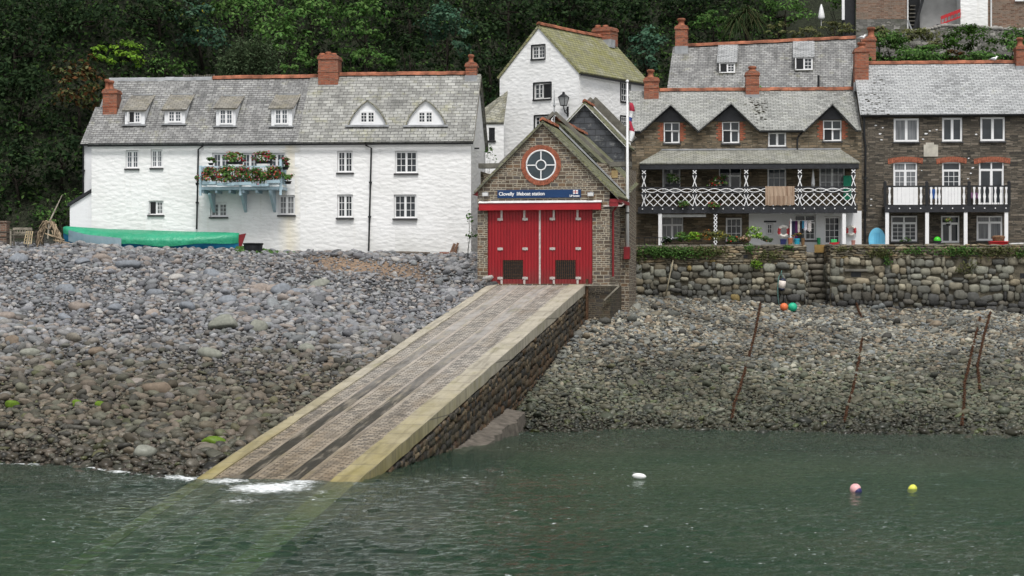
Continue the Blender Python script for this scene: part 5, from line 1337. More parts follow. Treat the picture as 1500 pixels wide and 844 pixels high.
mb.poly([(x1r-.06,0,ze-.3),(x1r-.06,6.2,ze-.3),(x1r-.06,RY,zrR-.15)]); mb.poly([(x0_+.2,0,ze-.3),(x0_+.2,6.2,ze-.3),(x0_+.2,RY,zrL-.15)]); mb.build('wall', M['render_smooth'], Gh)
ridge_tiles(Gh, (x0r+.3,RY,zrL+.06), (x1r,RY,zrR+.06), .15)
chimney(Gh, GF, 989, 1007, 37, 68, 2.75, [(998,27,11)], .8)
chimney(Gh, GF, 1262, 1283, 54, 80, 3.0, [(1276,40,11)], .8, fl=False)
def gdorm(x0,y0,x1,y1,ytop,op):
    yf = .8; zs = lambda y,x: ze+(y)*((zrL+(zrR-zrL)*(x-x0r)/(x1r-x0r))-ze)/RY
    for _ in range(14):
        a, zb = GF.px(x0,y1,yf); yf += (zb-zs(yf,a))/s*.6
    a, zb = GF.px(x0,y1,yf); b, zt = GF.px(x1,y0,yf); yb = yf+.9
    for _ in range(20): yb += (GF.px(x0,ytop,yb)[1]-zs(yb,a))/s*.5
    zr_ = zs(yb,(a+b)/2)
    mb = MB(); mb.prism([(a,yf,zb),(a,yf,zt),(a,yb,zr_)],(b-a,0,0)); d = mb.build('dormer', M['slate_moss2'], Gh)
    rf = MB(); rf.slab([(a-.1,yf-.12,zt-.02),(b+.08,yf-.12,zt-.02),(b+.08,yb+.03,zr_+.05),(a-.1,yb+.03,zr_+.05)],.06); rf.build('dormer_roof', M['slate_pale'], d)
    window(d,(a+.01,zb+.04,b-.01,zt-.03),yf,cols=(2,2) if op else (1,1),rows=3,rec=.055,out=-.05,open_=0,sill=None,fw=.06)
gdorm(1053,91,1077.5,108.5,65,1); gdorm(1164,83,1191,104.5,60,1)
mb = MB(); x, z = GF.px(1199,123,.2); mb.tube([(x,.2,z-.6),(x,.2,z+.45)],.06); mb.build('vent_pipe', M['black'], Gh)

# ---------------------------------------------------------------- upper lane buildings
UF = Fr(at_d(1290, 40, 117.0), 4.0)
def zU(px,py,yl=0): return UF.z(px,py,yl)
U1 = thing('upper_cottage', UF, 'building with old brick upper wall over a rough stone base on the upper lane', 'house')
a = UF.x(1254); b = UF.x(1329); zs = zU(1290,28); zb = zU(1290,62); zt = zs+3.2
mb = MB(); wall_face(mb,[(a,zb),(b,zb),(b,zs),(a,zs)],[],0); mb.poly([(b,0,zb),(b,6,zb),(b,6,zs),(b,0,zs)]); mb.build('stone_base', M['rubble_grey'], U1)
mb = MB(); wall_face(mb,[(a,zs),(b,zs),(b,zt),(a,zt)],[],0); mb.poly([(b,0,zs),(b,6,zs),(b,6,zt),(b,0,zt)]); mb.poly([(a,0,zt),(b,0,zt),(b,6,zt),(a,6,zt)]); mb.build('brick_wall', M['brick_old'], U1)
mb = MB(); mb.box(UF.x(1236),a-.002,.5,1,zb-.3,zt); mb.build('doorway_shade', M['black'], U1)  # solid black box painted as the shade inside the doorway
mb = MB(); mb.box(UF.x(1234),UF.x(1238),.3,.48,zU(1236,28),zt); mb.build('door_post', M['white'], U1)
mb = MB(); x = UF.x(1329.5); mb.tube([(x,-.06,zb+.5),(x,-.06,zt)],.045); mb.build('downpipe', M['white_wood'], U1)
mb = MB(); mb.slab([(a-.2,-.2,zt),(b+.2,-.2,zt),(b+.2,3,zt+2.4),(a-.2,3,zt+2.4)],.1); mb.build('roof', M['slate'], U1)
U2 = thing('white_building', UF, 'whitewashed wall end with shadowed stair passage beside the red barrier', 'house')
a = UF.x(1407); b = UF.x(1447); zb = zU(1420,45); 
mb = MB(); mb.box(a,b,0,1.6,zb,zt); mb.build('wall', M['render'], U2)
x0_ = UF.x(1331); mb = MB(); mb.box(x0_,a-.002,1.6,1.8,zb-.6,zt); mb.build('passage_wall', plain('grey passage render', (.42,.42,.41), .85, .15, 2), U2)
mb = MB(); mb.box(x0_-.1,UF.x(1352),1.35,1.55,zb-.6,zt+1); mb.build('passage_shade', M['black'], U2)  # black slab gives the stair recess its shade by colour
mb = MB(); mb.box(x0_-.2,b,-.3,1.9,zt,zt+.3); mb.build('soffit', M['darkwood'], U2)
mb = MB()
for i in range(9): z = zb-.2+.22*i; mb.box(UF.x(1332)+.02*i,UF.x(1344),.9,1.3,z,z+.05)
mb.build('stair_tread', M['stone_trim'], U2)
mb = MB(); mb.bar((UF.x(1340),.8,zU(1340,46)),(UF.x(1358),.8,zU(1358,0)+.6),.10,.16); mb.build('stair_string', M['black'], U2)
mb = MB(); mb.bar((UF.x(1329.5),-.1,zU(1330,30)),(UF.x(1336),-.1,zU(1336,46)),.08,.08); mb.build('prop', M['lead'], U2)
U3 = thing('brick_building', UF, 'old brown brick building in the top right corner with a white sill', 'house')
a2 = b+.004; mb = MB(); mb.box(a2,UF.x(1560),.1,6,zb-.8,zt); mb.build('wall', M['brick_old'], U3)
mb = MB(); x = UF.x(1452); mb.tube([(x,.02,zb),(x,.02,zt)],.05); mb.build('downpipe', M['white_wood'], U3)
mb = MB(); mb.box(UF.x(1487),UF.x(1530),-.02,.12,zU(1490,2),zU(1490,-3)); mb.build('sill', M['white'], U3)
# rubble retaining wall under the lane
RW = thing('retaining_wall', UF, 'rough grey rubble retaining wall holding the bank below the upper lane', 'wall')
P = [(1290,66),(1330,48),(1350,45),(1385,36),(1410,38),(1450,40),(1500,43),(1560,44)]
mb = MB(); q = []
for px,py in P: x, z = UF.px(px,py,-1.0); q.append((x,z))
for i in range(len(q)-1): mb.prism([(q[i][0],-1.0,q[i][1]-4.2),(q[i+1][0],-1.0,q[i+1][1]-4.2),(q[i+1][0],-.5,q[i+1][1]),(q[i][0],-.5,q[i][1])],(0,.6,0))
mb.build('wall', M['rubble_grey'], RW)
mb = MB()
for i in range(len(q)-1):
    n = 7
    for k in range(n):
        t = (k+.5)/n; x = q[i][0]+(q[i+1][0]-q[i][0])*t; z = q[i][1]+(q[i+1][1]-q[i][1])*t; r = random.uniform(.1,.2); mb.ball((x,-.3,z+.02),(r*1.3,.3,r))
mb.build('coping', plain('rough coping', (.26,.25,.23), .9, .3, 3), RW, True)
# lane surface behind it
mb = MB(); mb.box(UF.x(1300)-2,UF.x(1560)+6,-.35,14,zb-1.2,zb-.25); ln = mb.build('lane', plain('lane surface', (.12,.115,.105), .9), None)
ln.location = UF.w(*ln.location); ln.rotation_euler = (0,0,-UF.a); tag(ln, 'upper lane behind the retaining wall', 'lane', kind='structure')
# ---------------------------------------------------------------- leaves
def leaf_mesh(name, pos, nrm, size, col, rg, parent=None, org=(0,0,0), aspect=.55, droop=0.0, mat='leaf'):
    N = len(pos); n = nrm/np.maximum(np.linalg.norm(nrm, axis=1, keepdims=True), 1e-6)
    r = rg.normal(size=(N,3)); r[:,2] -= droop; t = r-(r*n).sum(1,keepdims=True)*n; t /= np.linalg.norm(t, axis=1, keepdims=True)+1e-9
    b = np.cross(n, t); s = (size*rg.uniform(.6,1.35,N))[:,None]
    V = np.stack([pos-t*s*.5, pos+b*s*aspect*.5+n*s*.1, pos+t*s*.5, pos-b*s*aspect*.5+n*s*.1], 1)
    F = np.arange(N*4).reshape(N,4)
    return raw_mesh(name, V.reshape(-1,3), F, M[mat], np.repeat(col, 4, 0), False, org, parent)
def cloud(c, r, n, clumps, rg, spread=.30, hollow=.45):
    d = rg.normal(size=(clumps,3)); d /= np.linalg.norm(d,axis=1,keepdims=True); d[:,2] = np.where(d[:,2] < -.55, -d[:,2], d[:,2])
    q = d*(hollow+(1-hollow)*rg.random((clumps,1))**.6)
    k = rg.integers(0, clumps, n); o = rg.normal(size=(n,3)); o /= np.linalg.norm(o,axis=1,keepdims=True); rad = spread*rg.random((n,1))**.45*(.6+.8*rg.random(clumps)[k])[:,None]
    p = q[k]+o*rad*np.array([1.15,1.15,.7]); nr = o*.8+d[k]*.5+np.array([0,-.15,.55])+rg.normal(0,.35,(n,3))
    return np.array(c)+p*np.array(r), nr, k
PAL = {'dark':[(.012,.026,.011),(.020,.039,.015),(.031,.054,.022)], 'mid':[(.047,.116,.026),(.076,.153,.038),(.100,.177,.050)], 'bright':[(.153,.295,.031),(.212,.354,.041),(.118,.224,.035)],  # dark leaves carry the shade under the canopy in their colour
       'olive':[(.083,.099,.035),(.118,.130,.050),(.142,.142,.065)], 'brown':[(.060,.036,.014),(.10,.045,.018),(.036,.036,.014)], 'blue':[(.035,.083,.052),(.053,.113,.068),(.071,.132,.083)],
       'pale':[(.095,.145,.072),(.13,.18,.09),(.08,.13,.06)], 'fern':[(.080,.175,.040),(.113,.212,.054),(.068,.132,.040)]}
def pal(name, k, n, rg):
    P = np.array(PAL[name]); c = P[rg.integers(0,len(P),n)]; f = rg.uniform(.7,1.4,k.max()+1)[k][:,None]
    return c*f*rg.uniform(.8,1.2,(n,1))
def plant(name, label, cat, c, r, palette, n, leaf, clumps, base, rg, group=None, trunk=.12, spread=.34, extra=None, hollow=.4):
    """crown of leaf sized faces on a tapered trunk with limbs; base = where it stands"""
    t = bpy.data.objects.new(name, None); COL.objects.link(t); t.location = base; t.empty_display_size = .3; tag(t, label, cat, group)
    b = np.array(base); C = np.array(c)-b
    p, nr, k = cloud(C, r, n, clumps, rg, spread, hollow); col = pal(palette, k, n, rg)
    if extra:
        for pl, frac in extra: m = rg.random(n) < frac; col[m] = np.array(PAL[pl] if isinstance(pl,str) else pl)[rg.integers(0,len(PAL[pl] if isinstance(pl,str) else pl),m.sum())]
    leaf_mesh('crown', p, nr, leaf, col, rg, t)
    mb = MB(); top = Vector(C); L = top.length
    if trunk:
        mid = Vector((C[0]*.4+rg.normal(0,.1)*L*.1, C[1]*.4, C[2]*.5)); mb.tube([(0,0,-.4),tuple(mid),tuple(top)], [trunk,trunk*.75,trunk*.4], 8)
        for i in range(5):
            d = Vector((rg.normal(),rg.normal(),abs(rg.normal())*.8)).normalized(); e = top+Vector((d.x*r[0],d.y*r[1],d.z*r[2]))*.75
            mb.tube([tuple(mid.lerp(top,.2+.15*i)), tuple(mid.lerp(e,.6)+Vector((0,0,-.1*r[2]))), tuple(e)], [trunk*.4,trunk*.25,trunk*.1], 6)
        mb.build('trunk', M['bark'], t, True)
    return t

# ---------------------------------------------------------------- covered boat and the tub
gb = on_ground(225, 367, 70, 100); BT = Fr((gb[0],gb[1],gb[2]+.05), 5.0)
boat = thing('covered_boat', BT, 'long open boat under a green tarpaulin drawn up in front of the white cottage', 'boat')
NS = 29; secs = []
xl = BT.x(96); xr_ = BT.x(350)
topy = lambda s: np.interp(s,[0,.04,.25,.5,.75,.95,1],[331.5,332,335.5,337.5,339.5,340.5,341.5])
guny = lambda s: np.interp(s,[0,.04,.15,.35,.55,.75,.9,1],[333,337,343.5,348.5,350,349.5,347,345])
boty = lambda s: np.interp(s,[0,.06,.3,.7,1],[362,364,367,370,372])
for i in range(NS):
    s = i/(NS-1); x = xl+(xr_-xl)*s; b = .95*math.sin(math.pi*min(1,max(.02,(s*.93+.05))))**.55
    if s > .93: b *= 1-.35*(s-.93)/.07
    X = 96+254*s
    secs.append((x, b, BT.z(X,topy(s)), BT.z(X,guny(s),-b), BT.z(X,boty(s),-b*.5)))
def loft(rows, name, mat, smooth=True, parent=boat):
    mb = MB(); n = len(rows[0]); mb.v = [p for r in rows for p in r]
    mb.f = [(i*n+k,i*n+k+1,(i+1)*n+k+1,(i+1)*n+k) for i in range(len(rows)-1) for k in range(n-1)]+[tuple(range(n)), tuple((len(rows)-1)*n+k for k in range(n))]
    return mb.build(name, mat, parent, smooth)
mt = Mt('boat tarpaulin'); g = mt.n('TexCoord').outputs['Object']; fold = mt.noise(mt.uv((2.2,.5,1),.5), 1.6, 4)
gc = mt.ramp(mt.noise(g,.8,3),[(.3,(.020,.24,.125)),(.7,(.03,.33,.18))]); mt.done(gc,.42,mt.bump(mt.math('ADD',fold,mt.noise(g,3,2)),.06),.4)
loft([[(x,-b-.015,zg-.30-.05*math.sin(x*2.1)),(x,-b-.03,zg-.13),(x,-b-.02,zg),(x,-b*.5,(zt+zg)/2+.06*(1 if i%4 else .2)),(x,0,zt),(x,b*.5,(zt+zg)/2+.05),(x,b,zg),(x,b+.02,zg-.3)] for i,(x,b,zt,zg,zb) in enumerate(secs)], 'tarpaulin', mt.m)
mt = Mt('faded tarpaulin'); g = mt.n('TexCoord').outputs['Object']; gc = mt.ramp(mt.noise(g,1.1,4),[(.3,(.17,.27,.32)),(.7,(.27,.36,.40))]); mt.done(gc,.5,mt.bump(mt.noise(mt.uv((2.4,.6,1),.6),1.8,4),.04),.35)
loft([[(x,-b-.035-.01*math.sin(x*5),zg-.50+.02*math.sin(x*4)),(x,-b-.05,zg-.25),(x,-b-.036,zg-.01)] for i,(x,b,zt,zg,zb) in enumerate(secs[1:11])], 'faded_sheet', mt.m)
loft([[(x,-b*.98,zg-.22),(x,-b*.86,zg-.42),(x,-b*.45,zb+.02),(x,0,zb-.05),(x,b*.45,zb+.02),(x,b*.86,zg-.42),(x,b*.98,zg-.22)] for x,b,zt,zg,zb in secs], 'hull', plain('blue boat paint',(.02,.22,.42),.45,.2,3))
mb = MB(); x0_ = BT.x(349.5); mb.prism([(x0_,-.04,BT.z(350,368)),(x0_+.06,-.04,BT.z(350,368)),(x0_+.34,-.04,BT.z(358,342)),(x0_+.02,-.04,BT.z(350,344))],(0,.09,0)); mb.build('rudder', M['red_dark'], boat)
gt = on_ground(371,369.5,70,100); TB = Fr(gt,0)
mb = MB(); r_ = 15/FPX*gt[1]; mb.lathe([(r_*.86,-.1),(r_*.92,.30),(r_,.36),(r_,.40),(r_*.93,.40),(r_*.85,.12)], (0,0,0), 24); o = mb.build('tub', plain('black rubber tub',(.012,.013,.016),.5,.3,5), smooth=False)
o.location = Vector(o.location)+Vector(gt); tag(o, 'black round tub on the grass beside the end of the covered boat', 'tub')

# ---------------------------------------------------------------- things at the far left of the beach
def dark_wood(n, c): return plain(n, c, .85, .3, 5, .2, bump=.01)
gb = at_d(33, 354, 91.5); gb = (gb[0], gb[1], gz(gb[0],gb[1])); BN = Fr(gb, 3)
bench = thing('garden_bench', BN, 'old grey wooden slatted bench facing the beach at the far left', 'bench')
wd = dark_wood('silvered wood', (.26,.235,.19)); k = gb[1]/FPX
xa_, xb_ = BN.x(19), BN.x(47); zt = BN.z(33,333.5); zs = BN.z(33,344)
for x in (xa_+.04, xb_-.04):
    mb = MB(); mb.box(x-.035,x+.035,-.02,.05,-.2,zt-.05); mb.build('leg', wd, bench)
    mb = MB(); mb.box(x-.035,x+.035,-.50,-.43,-.2,zs+.18); mb.build('leg', wd, bench)
    mb = MB(); mb.box(x-.04,x+.04,-.52,-.02,zs+.18,zs+.22); mb.build('armrest', wd, bench)
mb = MB(); mb.box(xa_,xb_,-.03,.055,zt-.10,zt); mb.box(xa_,xb_,-.03,.045,zs+.05,zs+.12)
n = 7
for i in range(n): x = xa_+.08+(xb_-xa_-.16)*i/(n-1); mb.box(x-.03,x+.03,-.01,.03,zs+.12,zt-.10)
mb.build('backrest', wd, bench)
mb = MB()
for i in range(4): mb.box(xa_+.02,xb_-.02,-.5+.12*i,-.41+.12*i,zs-.03,zs)
mb.build('seat', wd, bench)
def tilt_thing(name, label, cat, p0, p1, wpx, d, build):
    pass
gt = at_d(41, 356, 90.3); TF2 = Fr((gt[0],gt[1],gz(gt[0],gt[1])), 3); mb = MB()
P = lambda px,py,y=0.0: (TF2.px(px,py,y)[0], y, TF2.px(px,py,y)[1])
c00,c10,c11,c01 = P(35,357),P(45.5,357.5),P(48,339,.25),P(39,339,.25)
lp = lambda a,b,t: tuple(a[i]+(b[i]-a[i])*t for i in range(3))
for i in range(4): mb.bar(lp(c00,c10,i/3),lp(c01,c11,i/3),.035,.02)
for i in range(5): mb.bar(lp(c00,c01,i/4.0),lp(c10,c11,i/4.0),.035,.025)
o = mb.build('trellis', dark_wood('pale trellis wood',(.42,.34,.21))); o.location = TF2.w(*o.location); o.rotation_euler = (0,0,-TF2.a); tag(o, 'small pale wooden trellis leaning against the old bench', 'trellis')
# woven driftwood arch
ga = at_d(78, 356, 91.0); AF = Fr((ga[0],ga[1],gz(ga[0],ga[1])), 3); rg = np.random.default_rng(5)
mb = MB(); hw = 15.5*ga[1]/FPX; hh = AF.z(72,325)
xc = AF.x(71)
for k in range(8):
    j = rg.normal(0,.045,(11,2)); y = rg.uniform(-.25,.25)
    mb.tube([(xc+(hw+j[i,0])*math.cos(a), y+.3*math.sin(a*2+k), -.1+(hh+.1)*math.sin(a)+j[i,1]) for i,a in enumerate(np.linspace(0,math.pi,11))], rg.uniform(.015,.03), 6)
for k in range(16):
    a = rg.uniform(.25,2.9); b = a+rg.uniform(-.55,.75); r0,r1 = rg.uniform(.6,1.1,2)
    mb.tube([(xc+hw*r0*math.cos(a), rg.uniform(-.3,.3), hh*r0*math.sin(a)), (xc+hw*r1*math.cos(b)+.1, rg.uniform(-.3,.3), hh*r1*math.sin(b)+.05)], rg.uniform(.014,.032), 6)
for (p,q) in (((70,343),(95,352)),((78,352),(102,356)),((66,342),(78,347)),((86,341),(93,356))):
    a = AF.px(*p,-.3); b = AF.px(*q,-.3); mb.tube([(a[0],-.3,a[1]),(b[0],-.35,b[1])], .03, 6)
o = mb.build('driftwood_arch', dark_wood('driftwood',(.36,.28,.19)), smooth=True); o.location = AF.w(*o.location); o.rotation_euler=(0,0,-AF.a); tag(o, 'rounded arch woven from driftwood sticks between the bench and the covered boat', 'arch')
# picket fence and a bare pole behind
pf = at_d(8, 350, 92.5); PF = Fr((pf[0],pf[1],gz(pf[0],pf[1])), 3); fn = thing('fence', PF, 'low dark wooden post and rail fence running behind the old bench', 'fence')
for px in (-8,12,54,62): mb = MB(); x = PF.x(px); mb.box(x-.06,x+.06,-.06,.06,-.3,PF.z(px,338)); mb.build('post', dark_wood('dark fence wood',(.06,.05,.04)), fn)
for py in (341,348): mb = MB(); mb.box(PF.x(-14),PF.x(66),-.09,-.062,PF.z(10,py)-.03,PF.z(10,py)+.05); mb.build('rail', dark_wood('dark fence wood',(.06,.05,.04)), fn)
wb = at_d(2,352,93.4); zz_ = gz(wb[0],wb[1]); mb = MB(); WF = Fr((wb[0],wb[1],zz_),3); mb.box(WF.x(-25),WF.x(9.5),0,.5,-.3,WF.z(5,326)); mb.box(WF.x(-26),WF.x(10.5),-.04,.54,WF.z(5,326)+.002,WF.z(5,326)+.07)
o = mb.build('brick_pier', M['brick_old']); o.location = WF.w(*o.location); o.rotation_euler=(0,0,-WF.a); tag(o, 'low stub of old brick wall at the left edge behind the bench', 'wall')
mb = MB(); a = at_d(72,326,95.0); b = at_d(91,286,95.6); mb.tube([a, lp(a,b,.5), b], [.04,.035,.02], 6); mb.tube([at_d(72,326,95.0), at_d(70,350,94.9)], .04, 6)
o = mb.build('pole', dark_wood('grey pole',(.30,.27,.22))); tag(o, 'thin grey pole leaning in the bushes behind the driftwood arch', 'pole')

# ---------------------------------------------------------------- debris at the foot of cottage B
gd = on_ground(668,377,70,100); mb = MB()
for (p,q,w_) in (((657,379),(666,357),.12),((661,380),(671,356),.10),((665,379),(669,362),.12)):
    a = FB.px(*p,-.55); b = FB.px(*q,-.12); mb.bar((a[0],-.55,a[1]),(b[0],-.10,b[1]),w_,.03,(0,1,0))
o = mb.build('leaning_boards', dark_wood('old brown boards',(.13,.075,.05))); o.location = FB.w(*o.location); o.rotation_euler=(0,0,-FB.a); tag(o, 'short brown boards leaning on the corner of the white cottage', 'boards')
x0_, z0_ = FB.px(641,377,-.6); mb = MB()
for i in range(3):
    for j in range(3-i//2): mb.box(x0_+.22*j+.05*i,x0_+.22*j+.2+.05*i,-.75,-.62,z0_+.08*i,z0_+.08*i+.07)
o = mb.build('brick_pile', M['brick']); o.location = FB.w(*o.location); o.rotation_euler=(0,0,-FB.a); tag(o, 'small heap of red bricks at the foot of the white cottage', 'bricks')
a = FB.px(551,371,-.35); b = FB.px(630,372,-.35); mb = MB(); mb.tube([(a[0],-.35,a[1]),((a[0]+b[0])/2,-.37,(a[1]+b[1])/2+.02),(b[0],-.35,b[1])],.085,8)
o = mb.build('log', dark_wood('grey log',(.14,.12,.10))); o.location = FB.w(*o.location); o.rotation_euler=(0,0,-FB.a); tag(o, 'long grey timber lying along the foot of the white cottage wall', 'log')

# ---------------------------------------------------------------- signs and fittings of the lifeboat house
sg_ = thing('sign', BF.sub(BF.x(790), -.06, BF.z(790,290)), 'dark blue sign board with white lettering over the red lifeboat doors', 'sign')
SF = BF.sub(BF.x(790), -.06, BF.z(790,290)); sx0, sx1, sz1 = SF.x(728.5), SF.x(851), SF.z(790,278)
mb = MB(); mb.box(sx0,sx1,-.0,.055,0,sz1); mb.build('board', plain('sign blue',(.006,.036,.115),.4,.06,2), sg_, bev=.01)
def text(body, x, z, size, par, mat='white', al='LEFT', bold=0.0):
    c = bpy.data.curves.new('lettering','FONT'); c.body = body; c.size = size; c.align_x = al; c.extrude = .004; c.offset = bold; c.space_character = .98
    o = bpy.data.objects.new('lettering', c); COL.objects.link(o); o.parent = par; o.location = (x,-.006,z); o.rotation_euler = (R(90),0,0); c.materials.append(M[mat])
    bpy.context.view_layer.update(); me = bpy.data.meshes.new_from_object(o.evaluated_get(bpy.context.evaluated_depsgraph_get())); q = bpy.data.objects.new('lettering', me); COL.objects.link(q); q.parent = par; q.location = o.location; q.rotation_euler = o.rotation_euler
    bpy.data.objects.remove(o); q.name = 'lettering'; return q
text('Clovelly  lifeboat station', sx0+.06, .105, .198, sg_, bold=.004)
text('Lifeboats', sx1-.06, .035, .115, sg_, al='RIGHT', bold=.003)
mb = MB(); x0_ = sx1-.32; mb.box(x0_,x0_+.2,-.004,.0,.15,.30); fl = mb.build('flag_mark', M['white'], sg_)
mb = MB(); mb.box(x0_+.085,x0_+.115,-.008,-.0042,.15,.30); mb.box(x0_,x0_+.2,-.0085,-.0045,.21,.24); mb.build('cross', M['red'], fl)
for k,(px,lab) in enumerate(((712,'small grey floodlight on the wall left of the blue sign'),(866,'small grey floodlight on the wall right of the blue sign'))):
    F_ = BF.sub(BF.x(px), 0, BF.z(px,288)); t = thing('floodlight', F_, lab, 'light')
    mb = MB(); mb.box(-.13,.13,-.20,-.09,0,.16); mb.build('housing', M['lead'], t, bev=.01); mb = MB(); mb.box(-.11,.11,-.206,-.2005,.02,.14); mb.build('lens', M['white_wood'], t); mb = MB(); mb.box(-.03,.03,-.09,0,.05,.20); mb.build('bracket', M['lead'], t)
F_ = BF.sub(BF.x(884), 0, BF.z(884,303)); mb = MB(); mb.box(0,BF.x(911)-BF.x(884),-.06,-.004,0,.07); mb.tube([(BF.x(911)-BF.x(884),-.03,.03),(BF.x(914)-BF.x(884),-.03,.1),(BF.x(912)-BF.x(884),-.03,.16)],.03)
o = mb.build('winch_bar', M['galv']); o.location = F_.w(*o.location); o.rotation_euler=(0,0,-F_.a); tag(o, 'pale metal hook bar sticking out right of the red door hood', 'bar')
rl = thing('handrail', BF.sub(BF.x(858)), 'grey weathered timber rail at the top of the slipway right of the doors', 'rail'); RF = BF.sub(BF.x(858))
mb = MB(); mb.bar((0,-.25,RF.z(858,418,-.25)),(RF.x(907,-.25),-.25,RF.z(907,418,-.25)),.07,.06); mb.build('rail', wd, rl)
mb = MB(); a = RF.px(885,440,-.25); b = RF.px(907,419,-.25); mb.bar((a[0],-.25,a[1]),(b[0],-.25,b[1]),.07,.06); mb.build('brace', wd, rl)
mb = MB(); mb.box(RF.x(858.5,-.1),RF.x(862,-.1),-.2,-.1,-2.2,.25); mb.build('post', M['iron'], rl)
# flagpole and flag
PFr = BF.sub(BF.x(919,L1-.2),L1-.2,BF.z(919,362,L1-.2)); fp = thing('flagpole', PFr, 'tall white flagpole rising from the end of the sea wall', 'flagpole')
zt = PFr.z(919,121); mb = MB(); mb.tube([(0,0,0),(0,0,zt*.42),(0,0,zt)],[.075,.065,.035],10); mb.ball((0,0,zt+.05),.07); mb.build('pole', M['white'], fp, True)
z1_ = PFr.z(919,312); mb = MB(); mb.lathe([(.085,z1_-.03),(.085,z1_+.03)],(0,0,0),10); mb.build('collar', M['black'], fp)
mb = MB(); mb.box(-.14,.10,-.10,.20,-.5,.0); mb.build('base', M['red_dark'], fp)
zc = PFr.z(919,140); mb = MB(); mb.box(-.11,.11,-.03,.03,zc,zc+.03); mb.build('cleat', M['white'], fp)
fg = thing('flag', PFr.sub(.05,0,PFr.z(919,206)), 'limp red white and blue flag hanging against the white flagpole', 'flag'); zf = PFr.z(919,150)-PFr.z(919,206)
for k,(z0,z1,mm,wo) in enumerate(((.78,1.0,'fred',.0),(.62,.78,'white',.04),(.52,.62,'fblue',.05),(.26,.52,'fred',.06),(.0,.26,'white',.02))):
    if 'fred' not in M: M['fred'] = plain('flag red',(.42,.03,.06),.8,.15); M['fblue'] = plain('flag blue',(.03,.06,.24),.8,.15)
    mb = MB(); n = 7
    for i in range(n):
        t = z0+(z1-z0)*i/(n-1); w_ = (.10+.13*math.sin(t*5.2+.4)**2)
        mb.v += [(.03,-.02+.02*math.sin(t*20),zf*t),(.03+w_*.5,-.07-.03*math.cos(t*14),zf*t-.02),(.03+w_,.0,zf*t-.05),(.03+w_*.6,.06,zf*t-.02)]
    mb.f = [(4*i+k2,4*i+(k2+1)%4,4*i+4+(k2+1)%4,4*i+4+k2) for i in range(n-1) for k2 in range(4)]
    mb.build('flag_panel', M[mm], fg, True)
# lantern on the tall white house
LF = FT.sub(FT.x(832), 0, FT.z(832,168)); ln_ = thing('wall_lantern', LF, 'black four sided lantern on a curled bracket on the tall white house', 'lantern')
u_ = 1/28.5; mb = MB(); mb.tube([(0,-.02,0),(0,-.3,.1),(0,-.42,.32),(0,-.42,.42)],.03,8); mb.tube([(0,-.02,.3),(0,-.2,.2),(0,-.3,.1)],.02,6); mb.box(-.05,.05,-.04,.0,-.1,.4); mb.build('bracket', M['black'], ln_)
def frust(mb, w0, w1, z0, z1, y=-.42): mb.add([(-w0,y-w0,z0),(w0,y-w0,z0),(w0,y+w0,z0),(-w0,y+w0,z0),(-w1,y-w1,z1),(w1,y-w1,z1),(w1,y+w1,z1),(-w1,y+w1,z1)],[(3,2,1,0),(4,5,6,7),(0,1,5,4),(1,2,6,5),(2,3,7,6),(3,0,4,7)])
mb = MB(); frust(mb,.11,.19,.45,.85); mb.build('lamp_glass', mat_pane('lantern glass',(.35,.36,.36),.2), ln_)
mb = MB(); frust(mb,.13,.12,.41,.452); frust(mb,.22,.08,.852,1.0); frust(mb,.06,.04,1.0,1.12)
for sx_ in (-1,1):
    for sy_ in (-1,1): mb.bar((sx_*.115,-.42+sy_*.115,.45),(sx_*.2,-.42+sy_*.2,.86),.025,.025)
mb.build('lamp_cap', M['black'], ln_)

# ---------------------------------------------------------------- buoys
def at_water(px, py): d = FPX*H/(py-HY); return ((px-750)/FPX*d, d, 0.0)
p = at_water(936,702.5); k = p[1]/FPX
mb = MB(); L = 10.5*k; r_ = 4.4*k; n = 10
pr = [(.012,-L),(.02,-L*.9)]+[(r_*min(1,math.sin(math.pi*(i+.5)/n)**.35),-L*.85+1.7*L*i/(n-1)) for i in range(n)]+[(.02,L*.9),(.012,L)]
mb.lathe(pr,(0,0,0),18,'x'); o = mb.build('fender_buoy', plain('white vinyl',(.78,.78,.76),.4,.08,4), smooth=True); o.location = (p[0],p[1],.01); o.rotation_euler=(0,R(4),R(-12)); tag(o, 'white sausage shaped buoy floating alone on the water nearest the slipway', 'buoy')
p = at_water(1253,721); r_ = 8.2*p[1]/FPX; t = bpy.data.objects.new('round_buoy',None); COL.objects.link(t); t.location = p; tag(t,'round pink and white buoy with dark blue patch floating beside the yellow one','buoy')
mb = MB(); mb.ball((0,0,r_*.55), r_, ICO3); b_ = mb.build('float', plain('pink vinyl',(.80,.44,.44),.4,.12,6), t, True)
mb = MB(); mb.ball((r_*.34,-r_*.36,r_*.18),r_*.78,ICO3); mb.build('dark_patch', plain('navy vinyl',(.02,.02,.10),.4,.1), t, True)
mb = MB(); mb.lathe([(.02,r_*1.5),(.028,r_*1.62),(.012,r_*1.66)],(0,0,0),8); mb.build('eye', M['black'], t)
p = at_water(1337,716); r_ = 6.2*p[1]/FPX; t = bpy.data.objects.new('pear_buoy',None); COL.objects.link(t); t.location = p; t.rotation_euler=(R(8),R(62),R(10)); tag(t,'small yellow pear shaped buoy floating at the far right','buoy')
mb = MB(); mb.lathe([(.015,-r_*1.5),(r_*.45,-r_*1.15),(r_*.85,-r_*.5),(r_,.1*r_),(r_*.8,r_*.7),(r_*.35,r_*.98),(.01,r_)],(0,0,0),18); mb.build('float', plain('yellow vinyl',(.72,.72,.10),.4,.12,6), t, True)
mb = MB(); mb.tube([(0,0,-r_*1.4),(0,0,-r_*1.8)],.02,6); mb.build('eye', M['black'], t)
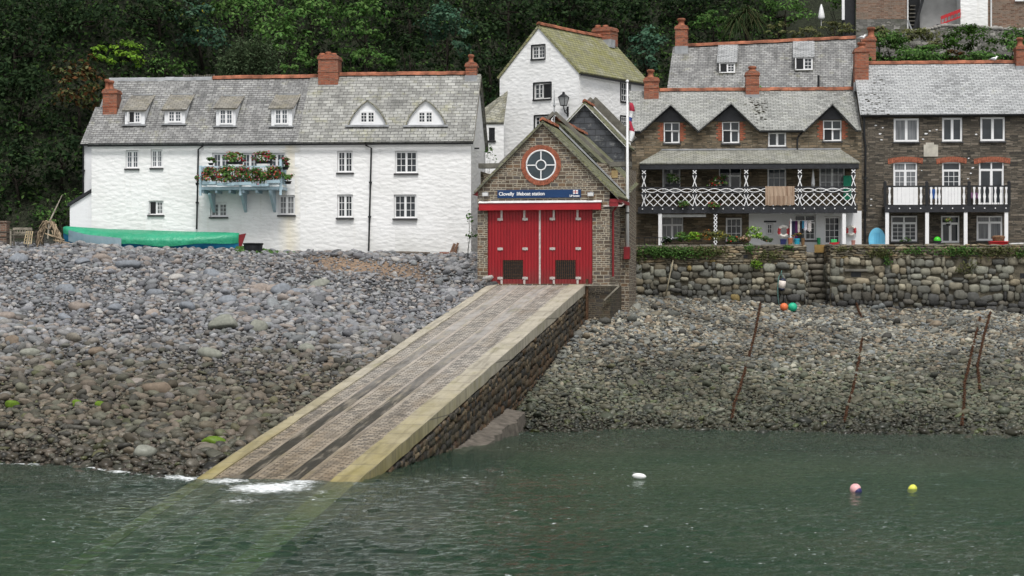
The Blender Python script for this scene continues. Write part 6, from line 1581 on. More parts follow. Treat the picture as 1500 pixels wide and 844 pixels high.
def beach_ball(px,py,rpx,mat,lab):
    p = on_ground(px,py,60,110); r_ = rpx*p[1]/FPX; t = bpy.data.objects.new('round_buoy',None); COL.objects.link(t); t.location=(p[0],p[1],p[2]+.06); tag(t,lab,'buoy')
    mb = MB(); mb.ball((0,0,r_*.95),r_,ICO3); mb.build('float',mat,t,True); mb = MB(); mb.lathe([(.05,r_*1.85),(.055,r_*2.0),(.02,r_*2.1)],(0,0,0),8); mb.build('eye',M['black'],t)
beach_ball(1148.5,457.5,6.0,plain('orange vinyl',(.72,.17,.06),.45,.12),'round orange buoy on the pebbles under the hanging fender')
beach_ball(1161,458.5,6.8,plain('green vinyl',(.02,.42,.24),.45,.12),'round green buoy on the pebbles at the foot of the sea wall')
HF = SEA.sub(SEA.x(1144),-.22,SEA.z(1144,426)); t = thing('hanging_fender',HF,'white fender with dark ends hung on the sea wall by a green rope','fender'); u_ = HF.w(0,0)[1]/FPX
mb = MB(); mb.lathe([(.03,0),(4.6*u_,.06),(5*u_,.12)],(0,0,0),16); mb.lathe([(5*u_,.47),(4.6*u_,.53),(.03,.6)],(0,0,0),16); mb.build('end_cap',plain('dark blue vinyl',(.015,.02,.05),.5,.2),t,True)
mb = MB(); mb.lathe([(5*u_,.121),(5.2*u_,.3),(5*u_,.469)],(0,0,0),16); mb.build('body',plain('off white vinyl',(.74,.66,.60),.5,.12,5),t,True)
M['rope'] = plain('green rope',(.10,.22,.20),.85,.3,20); mb = MB(); mb.tube([(0,.0,.58),(-.12,.05,.82),(-.2,.02,.62),(-.2,-.03,.2),(-.12,-.05,-.3),(.0,-.1,-.75)],.022,6); mb.tube([(-.12,.05,.82),(-.1,.15,.95)],.022,6); mb.build('rope',M['rope'],t,True)
t.rotation_euler[1] = R(8)
# boat hook leaning on the wall
a = on_ground(974,438,60,110); b = SEA.w(SEA.x(986,-.18),-.18,SEA.z(986,381,-.18)); mb = MB(); mb.tube([a,b],[.035,.03],8); o = mb.build('pole',dark_wood('bleached pole',(.34,.30,.21)),smooth=True); tag(o,'bleached wooden pole leaning against the left part of the sea wall','pole')
# rusty mooring chains down the beach
def chain(pts, label, w=.048):
    P = []
    for q in pts: P.append(Vector(on_ground(*q,45,110,f=h_beach))+Vector((0,0,.17)))
    L = [P[0]]
    for a,b in zip(P[:-1],P[1:]):
        n = max(1,int((b-a).length/.17)); L += [a.lerp(b,(i+1)/n)+Vector((random.uniform(-.02,.02),0,random.uniform(0,.03))) for i in range(n)]
    mb = MB()
    for i,(a,b) in enumerate(zip(L[:-1],L[1:])):
        d = (b-a).normalized(); s = (d.cross(Vector((0,0,1))).normalized() if i%2 else Vector((0,0,1))); c = (a+b)/2; l = (b-a).length*.62
        mb.tube([c+d*l*math.cos(t_)+s*w*math.sin(t_) for t_ in np.linspace(0,2*math.pi,10,endpoint=False)], .0155, 5, True)
    o = mb.build('mooring_chain', M['rust'], smooth=True); tag(o,label,'chain')
chain([(1114,449),(1107,490),(1097,530),(1085,572),(1075,600),(1072,622)],'rusty chain running down the pebbles below the orange buoy')
chain([(1263,502),(1257,540),(1249,580),(1240,610),(1237,625)],'rusty chain down the middle of the right hand pebble beach')
chain([(1436,470),(1424,520),(1413,570),(1412,600),(1409,632)],'long rusty chain reaching the water at the far right')
chain([(1451,462),(1441,500),(1432,540),(1435,578)],'short rusty chain beside the longest chain at the far right')
chain([(1254,449),(1258,462),(1262,470)],'few links of rusty chain hanging below the square drain in the sea wall')

# ---------------------------------------------------------------- flowers on the blue balcony
rg = np.random.default_rng(31)
RED = [(.50,.03,.03),(.55,.12,.08),(.55,.25,.20),(.36,.02,.05)]; PINK = [(.50,.14,.20),(.55,.25,.28),(.42,.05,.08)]
def flowers(fr, px, py, yl, rx, rz, n, label, group, cols, frac, name='flower_basket', potmat='black', ry=.24, leaf=.10, palette='fern', pot=True, bz=None):
    x, z = fr.px(px,py,yl); u = fr.w(x,yl)[1]/FPX; r = (rx*u, ry, rz*u); base = fr.w(x,yl,z-rz*u*.9 if bz is None else bz)
    t = bpy.data.objects.new(name,None); COL.objects.link(t); t.location = base; t.rotation_euler=(0,0,-fr.a); tag(t,label,'flowers' if frac > .05 else 'plant',group)
    C = np.array([0,0,z-(z-rz*u*.9 if bz is None else bz)]); p, nr, k = cloud(C,r,int(n*1.5),max(7,n//18),rg,.42,.3); n = len(p); col = pal(palette,k,n,rg)
    m = rg.random(n) < frac; kc = rg.random(k.max()+1)[k]; m &= kc > .18
    cl = np.array(cols); col[m] = cl[rg.integers(0,len(cl),m.sum())]
    leaf_mesh('foliage',p,nr,leaf,col,rg,t,aspect=.8)
    if pot:
        mb = MB(); w_ = min(r[0]*.8,.5); h_ = min(.13,r[2]*.5); zb = 0 if bz is not None else -.02
        if r[0] > .34: mb.prism([(-w_,-.10,zb),(w_,-.10,zb),(w_*1.04,-.12,zb+h_),(-w_*1.04,-.12,zb+h_)],(0,.24,0))
        else: mb.lathe([(w_*.6,zb),(w_*.85,zb+h_*.9),(w_*.92,zb+h_)],(0,0,0),12)
        mb.build('planter',M[potmat] if isinstance(potmat,str) else potmat,t)
    return t
yb = -1.30; G1 = 'flower troughs hung along the pale blue balcony rail'
L1_ = 'trough of red and pink flowers hung along the pale blue balcony rail'
for px,py,rx,rz in ((307,257,12,14),(331,258,16,15),(356,257,16,15),(381,259,16,15),(401,256,12,13)):
    flowers(FA,px,py,yb,rx,rz,560,L1_,G1,RED+PINK,.34,'flower_trough','blue_pale')
flowers(FA,344,232,-.75,14,9,420,'big basket of red flowers hanging above the left half of the blue balcony',None,RED,.42)
flowers(FA,387,231,-.75,15,9,420,'big basket of pink flowers hanging above the right half of the blue balcony',None,PINK+RED,.42)
flowers(FA,309,236,-.75,6,6,120,'small hanging basket with few flowers at the left end of the blue balcony',None,PINK,.15)
flowers(FA,418,240,-.85,8,9,190,'hanging basket of pink flowers off the right corner of the blue balcony',None,PINK,.35)
flowers(FA,422,261,-.85,8,9,170,'lower basket of mostly green leaves at the right corner of the blue balcony',None,PINK,.15)
flowers(FA,289,264,-1.0,4,8,80,'thin trailing pink flowers at the left corner of the blue balcony',None,PINK,.4)

# ---------------------------------------------------------------- things on the terrace and the lattice balcony
def put(o, fr): o.location = fr.w(*o.location); o.rotation_euler=(0,0,-fr.a); return o
YB = -1.55; TW = -3.1
tw = lambda px: EF.x(px,TW)
def lifebuoy(fr, px, py, rpx, yl, lab):
    x, z = fr.px(px,py,yl); u = fr.w(x,yl)[1]/FPX; Rr = rpx*u; t = thing('lifebuoy', fr.sub(x,yl,z), lab, 'lifebuoy')
    mb = MB(); mb.tube([(Rr*.74*math.cos(a),0,Rr*.74*math.sin(a)) for a in np.linspace(0,2*math.pi,36,endpoint=False)],Rr*.25,10,True); mb.build('ring',plain('lifebuoy white',(.74,.71,.64),.5,.1),t,True)
    for a0 in (0,math.pi):
        mb = MB(); mb.tube([(Rr*.74*math.cos(a),0,Rr*.74*math.sin(a)) for a in np.linspace(a0-.62,a0+.62,12)],Rr*.262,10); mb.build('red_band',plain('lifebuoy red',(.50,.03,.04),.5,.12),t,True)
    mb = MB(); mb.tube([(Rr*1.0*math.cos(a),-.02+.02*math.sin(a*8),Rr*1.0*math.sin(a)) for a in np.linspace(0,2*math.pi,32,endpoint=False)],.014,5,True); mb.build('grab_line',M['white_wood'],t,True)
lifebuoy(EF,1148,339,9.5,-1.0,'red and white lifebuoy beside the washing on the whitewashed ground floor wall')
lifebuoy(EF,1246.5,338,8.2,-.14,'red and white lifebuoy on the white wall next to the black downpipe')
# washing
WFm = EF.sub(0); t = thing('washing_line',EF.sub(EF.x(1160),YB+.3,EF.z(1160,324,YB+.3)),'line of dark and white clothes drying under the balcony','washing'); WL = EF.sub(EF.x(1160),YB+.3,EF.z(1160,324,YB+.3))
mb = MB(); mb.tube([(WL.x(1158),0,.02),(WL.x(1192),0,.02)],.012,5); mb.build('line',M['white_wood'],t)
mb = MB(); mb.box(WL.x(1158)-.03,WL.x(1158)+.05,-.03,.05,-1.2,.12); mb.build('pole',M['white'],t)
for px,w_,l_,c_ in ((1162,6,.75,(.02,.02,.05)),(1166.5,4,.95,(.10,.02,.10)),(1170,3.5,.55,(.65,.62,.55)),(1173,4,.9,(.02,.022,.03)),(1176,4,.35,(.05,.25,.40)),(1180,5,.45,(.66,.64,.70)),(1186,5,.5,(.68,.64,.62)),(1157.5,2.4,.5,(.50,.16,.12))):
    x = WL.x(px); w2 = w_*EF.w(0,0)[1]/FPX/2; mb = MB(); n = 6
    for i in range(n+1):
        s_ = i/n; xx = x-w2+2*w2*s_; yy = .035*math.sin(i*2.2); mb.v += [(xx,yy,.02),(xx,yy*1.6+.02,-l_*(1-.08*math.sin(i*1.7)))]
    mb.f = [(2*i,2*i+2,2*i+3,2*i+1) for i in range(n)]; m0 = len(mb.v); mb.v += [(a,b+.02,c) for a,b,c in mb.v[:m0]]; mb.f += [(m0+2*i,m0+2*i+1,m0+2*i+3,m0+2*i+2) for i in range(n)]
    mb.build('garment',plain('cloth',c_,.9,.15),t,True)
# rug over the balcony rail
x0_, z1_ = EF.px(1121,273.5,YB-.06); x1_ = EF.x(1164,YB-.06); mb = MB(); n = 22
for i in range(n+1):
    x = x0_+(x1_-x0_)*i/n; zl_ = EF.z(1140,300,YB)-.06*random.random(); yy = -.025*math.sin(i*1.9)
    mb.v += [(x,YB+.07,z1_-.5),(x,YB+.06,z1_+.01),(x,YB-.07,z1_+.015),(x,YB-.09+yy,(z1_+zl_)/2),(x,YB-.09+yy*1.4,zl_)]
mb.f = [(5*i+k,5*i+5+k,5*i+6+k,5*i+1+k) for i in range(n) for k in range(4)]
mr = Mt('rug'); uvr = mr.n('TexCoord').outputs['Object']; st = mr.noise(mr.uv((6,.4,1)),1.5,3); mr.done(mr.ramp(st,[(.3,(.24,.16,.11)),(.6,(.40,.30,.22)),(.8,(.46,.37,.29))]),.95,mr.bump(st,.02),.1)
o = put(mb.build('rug',mr.m),EF); m = o.modifiers.new('Solidify','SOLIDIFY'); m.thickness = .02; tag(o,'pinkish beige fringed rug hung over the black and white lattice rail','rug')
# folded parasol, chairs, baskets on the lattice balcony
def parasol(fr, px, y0, y1, yl, wpx, lab, mat='white_wood'):
    x, zb = fr.px(px,y1,yl); zt = fr.z(px,y0,yl); u = fr.w(x,yl)[1]/FPX; h = zt-zb; t = thing('parasol',fr.sub(x,yl,zb),lab,'parasol'); r = wpx*u/2
    mb = MB(); mb.tube([(0,0,-.3),(0,0,h)],.02,8); mb.build('pole',M['white_wood'],t)
    mb = MB(); v = []; n = 12
    pr = [(r*.75,.10*h),(r,.22*h),(r*.8,.45*h),(r*.5,.75*h),(r*.25,.92*h),(.015,1.0*h)]
    for rr,z in pr: v += [(rr*(1 if i%2 else .72)*math.cos(i*2*math.pi/n),rr*(1 if i%2 else .72)*math.sin(i*2*math.pi/n),z) for i in range(n)]
    mb.add(v,[(j*n+i,j*n+(i+1)%n,(j+1)*n+(i+1)%n,(j+1)*n+i) for j in range(len(pr)-1) for i in range(n)]+[tuple(range(n-1,-1,-1)),tuple((len(pr)-1)*n+i for i in range(n))]); mb.build('canopy',M['white'],t,True)
parasol(EF,1191,248,276,-.9,6.5,'folded white parasol standing on the lattice balcony')
def chair(fr, px, py, yl, wpx, c_, lab):
    x, zt = fr.px(px,py,yl); u = fr.w(x,yl)[1]/FPX; w2 = wpx*u/2; zb = zd_E if fr is EF else zd_F; t = thing('chair',fr.sub(x,yl,zb),lab,'chair'); h = zt-zb; m_ = plain('chair colour',c_,.7,.12)
    mb = MB(); mb.box(-w2,w2,.18,.22,.42,h); mb.build('backrest',m_,t,bev=.01); mb = MB(); mb.box(-w2,w2,-.25,.2,.38,.42); mb.build('seat',m_,t)
    for sx_ in (-1,1):
        for y_ in (-.22,.17): mb = MB(); mb.box(sx_*(w2-.04)-.02,sx_*(w2-.04)+.02,y_,y_+.04,0,.378); mb.build('leg',M['black'],t)
zd_E = EF.z(1100,303,-1.55)-.02; zd_F = FF.z(1390,301.5,-1.25)-.02
chair(EF,1242,257,-.7,12,(.02,.28,.16),'green chair on the lattice balcony by the right hand window')
chair(FF,1368,277,-.6,10,(.02,.10,.36),'blue chair behind the white balusters')
chair(FF,1428,282,-.6,10,(.22,.10,.20),'dull purple chair behind the balusters beside the green tub')
flowers(EF,985,264,-1.1,13,10,300,'round hanging basket of white flowers at the left of the lattice balcony',None,[(.6,.58,.48),(.5,.5,.4),(.45,.3,.3)],.35)
flowers(EF,1055,266,-1.1,15,11,330,'round hanging basket of red and white flowers on the lattice balcony',None,RED+[(.6,.55,.5)],.4)
flowers(EF,1000,301,YB-.12,8,7,140,'trailing plant spilling under the lattice at the left of the balcony',None,RED,.08,pot=False)
flowers(EF,1045,301,YB-.12,11,6,170,'trailing plant with red flowers spilling under the lattice left of the beige rug',None,RED,.2,pot=False)
flowers(FF,1389,325,-1.0,5,6,90,'small straw coloured hanging basket in front of the middle glass door',None,[(.3,.2,.1),(.25,.15,.08)],.4)
# row of planters behind the parapet
rowp = [(978,352,9,6,'bushy dark plant with white flowers at the left end of the terrace planters','dark',[(.6,.6,.65)],.25),(1000,349,12,8,'dark green bushy plant near the net curtained ground floor window','mid',RED,.03),
        (1018,348,12,8,'fresh green leafy plant in the long row of terrace planters','bright',RED,.03),(1036,346,11,8,'orange flowering plant just left of the lattice wrapped post','olive',[(.45,.14,.03),(.4,.2,.05)],.35),
        (1055,347,12,9,'yellow green leafy plant just right of the lattice wrapped post','olive',[(.35,.30,.05)],.15),(1074,352,9,6,'green potted plant below the nine pane ground floor window','mid',RED,.05),
        (1092,351,9,6,'plant with pale peach flowers at the left of the whitewashed wall','olive',[(.5,.3,.22),(.5,.38,.3)],.4),(1105,344,11,11,'tall leafy plant with cream flowers against the whitewashed wall','bright',[(.55,.55,.4)],.12),
        (1122,351,8,6,'pale green plant in a light green pot under the tiny window','pale',RED,.02)]
tz = LANE+S0[2]-EF.o[2]
M['green_pot'] = plain('pale green pot',(.22,.36,.26),.6,.15); 
for px,py,rx,rz,lab,pl_,cc_,fr_c in rowp: flowers(EF,px,py,-3.3,rx,rz,330,lab,None,cc_,fr_c,'potted_plant','green_pot' if px in (1074,1122) else 'black',.3,.09,pl_,True,tz)
# bins, buckets and pots along the parapet
def pot(fr, px0, px1, py, yl, mat, lab, name='pot', square=False):
    a, b = fr.x(px0,yl), fr.x(px1,yl); zt = fr.z(px0,py,yl); r = (b-a)/2; t = bpy.data.objects.new(name,None); 
    mb = MB()
    if square: mb.add([(-r*.85,-r*.6,tz),(r*.85,-r*.6,tz),(r*.85,r*.6,tz),(-r*.85,r*.6,tz),(-r,-r*.7,zt),(r,-r*.7,zt),(r,r*.7,zt),(-r,r*.7,zt)],[(3,2,1,0),(4,5,6,7),(0,1,5,4),(1,2,6,5),(2,3,7,6),(3,0,4,7)]); mb.box(-r*1.06,r*1.06,-r*.76,r*.76,zt-.06,zt+.003)
    else: mb.lathe([(r*.72,tz),(r*.95,zt-.07),(r*1.05,zt-.07),(r*1.05,zt),(r*.9,zt)],(0,0,0),16)
    bpy.data.objects.remove(t); o = mb.build(name,mat); o.location = fr.w(o.location[0]+(a+b)/2,o.location[1]+yl,o.location[2]); o.rotation_euler=(0,0,-fr.a); tag(o,lab,'pot')
pot(EF,1143,1152,350.5,-3.2,plain('navy plastic',(.01,.015,.09),.4,.1),'dark blue plastic tub under the left lifebuoy','tub',True)
pot(EF,1154,1161.5,348.5,-3.2,plain('clay pot',(.38,.14,.07),.8,.2),'orange clay pot next to the bright blue pot')
pot(EF,1163,1172,349.5,-3.2,plain('bright blue glaze',(.02,.28,.40),.35,.1),'bright blue glazed pot under the washing')
pot(EF,1173.5,1179,349,-3.2,plain('brown pot',(.16,.09,.04),.8,.2),'brown pot beside the bright blue pot')
flowers(EF,1169,345,-3.2,8,4,110,'orange brown dried plant growing above the bright blue pot',None,[(.4,.15,.03)],.3,'potted_plant','black',.2,.08,'olive',False,tz)
pot(FF,1247,1253,352,-2.6,plain('pink pot',(.45,.22,.18),.8,.2),'small pink pot at the foot of the white wall under the right lifebuoy')
pot(EF,1196.5,1202,348.5,-.35,plain('green pail',(.03,.32,.12),.5,.1),'small green pail beside the glazed door')
mb = MB(); x0_, x1_ = SEA.x(1193,2.75), SEA.x(1216,2.75); mb.box(x0_,x1_,2.75,2.80,SEA.z(1200,370,2.75),SEA.z(1200,358.5,2.75)); o = put(mb.build('board_gate',plain('ochre board',(.30,.19,.06),.8,.2,3)),SEA); tag(o,'ochre wooden board closing the top of the sea wall steps','gate')
# model boat on the parapet
x, z = EF.px(1222,358,-3.1); MF = EF.sub(x,-3.1,TOPZ+S0[2]-EF.o[2]); t = thing('toy_boat',MF,'small red toy boat with a green cover on the wall by the glazed door','toy boat'); u_ = MF.w(0,0)[1]/FPX
mb = MB(); mb.prism([(-7*u_,-.1,.06),(-5*u_,-.1,0),(5*u_,-.1,0),(8*u_,-.1,.16),(-7*u_,-.1,.12)],(0,.2,0)); mb.build('hull',M['red'],t); mb = MB(); mb.box(-5*u_,4*u_,-.08,.08,.122,.28); mb.build('cover',plain('bright green cover',(.03,.42,.12),.6,.12),t,bev=.02)
# blue oval board leaning, green ball, red crate and basket
x, z = FF.px(1285,358,-.5); OF_ = FF.sub(x,-.5,-.02); t = thing('paddling_pool',OF_,'light blue oval shell leaning on the dark stone wall beside the first white post','shell'); u_ = OF_.w(0,0)[1]/FPX; hh = OF_.z(1285,333.5)
mb = MB(); n = 40; P = []
for i in range(n):
    a = 2*math.pi*i/n; r1 = 12.5*u_; z_ = hh/2+.0+hh/2*math.sin(a); P.append((r1*math.cos(a)*(1 if math.sin(a) > 0 else (1-.12*math.sin(a)**2)), z_))
mb.prism([(x_,.20*z_/hh-.05,z_) for x_,z_ in P],(0,.09,0)); mb.build('shell',plain('sky blue plastic',(.13,.46,.66),.4,.1,3),t,bev=.02)
mb = MB()
for k in (-.35,-.1,.15,.4): mb.bar((k*10*u_,-.035+.05,hh*.25),(k*8*u_,.10-.0,hh*.8),.03,.03,(0,1,0))
mb.build('rib',plain('mid blue plastic',(.06,.34,.55),.4,.1),t)
x, z = FF.px(1373,352,-1.0); mb = MB(); r_ = 5.3*FF.w(x,-1)[1]/FPX; mb.ball((0,0,0),r_,ICO3); o = mb.build('ball',plain('lime green vinyl',(.06,.55,.03),.4,.08),smooth=True); o.location = FF.w(x,-1.0,r_*.2); 
o.location = FF.w(x,-1.0,FF.z(1373,352,-1.0)-r_); tag(o,'bright green ball on the terrace by the middle glass door','ball')
mb = MB(); mb.box(-.16,.16,-.16,.16,0,.5); mb.box(-.2,.2,-.2,.2,.5,.53); o = mb.build('stool',M['darkwood']); o.location = FF.w(x,-1.0,0); o.location[2] = FF.w(0,0,0)[2]+max(0,FF.z(1373,352,-1.0)-r_-.53); o.rotation_euler=(0,0,-FF.a); tag(o,'low dark stool under the bright green ball','stool')
x0_ = FF.x(1449,-2.6); x1_ = FF.x(1476,-2.6); F2 = FF.sub((x0_+x1_)/2,-2.6,TOPZ+S0[2]-FF.o[2]); t = thing('fish_box',F2,'red plastic fish box on the sea wall in front of the right house','box'); w2 = (x1_-x0_)/2
mb = MB(); mb.add([(-w2*.94,-.2,0),(w2*.94,-.2,0),(w2*.94,.2,0),(-w2*.94,.2,0),(-w2,-.24,.17),(w2,-.24,.17),(w2,.24,.17),(-w2,.24,.17)],[(3,2,1,0),(4,5,6,7),(0,1,5,4),(1,2,6,5),(2,3,7,6),(3,0,4,7)]); mb.box(-w2*1.03,w2*1.03,-.27,.27,.15,.19); mb.build('box',plain('red plastic',(.48,.02,.025),.45,.12),t)
mb = MB(); mb.lathe([(.25,.19),(.31,.38),(.30,.42),(.2,.46)],(0,0,0),18); o = mb.build('wicker_basket',plain('wicker',(.25,.14,.08),.9,.4,25,.2,bump=.02)); o.location = F2.w(0,0,0.19); tag(o,'brown wicker basket sitting in the red fish box','basket')
x0_ = FF.x(1478,-2.6); F3 = FF.sub(x0_,-2.6,TOPZ+S0[2]-FF.o[2]); mb = MB(); mb.prism([(0,-.2,0),(1.3,-.2,0),(1.45,-.2,.13),(.05,-.2,.10)],(0,.4,0)); o = put(mb.build('dinghy',M['white_wood'],bev=.02),F3); tag(o,'low white upturned dinghy on the wall right of the red fish box','dinghy')
flowers(FF,1325,352,-1.6,9,3.5,90,'low green plant in front of the left net curtained ground floor window',None,RED,.02,'potted_plant','black',.2,.08,'mid',True,None)
# low railings at the left of the terrace
t = thing('railing',EF.sub(EF.x(948),-3.0,tz),'low black iron railing at the left end of the terrace','railing'); RL = EF.sub(EF.x(948),-3.0,tz)
x0_, x1_ = RL.x(928), RL.x(976); zt_ = RL.z(950,348); mb = MB(); mb.box(x0_,x1_,-.02,.02,zt_-.03,zt_); mb.build('rail',M['black'],t)
for x in np.linspace(x0_,x1_,7): mb = MB(); mb.box(x-.012,x+.012,-.012,.012,-.1,zt_-.03); mb.build('upright',M['black'],t)
# seen in shade at the hall's flank: a dark red door with frame
# ---------------------------------------------------------------- top right: barrier, parasol, gull
x0_, z0_ = UF.px(1378,37,-.1); x1_, z1_ = UF.px(1407,26,-.1); zt_ = UF.z(1378,24,-.1)-z0_; BR = UF.sub(x0_,-.15,z0_); t = thing('safety_barrier',BR,'red plastic safety barrier sloping up the lane beside the white wall','barrier'); dx = x1_-x0_; dz = z1_-z0_
M['bar_red'] = plain('barrier red',(.42,.015,.02),.5,.1)
def Q(s,h): return (dx*s, 0, dz*s+h)
mb = MB(); mb.prism([Q(0,zt_*.62),Q(1,zt_*.62),Q(1,zt_),Q(0,zt_)],(0,.06,0)); mb.build('top_panel',M['bar_red'],t)
mb = MB(); mb.prism([Q(0,0),Q(1,0),Q(1,.1),Q(0,.1)],(0,.06,0)); mb.build('bottom_rail',M['bar_red'],t)
for i in range(7): s_ = i/6*.97; mb = MB(); mb.prism([Q(s_,.1),Q(s_+.035,.1),Q(s_+.035,zt_*.62),Q(s_,zt_*.62)],(0,.05,0)); mb.build('upright',M['bar_red'],t)
mb = MB(); mb.box(-.25,.0,-.2,.25,-.05,.02); mb.build('foot',M['black'],t)
PGF = Fr(at_d(1203,30,116.5),0); parasol(PGF,1203,6,31,0,11,'folded white parasol in the garden above the grey roofed upper house')
def gull(fr, px, py, yl, lab):
    x, z = fr.px(px,py,yl); t = thing('gull',fr.sub(x,yl,z),lab,'gull'); u = fr.w(x,yl)[1]/FPX
    mb = MB(); mb.v=[]; mb.tube([(-.20,0,.14),(-.12,0,.17),(.0,0,.19),(.10,0,.20),(.15,0,.25),(.17,0,.30),(.21,0,.315)],[.012,.05,.085,.075,.05,.048,.02],10); mb.tube([(.20,0,.312),(.27,0,.30)],[.016,.004],6); mb.build('body',M['white'],t,True)
    mb = MB()
    for s_ in (1,-1): mb.tube([(.06,s_*.075,.20),(-.08,s_*.085,.19),(-.26,s_*.03,.15)],[.03,.04,.006],8)
    mb.build('wings',M['lead'],t,True)
    for s_ in (1,-1): mb = MB(); mb.tube([(.0,s_*.03,.12),(.0,s_*.03,-.03)],.010,5); mb.build('leg',plain('gull leg',(.5,.28,.2),.7),t)
FFz = FF.z(1390,96,3.5)
gull(FF,1455,92,3.5,'grey and white gull standing on the ridge of the right house'); 
gull(EF,1262,60.5,2.7,'gull perched on top of the chimney between the two stone houses')
# ---------------------------------------------------------------- trees and shrubs on the hillside
rg = np.random.default_rng(77)
def tree(px, py, d, rx, ry, palette, label, name='tree', cat='tree', leaf=.24, dens=1.0, clumps=None, extra=None, trunk=None, spread=.27, group=None, ryd=None, auto=True):
    if auto: hit = on_ground(px,py,95,150,ground)[1]; d = min(max(d,hit-9), hit-.85*ry*hit/FPX)
    c = at_d(px,py,d); k = d/FPX; r = (rx*k, (ryd or max(.6*rx,.6*ry)*k), ry*k)
    area = r[0]*r[2]*3.1; n = int(dens*area*9.5/leaf**2*.27)
    bz = min(gz(c[0],c[1]+.3), c[2]-.3); base = (c[0]+rg.normal(0,.15),c[1]+.3,bz)
    return plant(name,label,cat,c,r,palette,n,leaf,clumps or int(14+area*1.6),base,rg,group,trunk if trunk is not None else .05+.03*r[0],spread,extra)
T_ = [ # px,py,d,rx,ry,palette,label
 (20,70,110,75,85,'dark','very dark broad tree in the top left corner of the wood'),
 (28,165,102.5,58,62,'dark','dark leafy tree standing low at the left edge of the wood'),
 (22,262,99.5,58,62,'dark','dark green tree reaching down behind the old bench'),
 (118,30,112,70,52,'dark','dark tree above the brown leaved tree'),
 (112,133,101.8,44,52,'brown','tree with dull brown leaves left of the white cottage chimney'),
 (92,238,99.8,36,56,'dark','dark ivy green tree close beside the left white cottage lean-to'),
 (188,84,111,40,26,'bright','bright lime green sycamore behind the left white cottage roof'),
 (150,82,110.2,18,20,'bright','small bright green sapling between brown tree and lime sycamore'),
 (232,25,115,62,48,'dark','dark tree behind the lime green sycamore'),
 (285,50,112.5,50,46,'blue','blue green bushy tree with one patch of yellow leaves'),
 (238,102,109,42,18,'mid','low tangled green bush along the left part of the cottage ridge'),
 (355,28,115,58,42,'mid','leafy green tree above the pale upright shrubs'),
 (410,62,111.5,46,38,'fern','fresh green arching tree behind the big central chimney'),
 (455,28,115.5,52,38,'mid','tall mid green tree above the big brick chimney'),
 (438,96,109,32,20,'mid','green shrub touching the ridge left of the big brick chimney'),
 (535,90,109.3,42,24,'mid','rounded green bush right of the big brick chimney'),
 (535,38,114,48,42,'mid','mid green tree behind the cottage with pointed dormers'),
 (600,80,110.2,42,34,'dark','dark green bush over the ridge between the two pointed dormers'),
 (600,15,117,60,38,'dark','shadowy tree at the top middle of the wood'),
 (655,55,112,44,52,'blue','dusky blue green tree left of the small right chimney'),
 (715,75,113.5,44,58,'dark','near black tree filling the gap left of the tall white house'),
 (715,150,109.5,26,40,'dark','dark bush between the white cottage gable and the small annex'),
 (745,12,118,60,34,'dark','very dark tree over the tall white house apex'),
 (835,14,121,66,36,'dark','dark tree behind the mossy green roof'),
 (915,35,119,50,45,'dark','dark tree behind the chimney of the tall white house'),
 (948,78,115,34,40,'blue','dim blue green tree left of the grey roofed upper house'),
 (1005,18,121,52,32,'dark','dark tree above the left chimney of the upper house'),
 (1045,42,118,36,26,'mid','green bush behind the ridge of the upper house near the cabbage palm'),
 (1150,20,120,42,24,'fern','light green spreading bush behind the folded white parasol'),
 (1140,45,116.2,20,13,'olive','round clipped olive bush above the upper house ridge'),
 (1182,52,115.6,26,14,'olive','dull green bush just left of the folded parasol'),
 (1222,42,116,32,15,'olive','brownish bush below the dark doorway of the brick building'),
 (1235,10,121,30,18,'mid','green bush between the parasol and the dark doorway'),
]
for i,a in enumerate(T_):
    px,py,d,rx,ry,pl,lab = a; small = ry < 27
    tree(px,py,d,rx,ry,pl,lab,'shrub' if small or 'bush' in lab else 'tree','bush' if small or 'bush' in lab else 'tree',leaf=.20 if small else .25,dens=1.9,
         extra=[([(.30,.26,.02)],.012)] if 'yellow leaves' in lab else ([('olive',.25)] if pl == 'brown' else None))
# bank above the right house
Bk = [(1300,72,111.5,34,26,'mid','leafy green bush at the left end of the bank above the pale roof'),(1342,64,112.8,36,24,'olive','grey green brambles on the bank under the lane wall'),(1352,84,110.5,42,17,'fern','ferny fresh green bush low on the bank above the pale roof'),
      (1420,60,112.6,42,24,'bright','bright green ivy clump hanging over the rubble retaining wall'),(1398,84,110.5,20,12,'brown','brown dying bush low on the bank under the ivy clump'),(1436,86,109.8,34,10,'fern','low green growth along the ridge of the right house'),
      (1485,68,112.2,22,26,'mid','dark green creeper on the rubble wall at the right edge'),(1292,52,113.4,18,14,'olive','thin scrub at the foot of the stone base near the brick building'),(1270,98,108.6,7,24,'mid','ivy climbing beside the right chimney of the upper house')]
for px,py,d,rx,ry,pl,lab in Bk:
    if pl == 'bright': PAL['ivy'] = [(.035,.085,.014),(.05,.11,.018),(.03,.065,.012)]; pl = 'ivy'
    tree(px,py,d,rx,ry,pl,lab,'shrub','bush',leaf=.17,dens=4.0,trunk=.03,spread=.36,auto=False)
